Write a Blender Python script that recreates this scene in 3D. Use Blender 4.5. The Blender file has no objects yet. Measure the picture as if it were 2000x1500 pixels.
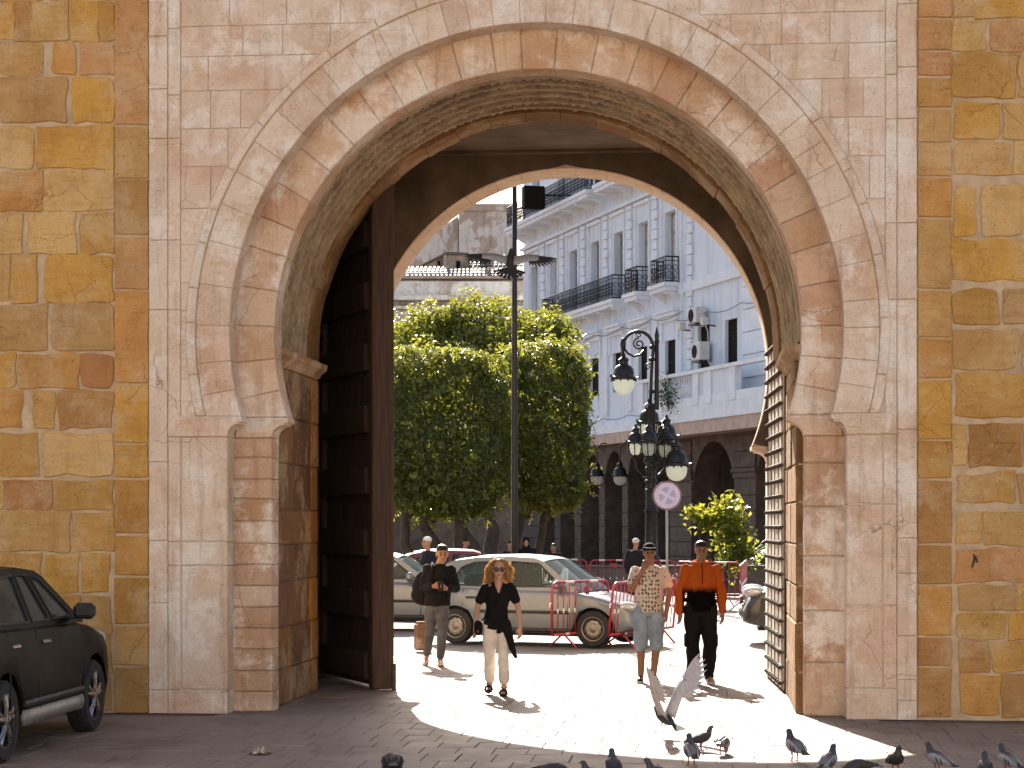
import bpy, bmesh, math, random
import numpy as np
from mathutils import Vector, Matrix, noise as mnoise
from mathutils.geometry import tessellate_polygon
PI = math.pi
R = math.radians
random.seed(7)
scene = bpy.context.scene
COL = scene.collection

# ------------------------------------------------------------------ camera
FPX = 4000.0                       # focal length in photo pixels (photo is 2000 wide)
HY = 1020.0                        # horizon row in the photo
CAMX, CAMY, CAMZ = 1.729, -20.98, 2.0
PSI = math.atan(370.0 / FPX)       # camera turned a little to the left of the gate's axis
cam = bpy.data.cameras.new('camera')
cam.sensor_width = 36.0
cam.lens = 36.0 * FPX / 2000.0
cam.shift_y = (HY - 750.0) / 2000.0
cam.clip_start = 0.1
cam.clip_end = 3000.0
camo = bpy.data.objects.new('camera', cam)
camo.location = (CAMX, CAMY, CAMZ)
camo.rotation_euler = (PI / 2, 0, PSI)
COL.objects.link(camo)
scene.camera = camo

# ------------------------------------------------------------------ light
SUN_EL = R(33.2)
SUN_AZ_VIEW = R(7.5)               # the sun stands behind the gate, a little left of the view axis
az = PSI + SUN_AZ_VIEW             # angle left of +Y
sdir = Vector((-math.sin(az) * math.cos(SUN_EL), math.cos(az) * math.cos(SUN_EL), math.sin(SUN_EL)))
sun = bpy.data.lights.new('sun', 'SUN')
sun.energy = 4.5
sun.angle = R(0.5)
sun.color = (1.0, 0.93, 0.82)
suno = bpy.data.objects.new('sun', sun)
suno.rotation_euler = (-sdir).to_track_quat('-Z', 'Y').to_euler()
suno.location = (0, 0, 40)
COL.objects.link(suno)
world = bpy.data.worlds.new('World')
scene.world = world
world.use_nodes = True
wn = world.node_tree.nodes
wl = world.node_tree.links
wn.clear()
wo = wn.new('ShaderNodeOutputWorld')
bg = wn.new('ShaderNodeBackground')
sky = wn.new('ShaderNodeTexSky')
sky.sky_type = 'NISHITA'
sky.sun_disc = False
sky.sun_elevation = SUN_EL
sky.sun_rotation = -az
sky.altitude = 10
sky.air_density = 1.0
sky.dust_density = 3.5
sky.ozone_density = 1.0
bg.inputs['Strength'].default_value = 0.068
wl.new(sky.outputs[0], bg.inputs[0])
wl.new(bg.outputs[0], wo.inputs[0])
vs = scene.view_settings
vs.view_transform = 'Standard'
vs.look = 'None'
vs.gamma = 1.0
vs.exposure = 1.95
vs.use_curve_mapping = False

# ------------------------------------------------------------------ placement helpers
_f = Vector((-math.sin(PSI), math.cos(PSI), 0))
_r = Vector((math.cos(PSI), math.sin(PSI), 0))
CAM = Vector((CAMX, CAMY, CAMZ))
def pv(u, d, z=0.0):
    """point seen in photo column u at distance d along the view axis and height z"""
    p = CAM + _f * d + _r * ((u - 1000.0) / FPX * d)
    return Vector((p.x, p.y, z))
def gd(v):
    return FPX * CAMZ / (v - HY)
def gp(u, v):
    """ground point seen at photo pixel u, v"""
    return pv(u, gd(v), 0.0)
def zat(v, d):
    return CAMZ - (v - HY) * d / FPX
def W(u, v, Y=0.0):
    """x, z on the plane y = Y of the gate seen at photo pixel u, v"""
    q = _f + _r * ((u - 1000.0) / FPX) + Vector((0, 0, -(v - HY) / FPX))
    t = (Y - CAMY) / q.y
    p = CAM + q * t
    return (p.x, p.z)
VIEW_ROT = PSI                      # local X = picture right, local Y = away from the camera

# ------------------------------------------------------------------ mesh helpers
class MB:
    def __init__(s):
        s.v = []; s.f = []
    def add(s, vs_, fs, M=None):
        o = len(s.v)
        if M is not None:
            vs_ = [tuple(M @ Vector(p)) for p in vs_]
        s.v.extend([tuple(p) for p in vs_])
        s.f.extend([tuple(i + o for i in f) for f in fs])
        return s
    def box(s, c, d, M=None, rz=0.0):
        x, y, z = d[0] / 2, d[1] / 2, d[2] / 2
        vs_ = [(-x, -y, -z), (x, -y, -z), (x, y, -z), (-x, y, -z), (-x, -y, z), (x, -y, z), (x, y, z), (-x, y, z)]
        if rz:
            cr, sr = math.cos(rz), math.sin(rz)
            vs_ = [(a * cr - b * sr, a * sr + b * cr, e) for a, b, e in vs_]
        vs_ = [(a + c[0], b + c[1], e + c[2]) for a, b, e in vs_]
        return s.add(vs_, [(0, 3, 2, 1), (4, 5, 6, 7), (0, 1, 5, 4), (1, 2, 6, 5), (2, 3, 7, 6), (3, 0, 4, 7)], M)
    def cbox(s, c, d, ch=0.01, M=None):
        """box with chamfered edges (24 verts)"""
        h = [d[i] / 2 for i in range(3)]
        ch = min(ch, min(h) * 0.6)
        bm = bmesh.new()
        bmesh.ops.create_cube(bm, size=1.0)
        for v in bm.verts:
            v.co = Vector((v.co.x * d[0], v.co.y * d[1], v.co.z * d[2]))
        bmesh.ops.bevel(bm, geom=list(bm.edges), offset=ch, segments=1, affect='EDGES', profile=0.5)
        bm.verts.index_update()
        vs_ = [(v.co.x + c[0], v.co.y + c[1], v.co.z + c[2]) for v in bm.verts]
        fs = [tuple(v.index for v in f.verts) for f in bm.faces]
        bm.free()
        return s.add(vs_, fs, M)
    def prism(s, poly, y0, y1, M=None):
        """poly of (x, z) extruded from y0 to y1"""
        n = len(poly)
        vs_ = [(p[0], y0, p[1]) for p in poly] + [(p[0], y1, p[1]) for p in poly]
        fs = [tuple(range(n)), tuple(range(2 * n - 1, n - 1, -1))]
        for i in range(n):
            j = (i + 1) % n
            fs.append((i, i + n, j + n, j))
        return s.add(vs_, fs, M)
    def tube(s, path, rad, n=8, M=None, cap=True, sy=None, ref=None):
        """tube along path; rad number / list; sy = list of second radii (elliptic)"""
        path = [Vector(p) for p in path]
        m = len(path)
        if not hasattr(rad, '__len__'): rad = [rad] * m
        if sy is None: sy = rad
        vs_ = []; fs = []
        up = Vector(ref) if ref else None
        prev = None
        for i, p in enumerate(path):
            t = (path[min(i + 1, m - 1)] - path[max(i - 1, 0)])
            if t.length < 1e-9: t = Vector((0, 0, 1))
            t.normalize()
            if up is not None:
                a = up - t * up.dot(t)
            elif prev is None:
                a = Vector((1, 0, 0)) if abs(t.x) < 0.9 else Vector((0, 1, 0))
                a = a - t * a.dot(t)
            else:
                a = prev - t * prev.dot(t)
            if a.length < 1e-6: a = t.orthogonal()
            a.normalize(); b = t.cross(a); prev = a
            for k in range(n):
                an = 2 * PI * k / n
                vs_.append(tuple(p + a * (math.cos(an) * rad[i]) + b * (math.sin(an) * sy[i])))
        for i in range(m - 1):
            for k in range(n):
                k2 = (k + 1) % n
                fs.append((i * n + k, i * n + k2, (i + 1) * n + k2, (i + 1) * n + k))
        if cap:
            fs.append(tuple(range(n - 1, -1, -1)))
            fs.append(tuple((m - 1) * n + k for k in range(n)))
        return s.add(vs_, fs, M)
    def lathe(s, prof, n=16, M=None, cap=True):
        """prof of (r, z) about z"""
        m = len(prof)
        vs_ = []; fs = []
        for r_, z in prof:
            for k in range(n):
                a = 2 * PI * k / n
                vs_.append((r_ * math.cos(a), r_ * math.sin(a), z))
        for i in range(m - 1):
            for k in range(n):
                k2 = (k + 1) % n
                fs.append((i * n + k, i * n + k2, (i + 1) * n + k2, (i + 1) * n + k))
        if cap:
            fs.append(tuple(range(n - 1, -1, -1)))
            fs.append(tuple((m - 1) * n + k for k in range(n)))
        return s.add(vs_, fs, M)
    def ell(s, c, r, nu=12, nv=8, M=None):
        """ellipsoid"""
        vs_ = [(c[0], c[1], c[2] - r[2])]
        for j in range(1, nv):
            ph = -PI / 2 + PI * j / nv
            for k in range(nu):
                a = 2 * PI * k / nu
                vs_.append((c[0] + r[0] * math.cos(ph) * math.cos(a), c[1] + r[1] * math.cos(ph) * math.sin(a), c[2] + r[2] * math.sin(ph)))
        vs_.append((c[0], c[1], c[2] + r[2]))
        fs = []
        for k in range(nu):
            fs.append((0, 1 + (k + 1) % nu, 1 + k))
        for j in range(nv - 2):
            for k in range(nu):
                a = 1 + j * nu + k; b = 1 + j * nu + (k + 1) % nu
                fs.append((a, b, b + nu, a + nu))
        e = len(vs_) - 1
        o = 1 + (nv - 2) * nu
        for k in range(nu):
            fs.append((o + k, o + (k + 1) % nu, e))
        return s.add(vs_, fs, M)
    def cone(s, p0, r0, p1, r1, n=12, M=None):
        """capsule with two radii"""
        p0 = Vector(p0); p1 = Vector(p1)
        t = (p1 - p0); L = t.length
        t = t / L if L > 1e-9 else Vector((0, 0, 1))
        path = []; rad = []
        for a in (-80, -50, -20):
            path.append(p0 + t * (r0 * math.sin(R(a)))); rad.append(r0 * math.cos(R(a)))
        for k in range(1, 4):
            path.append(p0.lerp(p1, k / 4.0)); rad.append(r0 + (r1 - r0) * k / 4.0)
        for a in (20, 50, 80):
            path.append(p1 + t * (r1 * math.sin(R(a)))); rad.append(r1 * math.cos(R(a)))
        # keep the path monotone
        out = [(path[0], rad[0])]
        for p, q in zip(path[1:], rad[1:]):
            if (p - out[-1][0]).dot(t) > 1e-5: out.append((p, q))
        return s.tube([o_[0] for o_ in out], [o_[1] for o_ in out], n, M)
    def build(s, name, mat=None, parent=None, smooth=False, sharp=None, color=None):
        me = bpy.data.meshes.new(name)
        me.from_pydata(s.v, [], s.f)
        return link(name, me, mat, parent, smooth, sharp, color)

def link(name, me, mat=None, parent=None, smooth=False, sharp=None, color=None):
    if mat is not None and len(me.materials) == 0: me.materials.append(mat)
    if smooth or sharp:
        me.polygons.foreach_set('use_smooth', [True] * len(me.polygons))
        if sharp: me.set_sharp_from_angle(angle=R(sharp))
    o = bpy.data.objects.new(name, me)
    COL.objects.link(o)
    if parent is not None: o.parent = parent
    if color is not None: o.color = (color[0], color[1], color[2], 1.0)
    return o

def tag(o, label=None, cat=None, group=None, kind=None):
    if label: o['label'] = label
    if cat: o['category'] = cat
    if group: o['group'] = group
    if kind: o['kind'] = kind
    return o

def thing(name, label, cat, loc=(0, 0, 0), rz=0.0, group=None):
    o = bpy.data.objects.new(name, None)
    o.empty_display_size = 0.2
    COL.objects.link(o)
    o.location = loc
    o.rotation_euler = (0, 0, rz)
    return tag(o, label, cat, group)

def copy_tree(o, parent=None):
    c = o.copy()
    COL.objects.link(c)
    c.parent = parent
    for ch in list(o.children):
        copy_tree(ch, c)
    return c

# ------------------------------------------------------------------ materials
def lin(c):
    """sRGB 0-255 triple to linear"""
    return tuple(((x / 255.0) / 12.92 if x / 255.0 <= 0.04045 else ((x / 255.0 + 0.055) / 1.055) ** 2.4) for x in c)
class NT:
    def __init__(s, name):
        s.m = bpy.data.materials.new(name)
        s.m.use_nodes = True
        s.n = s.m.node_tree.nodes; s.l = s.m.node_tree.links
        s.n.clear()
        s.out = s.n.new('ShaderNodeOutputMaterial')
        s.b = s.n.new('ShaderNodeBsdfPrincipled')
        s.l.new(s.b.outputs[0], s.out.inputs[0])
    def nd(s, t, **k):
        n = s.n.new(t)
        for a, b in k.items(): setattr(n, a, b)
        return n
    def set(s, sock, val):
        if hasattr(val, 'is_output'): s.l.new(val, sock)
        else: sock.default_value = val
    def pos(s):
        return s.nd('ShaderNodeNewGeometry').outputs['Position']
    def obj(s):
        return s.nd('ShaderNodeTexCoord').outputs['Object']
    def scale(s, vec, sc):
        m = s.nd('ShaderNodeMapping')
        s.l.new(vec, m.inputs[0]); m.inputs['Scale'].default_value = sc
        return m.outputs[0]
    def noise(s, vec, sc, detail=4, rough=0.55, dist=0.0, col=False):
        n = s.nd('ShaderNodeTexNoise')
        s.l.new(vec, n.inputs['Vector']); n.inputs['Scale'].default_value = sc
        n.inputs['Detail'].default_value = detail; n.inputs['Roughness'].default_value = rough
        n.inputs['Distortion'].default_value = dist
        return n.outputs['Color' if col else 0]
    def vor(s, vec, sc, feature='F1', out=0):
        n = s.nd('ShaderNodeTexVoronoi', feature=feature)
        s.l.new(vec, n.inputs['Vector']); n.inputs['Scale'].default_value = sc
        return n.outputs[out]
    def ramp(s, fac, stops):
        r_ = s.nd('ShaderNodeValToRGB')
        s.l.new(fac, r_.inputs[0])
        e = r_.color_ramp.elements
        while len(e) < len(stops): e.new(0.5)
        for i, (p, c) in enumerate(stops):
            e[i].position = p
            e[i].color = (c, c, c, 1) if not hasattr(c, '__len__') else (c[0], c[1], c[2], 1)
        return r_.outputs[0]
    def mix(s, a, b, fac, mode='MIX'):
        m = s.nd('ShaderNodeMixRGB', blend_type=mode)
        s.set(m.inputs[0], fac)
        for i, q in ((1, a), (2, b)):
            if hasattr(q, 'is_output'): s.l.new(q, m.inputs[i])
            else: m.inputs[i].default_value = (q[0], q[1], q[2], 1)
        return m.outputs[0]
    def math(s, a, b, op='MULTIPLY'):
        m = s.nd('ShaderNodeMath', operation=op)
        s.set(m.inputs[0], a); s.set(m.inputs[1], b)
        return m.outputs[0]
    def bump(s, h, strength=0.3, dist=0.02, normal=None):
        b = s.nd('ShaderNodeBump')
        b.inputs['Strength'].default_value = strength; b.inputs['Distance'].default_value = dist
        s.l.new(h, b.inputs['Height'])
        if normal is not None: s.l.new(normal, b.inputs['Normal'])
        return b.outputs[0]
    def done(s, base=None, rough=None, normal=None, metal=None, **kw):
        if base is not None: s.set(s.b.inputs['Base Color'], base if hasattr(base, 'is_output') else (*base, 1))
        if rough is not None: s.set(s.b.inputs['Roughness'], rough)
        if metal is not None: s.set(s.b.inputs['Metallic'], metal)
        if normal is not None: s.l.new(normal, s.b.inputs['Normal'])
        for k, v in kw.items(): s.set(s.b.inputs[k], v)
        return s.m

def plain(name, c, rough=0.7, metal=0.0, var=0.25, sc=6.0, bump=0.15, bsc=60.0, local=True, **kw):
    t = NT(name)
    p = t.obj() if local else t.pos()
    n = t.noise(p, sc, 5, 0.6)
    lo = tuple(x * (1 - var) for x in c); hi = tuple(min(1, x * (1 + var)) for x in c)
    base = t.ramp(n, [(0.3, lo), (0.7, hi)])
    rr = t.ramp(t.noise(p, sc * 2.3, 3), [(0.3, max(0.02, rough - 0.12)), (0.7, min(1, rough + 0.1))])
    nm = t.bump(t.noise(p, bsc, 4), bump, 0.01) if bump else None
    return t.done(base, rr, nm, metal, **kw)

def stone_mat(name, blotch, pale, pits=0.5, bump=0.55, amount=0.6, dirt=0.5, palek=0.45, bed=0.3):
    """natural stone: the piece's own colour (object colour) with blotches, bleached patches, pits"""
    t = NT(name)
    p = t.pos()
    oi = t.nd('ShaderNodeObjectInfo')
    base = oi.outputs['Color']
    n1 = t.noise(p, 1.25, 8, 0.72, 0.12)
    n2 = t.noise(p, 9.0, 6, 0.7, 0.2)
    n3 = t.noise(p, 60.0, 4, 0.7)
    pt = t.vor(p, 34.0)
    pm_ = t.ramp(t.noise(p, 4.5, 3, 0.5), [(0.45, 0.0), (0.65, 1.0)])
    c1 = t.mix(base, blotch, t.math(t.ramp(n1, [(0.46, 0.0), (0.62, 1.0)]), amount), 'MULTIPLY')
    c2 = t.mix(c1, pale, t.math(t.ramp(t.noise(p, 1.5, 8, 0.72, 0.1), [(0.50, 0.0), (0.60, 1.0)]), palek))
    sp = t.math(t.ramp(n3, [(0.30, 1.0), (0.44, 0.0)]), 0.5)
    c3 = t.mix(c2, (0.30, 0.20, 0.13), sp, 'MULTIPLY')
    pit = t.math(t.ramp(pt, [(0.10, 1.0), (0.28, 0.0)]), pm_)
    c4 = t.mix(c3, (0.25, 0.16, 0.11), t.math(pit, pits), 'MULTIPLY')
    # rain-washed dirt: streaks stretched down the face
    st = t.noise(t.scale(p, (7, 7, 0.8)), 1.0, 5, 0.65)
    c5 = t.mix(c4, (0.50, 0.38, 0.30), t.math(t.ramp(st, [(0.54, 0.0), (0.74, 1.0)]), dirt), 'MULTIPLY')
    # fine cracks, and bedding of the stone
    wp = t.mix(p, t.noise(p, 3.0, 4, 0.6, col=True), 0.12)
    ck = t.ramp(t.vor(wp, 1.9, 'DISTANCE_TO_EDGE'), [(0.0, 1.0), (0.008, 0.0)])
    ckm = t.ramp(t.noise(p, 0.9, 3, 0.5), [(0.52, 0.0), (0.60, 1.0)])
    c5 = t.mix(c5, (0.38, 0.27, 0.20), t.math(t.math(ck, ckm), 0.75), 'MULTIPLY')
    bd = t.noise(t.scale(p, (3.0, 3.0, 22.0)), 1.0, 5, 0.65)
    c5 = t.mix(c5, (0.72, 0.62, 0.52), t.math(t.ramp(bd, [(0.5, 0.0), (0.75, 1.0)]), bed), 'MULTIPLY')
    h = t.mix(n2, n3, 0.4)
    h2 = t.mix(h, (0, 0, 0), t.math(pit, 0.8))
    return t.done(c5, 0.9, t.bump(h2, bump, 0.03), **{'Specular IOR Level': 0.25})

M = {}
M['ashlar'] = stone_mat('golden_sandstone', (0.74, 0.66, 0.54), (0.62, 0.485, 0.30), 0.4, 1.0, 0.7, 0.35, 0.4, 0.6)
M['lime'] = stone_mat('pale_limestone', (0.84, 0.72, 0.62), (0.82, 0.765, 0.68), 0.5, 0.7, 0.9, 0.6, 0.75)
M['lime_smooth'] = stone_mat('worn_limestone', (0.85, 0.68, 0.56), (0.72, 0.62, 0.50), 0.5, 0.35, 0.6, 0.4)
M['mortar'] = plain('lime_mortar', (0.50, 0.375, 0.24), 0.95, 0, 0.22, 5.0, 0.6, 35.0, False)
M['mortar_pale'] = plain('pale_lime_mortar', (0.54, 0.44, 0.34), 0.95, 0, 0.25, 5.0, 0.6, 35.0, False)
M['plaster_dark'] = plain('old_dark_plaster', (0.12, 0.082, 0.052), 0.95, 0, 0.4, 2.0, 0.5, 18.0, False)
M['carved'] = plain('carved_stucco', (0.37, 0.28, 0.18), 0.95, 0, 0.4, 4.0, 0.8, 45.0, False)
M['iron'] = plain('black_iron', (0.012, 0.010, 0.010), 0.45, 0.0, 0.3, 8.0, 0.2, 60.0, True, **{'Specular IOR Level': 0.35})
M['rubber'] = plain('tyre_rubber', (0.02, 0.02, 0.02), 0.85, 0, 0.3, 8.0, 0.3, 80.0)
# ================================================================== the gate
ZC = 3.97; RB = 3.63; RO = 3.526; R1 = 3.168; R2 = 2.76
ZS = 3.105; ZI = 2.895; JA = 3.19; JB = 2.78; JC = 2.84
Y2 = 0.30; Y3 = 3.05; Y4 = 5.27; Y5 = 5.97; R4 = 2.57; ZS4 = 2.98; JD = 2.56
GH = 12.5; GW = 9.0; CEIL = 6.757  # height and flank width stretched out of view to lengthen the gate's shade
XL0, XL1, XL2 = W(291, 700)[0], W(328, 700)[0], W(353, 700)[0]
XR0, XR1, XR2 = W(1791, 700)[0], W(1752, 700)[0], W(1729, 700)[0]

gate = thing('city_gate', 'old stone city gate with wide horseshoe arch and golden masonry flanks', 'gate')

def soften(c, m=(188, 154, 100), k=0.5):
    return tuple(a * (1 - k) + b * k for a, b in zip(c, m))
def jit(c, a=0.10):
    k = 1 + random.uniform(-a, a)
    return tuple(max(0.01, x * k * (1 + random.uniform(-a * 0.35, a * 0.35))) for x in c)
def sc(c, k):
    l = lin(c)
    return tuple(x * k for x in l)

def resample(poly, step):
    out = []
    n = len(poly)
    for i in range(n):
        a = poly[i]; b = poly[(i + 1) % n]
        L = math.hypot(b[0] - a[0], b[1] - a[1])
        k = max(1, int(L / step))
        for j in range(k):
            t = j / k
            out.append((a[0] + (b[0] - a[0]) * t, a[1] + (b[1] - a[1]) * t))
    return out
def area(poly):
    return 0.5 * sum(poly[i][0] * poly[(i + 1) % len(poly)][1] - poly[(i + 1) % len(poly)][0] * poly[i][1] for i in range(len(poly)))
def inset(poly, d):
    n = len(poly); out = []
    for i in range(n):
        p0 = poly[i - 1]; p = poly[i]; p1 = poly[(i + 1) % n]
        e0 = (p[0] - p0[0], p[1] - p0[1]); e1 = (p1[0] - p[0], p1[1] - p[1])
        l0 = math.hypot(*e0) or 1; l1 = math.hypot(*e1) or 1
        nx = -e0[1] / l0 - e1[1] / l1; nz = e0[0] / l0 + e1[0] / l1
        L = math.hypot(nx, nz) or 1
        k = min(1.6, 2.0 / max(L, 0.8))
        out.append((p[0] + nx / L * d * k, p[1] + nz / L * d * k))
    return out
def stone(name, poly, yf, depth, ch, mat, parent, color, rough=0.0, step=None, round_=0.0):
    """one block: irregular outline, chamfered worn edge, real depth"""
    if area(poly) < 0: poly = poly[::-1]
    if round_ > 0:
        q = []
        n = len(poly)
        for i in range(n):
            p0 = poly[i - 1]; p = poly[i]; p1 = poly[(i + 1) % n]
            rr = round_ * random.uniform(0.5, 1.4)
            ab_ = []
            for o in (p0, p1):
                L = math.hypot(o[0] - p[0], o[1] - p[1]) or 1
                f = min(0.4, rr / L)
                ab_.append((p[0] + (o[0] - p[0]) * f, p[1] + (o[1] - p[1]) * f))
            for k in range(5):
                s_ = k / 4
                q.append(tuple(ab_[0][d_] * (1 - s_) ** 2 + 2 * p[d_] * s_ * (1 - s_) + ab_[1][d_] * s_ ** 2 for d_ in (0, 1)))
        poly = q
    if step: poly = resample(poly, step)
    if rough:
        sd = random.uniform(0, 100)
        poly = [(x + mnoise.noise((x * 5, z * 5, sd)) * rough, z + mnoise.noise((x * 5, z * 5, sd + 50)) * rough) for x, z in poly]
    n = len(poly)
    fr = inset(poly, ch)
    v = [(x, yf + mnoise.noise((x * 3, z * 3, 7.7)) * min(0.004, ch * 0.3), z) for x, z in fr] + [(x, yf + ch * 0.9, z) for x, z in poly] + [(x, yf + depth, z) for x, z in poly]
    f = [tuple(range(n))]
    for a in (0, n):
        for i in range(n):
            j = (i + 1) % n
            f.append((a + i, a + n + i, a + n + j, a + j))
    me = bpy.data.meshes.new(name)
    me.from_pydata(v, [], f)
    return link(name, me, mat, parent, color=color)

# ---- cores (the mortar bed behind the blocks)
def sheet(mb, y, ho, x0, x1, z0, z1, n=160):
    """upright sheet at y between x0 and x1 with an opening of half width ho(z)"""
    zs = [z0 + (z1 - z0) * i / n for i in range(n + 1)]
    o = len(mb.v)
    for z in zs:
        h = max(0.0, ho(z))
        mb.v += [(x0, y, z), (-h, y, z), (h, y, z), (x1, y, z)]
    for i in range(n):
        a = o + i * 4; b = a + 4
        mb.f.append((a, a + 1, b + 1, b))
        mb.f.append((a + 2, a + 3, b + 3, b + 2))
def horse(Rr, zs, zi, jam, m=0.0):
    def ho(z):
        if z >= ZC + Rr + m: return 0.0
        if z >= zs: return math.sqrt(max(0, (Rr + m) ** 2 - (z - ZC) ** 2))
        return jam + m
    return ho
mb = MB()
sheet(mb, 0.012, horse(R1, ZS, ZI, JA, 0.02), XL0, XR0, 0, GH)
sheet(mb, Y2 + 0.03, horse(R2, ZS, ZI, JB, 0.02), XL0, XR0, 0, 7.6)
core = mb.build('portal_wall', M['mortar_pale'], gate)
flL = MB().box(((-GW + XL0) / 2, (0.02 + Y5) / 2, GH / 2), (GW + XL0, Y5 - 0.02, GH)).build('flank_wall', M['mortar'], gate)
flR = MB().box(((GW + XR0) / 2, (0.02 + Y5) / 2, GH / 2), (GW - XR0, Y5 - 0.02, GH)).build('flank_wall', M['mortar'], gate)

# ---- flank masonry, stone by stone: (row top, row bottom, [(left, right, colour)])
GOLD = (204, 152, 58); DGOLD = (176, 122, 48); TAN = (190, 150, 92); CREAM = (212, 176, 118); GREY = (166, 128, 86)
OCH = (190, 132, 66); BRN = (150, 104, 58); PINK = (186, 132, 92); RED = (150, 92, 58); OLV = (184, 138, 66)
LEFT = [
 (-75, 0, [(0, 90, TAN), (98, 222, CREAM)]),
 (5, 78, [(0, 26, GOLD), (29, 60, BRN), (64, 130, TAN), (140, 190, GOLD), (193, 221, DGOLD)]),
 (83, 145, [(0, 82, TAN), (104, 146, OCH), (157, 221, PINK)]),
 (151, 237, [(0, 129, GREY), (141, 221, GOLD)]),
 (247, 327, [(0, 62, CREAM), (73, 220, GOLD)]),
 (333, 410, [(0, 80, OCH), (84, 221, CREAM)]),
 (417, 494, [(0, 41, CREAM), (56, 145, CREAM), (157, 221, OLV)]),
 (501, 589, [(0, 18, TAN), (23, 71, OLV), (88, 218, GOLD)]),
 (597, 684, [(0, 90, GREY), (103, 218, GREY)]),
 (693, 757, [(0, 28, GOLD), (36, 152, OCH), (160, 219, RED)]),
 (764, 835, [(0, 40, OCH), (65, 106, TAN), (114, 218, BRN)]),
 (846, 929, [(0, 72, OLV), (86, 218, CREAM)]),
 (940, 995, [(-30, 6, TAN), (11, 100, RED), (106, 219, OLV)]),
 (1000, 1074, [(0, 134, TAN), (141, 221, OLV)]),
 (1084, 1156, [(0, 80, OLV), (88, 150, GOLD), (160, 209, GOLD)]),
 (1166, 1236, [(0, 80, TAN), (86, 155, OCH), (164, 215, TAN)]),
 (1243, 1312, [(0, 110, TAN), (118, 215, BRN)]),
 (1319, 1396, [(0, 70, BRN), (78, 215, BRN)]),
]
RIGHT = [
 (-75, -8, [(1864, 1940, TAN), (1950, 2000, GOLD)]),
 (0, 33, [(1862, 1898, TAN), (1904, 2000, GOLD)]),
 (39, 98, [(1862, 1922, CREAM), (1936, 2000, PINK)]),
 (106, 188, [(1862, 1985, OLV), (1991, 2030, TAN)]),
 (204, 270, [(1862, 1950, GOLD), (1962, 2000, TAN)]),
 (279, 340, [(1862, 1975, TAN), (1982, 2030, CREAM)]),
 (362, 458, [(1866, 1904, GOLD), (1919, 2000, CREAM)]),
 (469, 547, [(1862, 2000, GOLD)]),
 (567, 632, [(1864, 1948, OLV), (1962, 2000, GREY)]),
 (646, 721, [(1864, 1990, TAN)]),
 (731, 814, [(1868, 2000, OLV)]),
 (830, 910, [(1866, 1888, CREAM), (1893, 1994, BRN)]),
 (926, 980, [(1870, 1981, OLV), (1989, 2030, GREY)]),
 (1000, 1062, [(1870, 1915, TAN), (1922, 2000, TAN)]),
 (1073, 1135, [(1870, 2000, PINK)]),
 (1143, 1191, [(1872, 1983, GREY), (1986, 2020, GOLD)]),
 (1198, 1247, [(1872, 1961, OLV), (1972, 2020, GOLD)]),
 (1253, 1312, [(1876, 1929, BRN), (1936, 2000, OLV)]),
 (1319, 1397, [(1876, 1951, OCH), (1956, 2000, BRN)]),
]
QL = [(-60, 243, PINK), (247, 348, TAN), (350, 458, BRN), (462, 564, PINK), (568, 747, OCH), (750, 864, GOLD), (868, 932, GOLD), (936, 1041, DGOLD),
      (1046, 1123, DGOLD), (1127, 1218, DGOLD), (1222, 1299, TAN), (1302, 1397, BRN)]
QR = [(-60, 33, PINK), (37, 97, PINK), (101, 147, PINK), (152, 209, OCH), (213, 277, TAN), (281, 343, TAN), (347, 423, OCH), (427, 563, TAN), (567, 658, TAN),
      (661, 738, OCH), (742, 857, GOLD), (860, 934, DGOLD), (938, 1061, BRN), (1064, 1141, BRN), (1145, 1241, OCH), (1245, 1300, RED), (1304, 1399, BRN)]
KF = 1.12
def wallstone(u0, v0, u1, v1, colr, parent, rnd=0.03, rg=0.02, yf=None):
    if rnd > 0.01: u0, v0, u1, v1 = u0 - 2.2, v0 - 2.0, u1 + 2.2, v1 + 2.0
    p = [W(u0, v1), W(u1, v1), W(u1, v0), W(u0, v0)]
    p = [(x, max(0.005, z)) for x, z in p]
    stone('stone', p, random.uniform(-0.006, 0.006) if yf is None else yf, 0.06, 0.008, M['ashlar'], parent, jit(sc(soften(colr), KF), 0.05), rg, 0.11, rnd)
PAL = [GOLD, TAN, CREAM, GREY, OCH, OLV, TAN, PINK]
for v0, v1, lst in LEFT:
    u = -8
    while u > -170:
        w = random.randint(60, 130)
        wallstone(u - w, v0, u, v1, random.choice(PAL), flL); u -= w + 9
    for u0, u1, c in lst: wallstone(u0, v0, u1, v1, c, flL, random.choice([0.015, 0.03, 0.06]), 0.04)
for v0, v1, lst in RIGHT:
    u = max(b for a, b, c in lst) + 8
    while u < 2170:
        w = random.randint(60, 130)
        wallstone(u, v0, u + w, v1, random.choice(PAL), flR); u += w + 9
    for u0, u1, c in lst: wallstone(u0, v0, u1, v1, c, flR, 0.09 if u1 == 1904 else random.choice([0.015, 0.03, 0.06]), 0.04)
for v0, v1, c in QL: wallstone(224, v0 + 1, 289.5, v1, c, flL, 0.008, 0.010, -0.004)
for v0, v1, c in QR: wallstone(1793, v0 + 1, 1858, v1, c, flR, 0.008, 0.010, -0.004)

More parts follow.
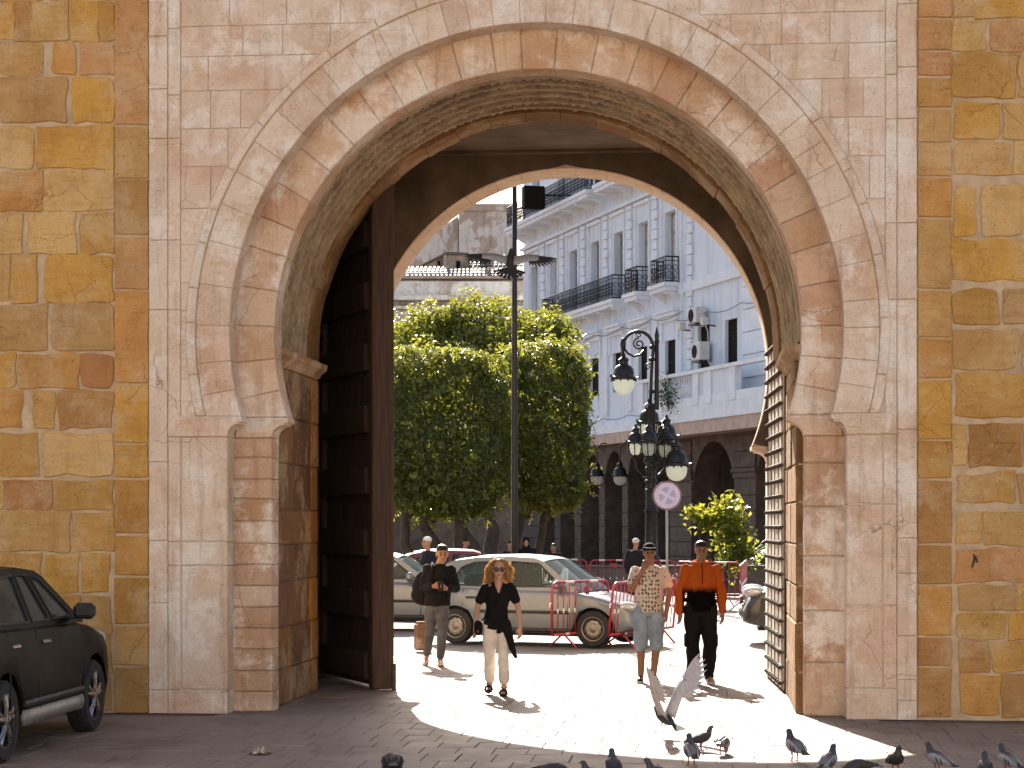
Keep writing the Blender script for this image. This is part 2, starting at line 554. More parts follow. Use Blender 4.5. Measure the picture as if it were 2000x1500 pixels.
# ---- pale portal: frame strips, spandrels
WHT = (220, 208, 194); CRM = (214, 194, 172); RSE = (204, 174, 150); STN = (190, 160, 134)
KL = 1.04
def pale(bias=None):
    return jit(sc(soften(bias or random.choice([WHT, WHT, CRM, CRM, RSE]), (216, 198, 178), 0.65), KL), 0.03)
def zpx(v): return CAMZ + (HY - v) / 190.0
G = 0.0035
def rect(x0, x1, z0, z1): return [(x0 + G, z0 + G), (x1 - G, z0 + G), (x1 - G, z1 - G), (x0 + G, z1 - G)]
def strips(x0, x1, joints, yf, par, cols=None):
    for a, b in zip(joints[:-1], joints[1:]):
        stone('frame_block', rect(x0, x1, max(0.0, zpx(b)), zpx(a)), yf, 0.06, 0.005, M['lime'], par, pale(WHT if random.random() < 0.6 and b < 900 else CRM), 0.003, 0.25)
JO_L = [-90, 55, 160, 258, 460, 598, 900, 1056, 1180, 1353, 1401]
JI_L = [-90, 40, 172, 258, 460, 598, 812]
JO_R = [-90, 25, 146, 245, 445, 592, 842, 1050, 1118, 1238, 1322, 1362, 1401]
JI_R = [-90, 96, 160, 245, 445, 592, 812]
strips(XL0, XL1, JO_L, -0.014, core); strips(XL1, XL2, JI_L, -0.006, core)
strips(XR1, XR0, JO_R, -0.014, core); strips(XR2, XR1, JI_R, -0.006, core)
def spandrel(x0, x1, z0, z1, colr):
    pts = resample(rect(x0, x1, z0, z1), 0.05)
    out = []
    sg = -1 if (x0 + x1) < 0 else 1
    for x, z in pts:
        if z < ZC + RB:
            lim = math.sqrt((RB + G) ** 2 - (z - ZC) ** 2) if abs(z - ZC) < RB else 0
            if x * sg < lim: x = sg * lim
        out.append((x, z))
    if abs(area(out)) < 0.006: return
    ded = [out[0]]
    for p in out[1:]:
        if math.hypot(p[0] - ded[-1][0], p[1] - ded[-1][1]) > 0.012: ded.append(p)
    if len(ded) < 4: return
    stone('spandrel_block', ded, random.uniform(-0.003, 0.002), 0.05, 0.004, M['lime'], core, colr)
rows = [-110, -38, 37, 97, 165, 240, 315, 398, 470, 545, 600, 660, 735, 812]
jl = {-110: [420, 520, 640, 760, 880, 1000], -38: [438, 553, 660, 760, 860, 960, 1040], 37: [465, 545, 640], 97: [395, 583], 165: [400, 460], 240: [435], 315: [400], 398: [], 470: []}
jr = {-110: [1100, 1220, 1340, 1440, 1540, 1640], -38: [1150, 1260, 1365, 1520, 1623], 37: [1425, 1522, 1615], 97: [1500, 1650], 165: [1600, 1678], 240: [1650], 315: [1690], 398: [], 470: []}
for v0, v1 in zip(rows[:-1], rows[1:]):
    z1, z0 = zpx(v0), zpx(v1)
    xs = [XL2] + [(u - 1040) / 190.0 for u in jl.get(v0, [])] + [0.0]
    for a, b in zip(xs[:-1], xs[1:]): spandrel(a, b, z0, z1, pale(random.choice([WHT, CRM, RSE, STN])))
    xs = [0.0] + [(u - 1040) / 190.0 for u in jr.get(v0, [])] + [XR2]
    for a, b in zip(xs[:-1], xs[1:]): spandrel(a, b, z0, z1, pale(random.choice([WHT, CRM, RSE])))
for x0 in [XL0 + i * (XR0 - XL0) / 9 for i in range(9)]:
    for z0, z1 in ((zpx(-92), 8.4), (8.4, 9.2), (9.2, 10.1), (10.1, 11.2), (11.2, 12.48)):
        stone('spandrel_block', rect(x0, x0 + (XR0 - XL0) / 9, z0, z1), 0.0, 0.05, 0.004, M['lime'], core, pale(CRM))

# ---- arch rings
def ring(name, ra, rb, n, yf, depth, ch, par, cols, zs=ZS, zc=ZC, mat='lime', vary=0.3, gap=0.002, brown=None):
    aend = math.asin((zc - zs) / ra)
    tot = PI + 2 * aend
    cut = [0.0]
    for i in range(n): cut.append(cut[-1] + random.uniform(1 - vary, 1 + vary))
    cut = [-aend + c / cut[-1] * tot for c in cut]
    for a0, a1 in zip(cut[:-1], cut[1:]):
        g = gap / rb
        k = max(2, int((a1 - a0) * rb / 0.07))
        inner = [(ra, a0 + g + (a1 - a0 - 2 * g) * i / k) for i in range(k + 1)]
        outer = [(rb, a0 + g + (a1 - a0 - 2 * g) * i / k) for i in range(k + 1)]
        pts = [(r_ * math.cos(a), zc + r_ * math.sin(a)) for r_, a in outer + inner[::-1]]
        pts = [(x, max(zs + 0.002, z)) for x, z in pts]
        ded = [pts[0]]
        for p in pts[1:]:
            if math.hypot(p[0] - ded[-1][0], p[1] - ded[-1][1]) > 0.004: ded.append(p)
        stone(name, ded, yf + random.uniform(-0.003, 0.003), depth, ch, M[mat], par, pale(random.choice(cols)) if brown is None else jit(sc(random.choice(cols), brown), 0.04))
rng1 = MB()
sheet(rng1, 0.28, lambda z: 0.0 if z > ZC + RB else (math.sqrt(max(0, (R1 + 0.02) ** 2 - (z - ZC) ** 2)) if z > ZS else JA + 0.02), XL2, XR2, 0, 7.7, 120)
outer_ring = rng1.build('outer_arch', M['mortar_pale'], gate)
ring('label_moulding', RO + 0.004, RB, 26, -0.022, 0.09, 0.012, outer_ring, [WHT, WHT, CRM])
ring('voussoir', R1, RO - 0.003, 37, -0.004, 0.335, 0.006, outer_ring, [WHT, CRM, CRM, RSE, STN])
ring('voussoir', R2, R1 + 0.03, 31, Y2, 0.345, 0.012, core, [(214, 188, 162), (208, 178, 150), (202, 168, 138)], mat='lime', vary=0.2, brown=0.96)

# imposts of the two rings, jamb blocks
def cove(xa, xb, z0, z1, sgn, xo):
    """impost outline from the outer edge xo to the cove that carries the ring at xb"""
    p = [(xo, z0), (xa, z0)]
    for i in range(9):
        t = i / 8
        p.append((xa + (xb - xa) * (1 - math.cos(t * PI / 2)) * 0.8, z0 + (z1 - z0) * 0.62 * math.sin(t * PI / 2)))
    p += [(xa + (xb - xa) * 0.8, z0 + (z1 - z0) * 0.72), (xb, z0 + (z1 - z0) * 0.74), (xb, z1), (xo, z1)]
    return [(sgn * x, z) for x, z in p]
e1 = math.sqrt(R1 ** 2 - (ZC - ZS) ** 2); e2 = math.sqrt(R2 ** 2 - (ZC - ZS) ** 2)
for sg, xo in ((-1, -XL1), (1, XR1)):
    stone('impost', cove(JA, e1 - 0.01, ZI, ZS - 0.003, sg, xo - 0.004), -0.02, 0.345, 0.006, M['lime'], core, pale(CRM))
    stone('impost', cove(JB, e2 - 0.01, ZI, ZS - 0.003, sg, R1), Y2 - 0.015, 0.36, 0.006, M['lime'], core, pale(RSE))
for sg, xs, xf in ((-1, -XL2, -XL1), (1, XR2, XR1)):
    xa = xf - 0.137
    cuts = [zpx(v) for v in ((851, 1059, 1106, 1353) if sg < 0 else (852, 985, 1180, 1340))] + [0.0]
    cuts[0] = ZI
    for z1, z0 in zip(cuts[:-1], cuts[1:]):
        col = pale(random.choice([CRM, RSE]))
        if z0 < 0.01:
            stone('jamb_block', rect(*sorted((sg * JA, sg * xf)), z0, z1), -0.006, 0.34, 0.008, M['lime'], core, col)
        else:
            stone('jamb_block', rect(*sorted((sg * JA, sg * xa)), z0, z1), 0.004, 0.33, 0.014, M['lime'], core, col)
            stone('jamb_block', rect(*sorted((sg * (xa + 0.001), sg * xf)), z0, z1), -0.008, 0.07, 0.008, M['lime'], core, jit(col, 0.03))
    vv = (851, 893, 935, 974, 1018, 1062, 1104, 1146, 1188, 1230, 1271, 1314, 1355) if sg < 0 else (852, 905, 990, 1085, 1190, 1290)
    cuts = [ZI] + [2.0 + (HY - v) / 187.3 for v in vv[1:]] + [0.0]
    for z1, z0 in zip(cuts[:-1], cuts[1:]):
        stone('jamb_block', rect(*sorted((sg * JB, sg * (JA + 0.03))), max(0, z0), z1), Y2 + random.uniform(-0.008, 0.008), 0.345, 0.014, M['lime'], core, jit(sc(random.choice([(214, 190, 166), (208, 180, 154), (198, 168, 140)]), 0.92), 0.04), 0.006, 0.12)

# ---- passage vault with carved stucco bands
YV0 = Y2 + 0.34
def skx(y): return -0.12 * (y - Y2) / (Y3 - Y2)          # the passage runs a little askew
def skr(y): return 1.0 - 0.022 * (y - Y2) / (Y3 - Y2)
vault = MB()
def arcstrip(mb, r_, y0, y1, a0, a1, n, zc=ZC):
    o = len(mb.v)
    for i in range(n + 1):
        a = a0 + (a1 - a0) * i / n
        for y in (y0, y1): mb.v.append((skx(y) + skr(y) * r_ * math.cos(a), y, zc + r_ * math.sin(a)))
    for i in range(n):
        b = o + 2 * i
        mb.f.append((b, b + 1, b + 3, b + 2))
def arcblock(mb, ra, rb, y0, y1, a0, a1, n):
    o = len(mb.v)
    for i in range(n + 1):
        a = a0 + (a1 - a0) * i / n
        for r_, y in ((ra, y0), (ra, y1), (rb, y1), (rb, y0)):
            mb.v.append((skx(y) + skr(y) * r_ * math.cos(a), y, ZC + r_ * math.sin(a)))
    for i in range(n):
        for k in range(4):
            mb.f.append((o + 4 * i + k, o + 4 * i + (k + 1) % 4, o + 4 * i + 4 + (k + 1) % 4, o + 4 * i + 4 + k))
    mb.f.append((o, o + 1, o + 2, o + 3)); mb.f.append((o + 4 * n + 3, o + 4 * n + 2, o + 4 * n + 1, o + 4 * n))
arcstrip(vault, R2 + 0.05, YV0 - 0.3, Y3, -0.05, PI + 0.05, 96)
vaulto = vault.build('passage_vault', M['carved'], gate)
mb = MB()
for y0, y1, ri in ((0.64, 0.80, R2 + 0.004), (0.80, 0.86, R2 + 0.03), (1.10, 1.14, R2 + 0.015), (1.40, 1.44, R2 + 0.012), (1.72, 1.76, R2 + 0.015), (2.04, 2.08, R2 + 0.012), (2.36, 2.40, R2 + 0.015)):
    arcblock(mb, ri, R2 + 0.07, y0, y1, -0.03, PI + 0.03, 90)
mb.build('carved_ridge', M['carved'], vaulto)
mb = MB()
for yr, (w, ln) in ((0.97, (0.10, 0.05)), (1.06, (0.04, 0.03)), (1.26, (0.12, 0.055)), (1.36, (0.04, 0.03)), (1.57, (0.12, 0.06)), (1.68, (0.04, 0.03)), (1.89, (0.13, 0.06)), (2.0, (0.04, 0.03)), (2.21, (0.12, 0.055)), (2.31, (0.04, 0.03)), (2.5, (0.10, 0.05))):
    k = int(PI * R2 / (ln * 1.9))
    for i in range(k):
        a = PI * (i + 0.5) / k + random.uniform(-0.002, 0.002)
        if random.random() < 0.05: continue
        h = random.uniform(0.014, 0.030)
        da = ln / R2 / 2 * random.uniform(0.8, 1.1)
        yc = yr + random.uniform(-0.01, 0.01)
        arcblock(mb, R2 + 0.055 - h, R2 + 0.06, yc - w / 2, yc + w / 2, a - da, a + da, 1)
tag(mb.build('carved_relief', M['carved'], vaulto), kind='stuff')
rng = random.Random(3)
mbs = []
n = 21
for i in range(n):
    mb = MB()
    a0 = -0.03 + (PI + 0.06) * i / n; a1 = -0.03 + (PI + 0.06) * (i + 1) / n
    arcblock(mb, R2 + 0.0 + rng.uniform(-0.012, 0.015), R2 + 0.3, 2.6 + rng.uniform(-0.02, 0.02), Y3 + 0.14 + rng.uniform(-0.01, 0.03), a0 + 0.001, a1 - 0.001, 6)
    mb.build('rim_stone', M['ashlar'], vaulto, color=jit(sc((160, 122, 84), 0.8), 0.12))
# inner imposts and jamb walls of the passage
JCL = JC
for sg in (-1, 1):
    JC = JCL if sg < 0 else 2.72
    prof = [(JC + 0.06, 3.70), (JC - 0.01, 3.70), (JC - 0.05, 3.73), (JC - 0.05, 3.75), (JC - 0.12, 3.80), (JC - 0.13, 3.865), (JC + 0.06, 3.865)]
    mb = MB().prism([(sg * x, z) for x, z in prof], YV0, Y3 + 0.08)
    mb.build('impost', M['lime_smooth'], vaulto, color=jit(sc((176, 142, 108), 0.8)))
    wall = MB().box((sg * (JC + 0.2), (YV0 + Y3) / 2, 1.85), (0.36, Y3 - YV0 - 0.02, 3.7)).build('passage_wall', M['mortar'], gate)
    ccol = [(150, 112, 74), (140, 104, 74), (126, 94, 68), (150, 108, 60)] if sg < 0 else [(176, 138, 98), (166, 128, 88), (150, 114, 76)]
    z = 0.0
    while z < 3.69:
        h = min(random.uniform(0.36, 0.52), 3.695 - z)
        if 3.695 - z - h < 0.15: h = 3.695 - z
        ys = [YV0, YV0 + random.uniform(0.9, 1.5), Y3 - random.uniform(0.3, 0.45), Y3 + 0.10]
        for k, (y0, y1) in enumerate(zip(ys[:-1], ys[1:])):
            if y1 - y0 < 0.05: continue
            c = random.choice(ccol)
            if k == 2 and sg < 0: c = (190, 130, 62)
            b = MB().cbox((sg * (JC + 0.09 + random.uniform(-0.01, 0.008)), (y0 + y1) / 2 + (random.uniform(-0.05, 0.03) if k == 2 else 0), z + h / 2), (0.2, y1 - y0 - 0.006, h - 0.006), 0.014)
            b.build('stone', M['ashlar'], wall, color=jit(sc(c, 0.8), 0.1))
        z += h

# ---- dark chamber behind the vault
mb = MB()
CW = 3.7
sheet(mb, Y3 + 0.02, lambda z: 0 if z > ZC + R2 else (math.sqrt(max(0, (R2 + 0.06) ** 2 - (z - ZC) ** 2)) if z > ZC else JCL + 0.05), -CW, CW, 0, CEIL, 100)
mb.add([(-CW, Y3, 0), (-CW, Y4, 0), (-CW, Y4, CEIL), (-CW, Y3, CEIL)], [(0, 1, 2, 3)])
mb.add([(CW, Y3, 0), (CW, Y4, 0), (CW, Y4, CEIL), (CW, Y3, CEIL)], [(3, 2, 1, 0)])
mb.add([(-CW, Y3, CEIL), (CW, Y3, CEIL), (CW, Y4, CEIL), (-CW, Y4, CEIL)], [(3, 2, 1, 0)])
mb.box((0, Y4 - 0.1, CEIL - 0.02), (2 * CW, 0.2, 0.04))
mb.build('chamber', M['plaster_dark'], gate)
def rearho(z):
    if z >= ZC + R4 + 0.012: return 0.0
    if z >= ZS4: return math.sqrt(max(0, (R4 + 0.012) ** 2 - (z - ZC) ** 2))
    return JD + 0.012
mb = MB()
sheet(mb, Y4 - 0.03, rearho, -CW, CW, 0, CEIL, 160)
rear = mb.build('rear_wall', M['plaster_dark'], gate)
mb = MB()
sheet(mb, Y5 + 0.002, rearho, XL0 - 0.02, XR0 + 0.02, 0, GH, 200)
mb.add([(XL0 - 0.02, 0.03, GH), (XR0 + 0.02, 0.03, GH), (XR0 + 0.02, Y5 + 0.002, GH), (XL0 - 0.02, Y5 + 0.002, GH)], [(0, 1, 2, 3)])
mb.build('outer_face', M['mortar'], gate)
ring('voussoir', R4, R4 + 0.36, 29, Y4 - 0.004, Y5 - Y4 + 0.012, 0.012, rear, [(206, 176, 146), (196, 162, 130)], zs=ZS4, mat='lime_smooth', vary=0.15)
e4 = math.sqrt(R4 ** 2 - (ZC - ZS4) ** 2)
for sg in (-1, 1):
    stone('impost', cove(JD, e4 - 0.01, ZS4 - 0.2, ZS4 - 0.003, sg, JD + 0.36), Y4 - 0.006, Y5 - Y4 + 0.016, 0.008, M['lime_smooth'], rear, pale(CRM))
    z = 0.0
    while z < ZS4 - 0.21:
        h = min(0.46, ZS4 - 0.203 - z)
        stone('jamb_block', rect(*sorted((sg * JD, sg * (JD + 0.36))), z, z + h), Y4 - 0.004, Y5 - Y4 + 0.01, 0.012, M['lime_smooth'], rear, pale(CRM))
        z += h

# ---- door leaves
t = NT('old_door_wood')
p = t.pos()
g = t.noise(t.scale(p, (30, 30, 2.0)), 1.0, 5, 0.6)
M['wood'] = t.done(t.ramp(g, [(0.3, (0.035, 0.018, 0.011)), (0.7, (0.08, 0.044, 0.027))]), 0.85, t.bump(g, 0.5, 0.02))
t = NT('iron_plated_wood')
p = t.pos()
g = t.noise(t.scale(p, (14, 14, 2.5)), 1.0, 6, 0.65)
M['plate'] = t.done(t.ramp(g, [(0.3, (0.34, 0.28, 0.22)), (0.62, (0.62, 0.55, 0.46)), (0.8, (0.30, 0.20, 0.13))]), 0.8, t.bump(g, 0.4, 0.02))
M['strap'] = plain('rusty_door_iron', (0.075, 0.045, 0.03), 0.7, 0.3, 0.4, 12, 0.4, 50, False)
A = Vector((-3.08, 5.22, 0)); B = Vector((-2.06, 3.14, 0))
dirv = (B - A); LL = dirv.length
leafL = thing('tmp', None, None)
bpy.data.objects.remove(leafL)
ang = math.atan2(dirv.y, dirv.x)
ML = Matrix.Translation(A) @ Matrix.Rotation(ang, 4, 'Z')
mb = MB()
for i in range(9):
    mb.cbox(((i + 0.5) * LL / 9, 0, 3.12), (LL / 9 - 0.006, 0.1, 6.15), 0.008, ML)
leafL = mb.build('door_leaf', M['wood'], gate)
for z in [0.28 + i * 0.74 for i in range(9)]:
    MB().cbox((LL / 2 - 0.12, -0.09, z), (LL - 0.28, 0.09, 0.33), 0.015, ML).build('rail', M['wood'], leafL)
MB().cbox((LL - 0.01, 0.0, 3.14), (0.16, 0.27, 6.24), 0.015, ML).build('stile', M['wood'], leafL)
MB().cbox((0.06, -0.02, 3.14), (0.12, 0.2, 6.2), 0.015, ML).build('stile', M['wood'], leafL)
MB().cbox((LL + 0.075, 0.13, 0.16), (0.03, 0.05, 0.32), 0.006, ML).build('bolt', M['strap'], leafL)
# right leaf, folded back along the passage, iron straps and knobs facing the passage
A = Vector((2.585, 5.22, 0)); B = Vector((2.69, 3.12, 0))
dirv = (B - A); LL = dirv.length
ang = math.atan2(dirv.y, dirv.x)
MR = Matrix.Translation(A) @ Matrix.Rotation(ang, 4, 'Z')
# local x runs towards the camera, the passage side is local -y
sgn = -1 if (MR.to_3x3() @ Vector((0, -1, 0))).x < 0 else 1
leafR = MB().cbox((LL / 2, sgn * -0.06, 2.12), (LL, 0.12, 4.2), 0.01, MR).build('door_leaf', M['wood'], gate)
npl = 7
for i in range(npl):
    MB().cbox(((i + 0.5) * LL / npl, sgn * 0.012 - sgn * 0.02, 2.12), (LL / npl - 0.012, 0.05, 4.16), 0.006, MR).build('plank', M['plate'], leafR)
mbk = MB()
for z in [0.12 + i * 0.182 for i in range(23)]:
    m2 = MB()
    path = [(x, sgn * (0.018 + 0.004 * math.sin(x * 5 + z)), z + 0.008 * math.sin(x * 3 + z * 7)) for x in [LL * k / 10 for k in range(11)]]
    m2.tube(path, 0.016, 6, MR)
    m2.build('strap', M['strap'], leafR)
    for k in range(9):
        mbk.ell((0.08 + k * (LL - 0.14) / 8, sgn * 0.04, z), (0.026, 0.032, 0.026), 8, 5, MR)
for k in range(5):
    x = 0.08 + k * (LL - 0.14) / 4
    MB().tube([(x, sgn * 0.014, 0.05), (x, sgn * 0.014, 4.15)], 0.014, 6, MR).build('strap', M['strap'], leafR)
tag(mbk.build('knobs', M['strap'], leafR, smooth=True), kind='stuff')

# painted mark on the right flank
m_ = MB()
for a_, b_ in (((1898, 1108), (1903, 1086)), ((1901, 1083), (1909, 1099))):
    xa_, za_ = W(*a_); xb_, zb_ = W(*b_)
    m_.tube([(xa_, -0.0085, za_), ((xa_ + xb_) / 2 + 0.006, -0.0085, (za_ + zb_) / 2), (xb_, -0.0085, zb_)], [0.008, 0.010, 0.007], 6, None, True, [0.003] * 3)
m_.build('graffiti', M['iron'], flR)
# ================================================================== ground
t = NT('square_asphalt')
p = t.pos()
n = t.noise(p, 0.6, 6, 0.6); n2 = t.noise(p, 35, 5, 0.7)
b = t.mix(t.ramp(n, [(0.35, (0.125, 0.085, 0.068)), (0.7, (0.185, 0.13, 0.105))]), t.ramp(n2, [(0.3, (0.6, 0.58, 0.55)), (0.7, (1.15, 1.1, 1.05))]), 0.6, 'MULTIPLY')
st = t.noise(t.scale(p, (0.5, 3.0, 1)), 1.2, 5, 0.65)
b = t.mix(b, (0.45, 0.38, 0.35), t.math(t.ramp(st, [(0.55, 0.0), (0.72, 1.0)]), 0.5), 'MULTIPLY')
M['ground'] = t.done(b, 0.85, t.bump(n2, 0.35, 0.01))
t = NT('road_asphalt')
p = t.pos()
n = t.noise(p, 0.7, 6, 0.6); n2 = t.noise(p, 50, 5, 0.75)
b = t.mix(t.ramp(n, [(0.35, (0.17, 0.155, 0.14)), (0.7, (0.26, 0.24, 0.22))]), t.ramp(n2, [(0.3, (0.6, 0.6, 0.6)), (0.7, (1.2, 1.2, 1.2))]), 0.7, 'MULTIPLY')
M['road'] = t.done(b, 0.8, t.bump(n2, 0.3, 0.01))
t = NT('paving_stone')
p = t.pos()
oi = t.nd('ShaderNodeNewGeometry').outputs['Random Per Island']
n = t.noise(p, 3.0, 6, 0.65); n2 = t.noise(p, 70, 5, 0.7)
b = t.mix(t.ramp(oi, [(0.0, (0.215, 0.160, 0.126)), (0.5, (0.26, 0.20, 0.16)), (1.0, (0.30, 0.236, 0.195))]), t.ramp(n, [(0.3, (0.72, 0.68, 0.64)), (0.7, (1.1, 1.1, 1.1))]), 0.8, 'MULTIPLY')
b = t.mix(b, t.ramp(n2, [(0.25, (0.6, 0.55, 0.5)), (0.5, (1, 1, 1))]), 0.5, 'MULTIPLY')
b = t.mix(b, (0.55, 0.50, 0.46), t.math(t.ramp(t.noise(p, 0.8, 7, 0.7, 0.5), [(0.5, 0.0), (0.66, 1.0)]), 0.8), 'MULTIPLY')
M['paver'] = t.done(b, t.ramp(n, [(0.3, 0.55), (0.7, 0.8)]), t.bump(t.mix(n, n2, 0.5), 0.35, 0.012))
tag(MB().add([(-700, -300, -0.03), (700, -300, -0.03), (700, 900, -0.03), (-700, 900, -0.03)], [(0, 1, 2, 3)]).build('ground', M['ground']), kind='structure')
# carriageway of the street beyond the gate
YR = 9.3
tag(MB().add([(-60, YR, -0.022), (60, YR, -0.022), (60, 34, -0.022), (-60, 34, -0.022)], [(0, 1, 2, 3)]).build('road', M['road']), kind='structure')
# the rest of the square in front, worn smooth
pave = tag(MB().add([(-30, -40, -0.018), (30, -40, -0.018), (30, YR, -0.018), (-30, YR, -0.018)], [(0, 1, 2, 3)]).build('pavement', M['ground']), kind='structure')
MB().add([(-7.2, -7.5, -0.0075), (6.3, -7.5, -0.0075), (6.3, YR, -0.0075), (-7.2, YR, -0.0075)], [(0, 1, 2, 3)]).build('joint_sand', M['ground'], pave)
rngp = random.Random(11)
pav = []
pw, pl = 0.30, 0.58
j = 0
y = -7.4
while y < YR - 0.05:
    row_l = pl * rngp.choice([0.8, 1.0, 1.0, 1.15])
    row_l = min(row_l, YR - y)
    x = -7.0 + (j % 2) * pw * 0.5
    while x < 6.2:
        w = pw * rngp.uniform(0.9, 1.12)
        # bed of pavers: the lane through the gate, feathered to the smooth square at its left
        left = -7 if y < -0.3 else (-3.1 if y < 6 else -7)
        left += 0.35 * math.sin(y * 1.3)
        right = 6.2 if (y < -0.05 or y > 6.0) else 2.72
        if x + w > left and x < right:
            if not (y + row_l > 0 and y < 6.0 and abs(x + w / 2) > 3.6):
                pav.append((x + w / 2, y + row_l / 2, w - 0.009, row_l - 0.009))
        x += w
    y += row_l; j += 1
def paver_mb(mb, c, tilt):
    x, y, w, l = c
    z = tilt[0]
    hw, hl = w / 2, l / 2; ch = 0.0035
    vs_ = []
    for sx, sy in ((-1, -1), (1, -1), (1, 1), (-1, 1)):
        vs_.append((x + sx * hw, y + sy * hl, -0.02))
    for sx, sy in ((-1, -1), (1, -1), (1, 1), (-1, 1)):
        vs_.append((x + sx * hw, y + sy * hl, -ch + z))
    for sx, sy in ((-1, -1), (1, -1), (1, 1), (-1, 1)):
        vs_.append((x + sx * (hw - ch), y + sy * (hl - ch), z + tilt[1] * sx + tilt[2] * sy))
    mb.add(vs_, [(8, 9, 10, 11), (0, 1, 5, 4), (1, 2, 6, 5), (2, 3, 7, 6), (3, 0, 4, 7), (4, 5, 9, 8), (5, 6, 10, 9), (6, 7, 11, 10), (7, 4, 8, 11)])
def vis_size(c):
    v = Vector((c[0], c[1], 0)) - CAM
    d = v.dot(_f); u = 1000 + FPX * v.dot(_r) / d; vv = HY + FPX * CAMZ / d
    s_ = 1.0 / d ** 3
    if not (-20 < u < 2020 and vv < 1510): s_ *= 0.0001
    return -s_
pav.sort(key=vis_size)
for c in pav[:300]:
    m1 = MB(); paver_mb(m1, c, (rngp.uniform(-0.003, 0.002), rngp.uniform(-0.0015, 0.0015), rngp.uniform(-0.0015, 0.0015)))
    m1.build('paving_stone', M['paver'], pave)
m1 = MB()
for c in pav[300:]:
    paver_mb(m1, c, (rngp.uniform(-0.003, 0.002), rngp.uniform(-0.0015, 0.0015), rngp.uniform(-0.0015, 0.0015)))
tag(m1.build('paving_stones', M['paver'], pave), kind='stuff')
# ================================================================== white building with arcade on the right
t = NT('white_facade_paint')
p = t.obj()
n = t.noise(p, 0.5, 6, 0.65); st = t.noise(t.scale(p, (2.2, 2.2, 0.22)), 1.0, 6, 0.7)
b = t.ramp(n, [(0.35, (0.64, 0.71, 0.78)), (0.65, (0.70, 0.76, 0.82))])
b = t.mix(b, (0.62, 0.60, 0.58), t.math(t.ramp(st, [(0.50, 0.0), (0.70, 1.0)]), 0.65), 'MULTIPLY')
M['white_paint'] = t.done(b, 0.85, t.bump(t.noise(p, 8, 5, 0.6), 0.2, 0.02))
M['white_trim'] = plain('white_trim_paint', (0.72, 0.765, 0.81), 0.85, 0, 0.10, 2.0, 0.15, 20.0, True)
M['brown_stone'] = plain('dark_arcade_stone', (0.085, 0.060, 0.045), 0.9, 0, 0.4, 1.6, 0.6, 9.0, True)  # one even dark brown for arcade, ground storey and planter
M['soffit_tan'] = plain('tan_soffit', (0.46, 0.36, 0.29), 0.9, 0, 0.2, 3.0, 0.2, 20.0, True)
M['shutter'] = plain('dark_shutter', (0.011, 0.008, 0.007), 0.8, 0, 0.3, 9.0, 0.2, 40.0, True, **{'Specular IOR Level': 0.1})
M['win_frame'] = plain('weathered_window_frame', (0.33, 0.30, 0.28), 0.7, 0, 0.2, 6.0, 0.1, 40.0, True)
t = NT('old_window_glass')
M['pane'] = t.done(t.ramp(t.noise(t.obj(), 1.5, 3), [(0.3, (0.05, 0.055, 0.06)), (0.7, (0.12, 0.12, 0.12))]), 0.12)
M['ac_white'] = plain('grey_white_enamel', (0.55, 0.54, 0.52), 0.6, 0, 0.12, 5.0, 0.1, 40.0, True)

TH = math.atan(1180.0 / FPX)                 # facade runs away to the left of the view axis
D0 = 89.0; L0 = (1226 - 1000) / FPX * D0
# building frame: local x along the facade (towards the viewer = +x), local y = into the building (to the right), z up
org = pv(1226, D0, 0)
ex = -_f * math.cos(TH) + _r * math.sin(TH)  # towards the viewer along the facade
bang = math.atan2(ex.y, ex.x)
def tu(u):
    """distance along the facade seen in photo column u"""
    k = (u - 1000.0) / FPX
    return (k * D0 - L0) / (math.sin(TH) + k * math.cos(TH))
def zu(u, v):
    tt = tu(u); d = D0 - tt * math.cos(TH)
    return zat(v, d)
bw = thing('white_arcade_building', 'tall white building with iron balconies above a dark stone arcade', 'building', org, bang)
T0, T1 = tu(1022), 20.0
ZST = zu(1226, 831); ZB1 = zu(1226, 583); ZB2 = zu(1226, 352)
ZTOP = ZB2 + 6.0
DEP = 14.0
# local +y must point into the building: ex rotated +90deg
ey = Vector((-ex.y, ex.x, 0))
INTO = 1 if ey.dot(_r) > 0 else -1
def Y(o): return INTO * o                     # o > 0 is behind the facade plane, < 0 proud of it
def bbox(mb, x0, x1, o0, o1, z0, z1):
    mb.box(((x0 + x1) / 2, (Y(o0) + Y(o1)) / 2, (z0 + z1) / 2), (abs(x1 - x0), abs(o1 - o0), abs(z1 - z0)))
    return mb
# openings (x0, x1, z0, z1, kind)
ops = []
WTOP = zu(1226, 446); WBOT = ZB1 + 0.02
for a, b in ((1037, 1050), (1074, 1087), (1112, 1127), (1154, 1170), (1199, 1216), (1247, 1265), (1298, 1319)):
    ops.append((tu(a), tu(b), WBOT + 0.1, WTOP, 'french'))
DTOP = zu(1226, 684); DBOT = zu(1226, 762)
for a, b in ((1108, 1120), (1152, 1169), (1197, 1213), (1247, 1264), (1299, 1319), (1363, 1386), (1416, 1440)):
    ops.append((tu(a), tu(b), DBOT - (0.15 if a > 1350 else 0), DTOP + (0.25 if a > 1350 else 0), 'dark'))
for i in range(8):
    x = T0 + 1.6 + i * 4.1
    ops.append((x, x + 1.2, ZB2 + 0.1, ZB2 + 2.9, 'french'))
ops.append((tu(1500), tu(1524), DBOT, DTOP + 0.25, 'dark'))
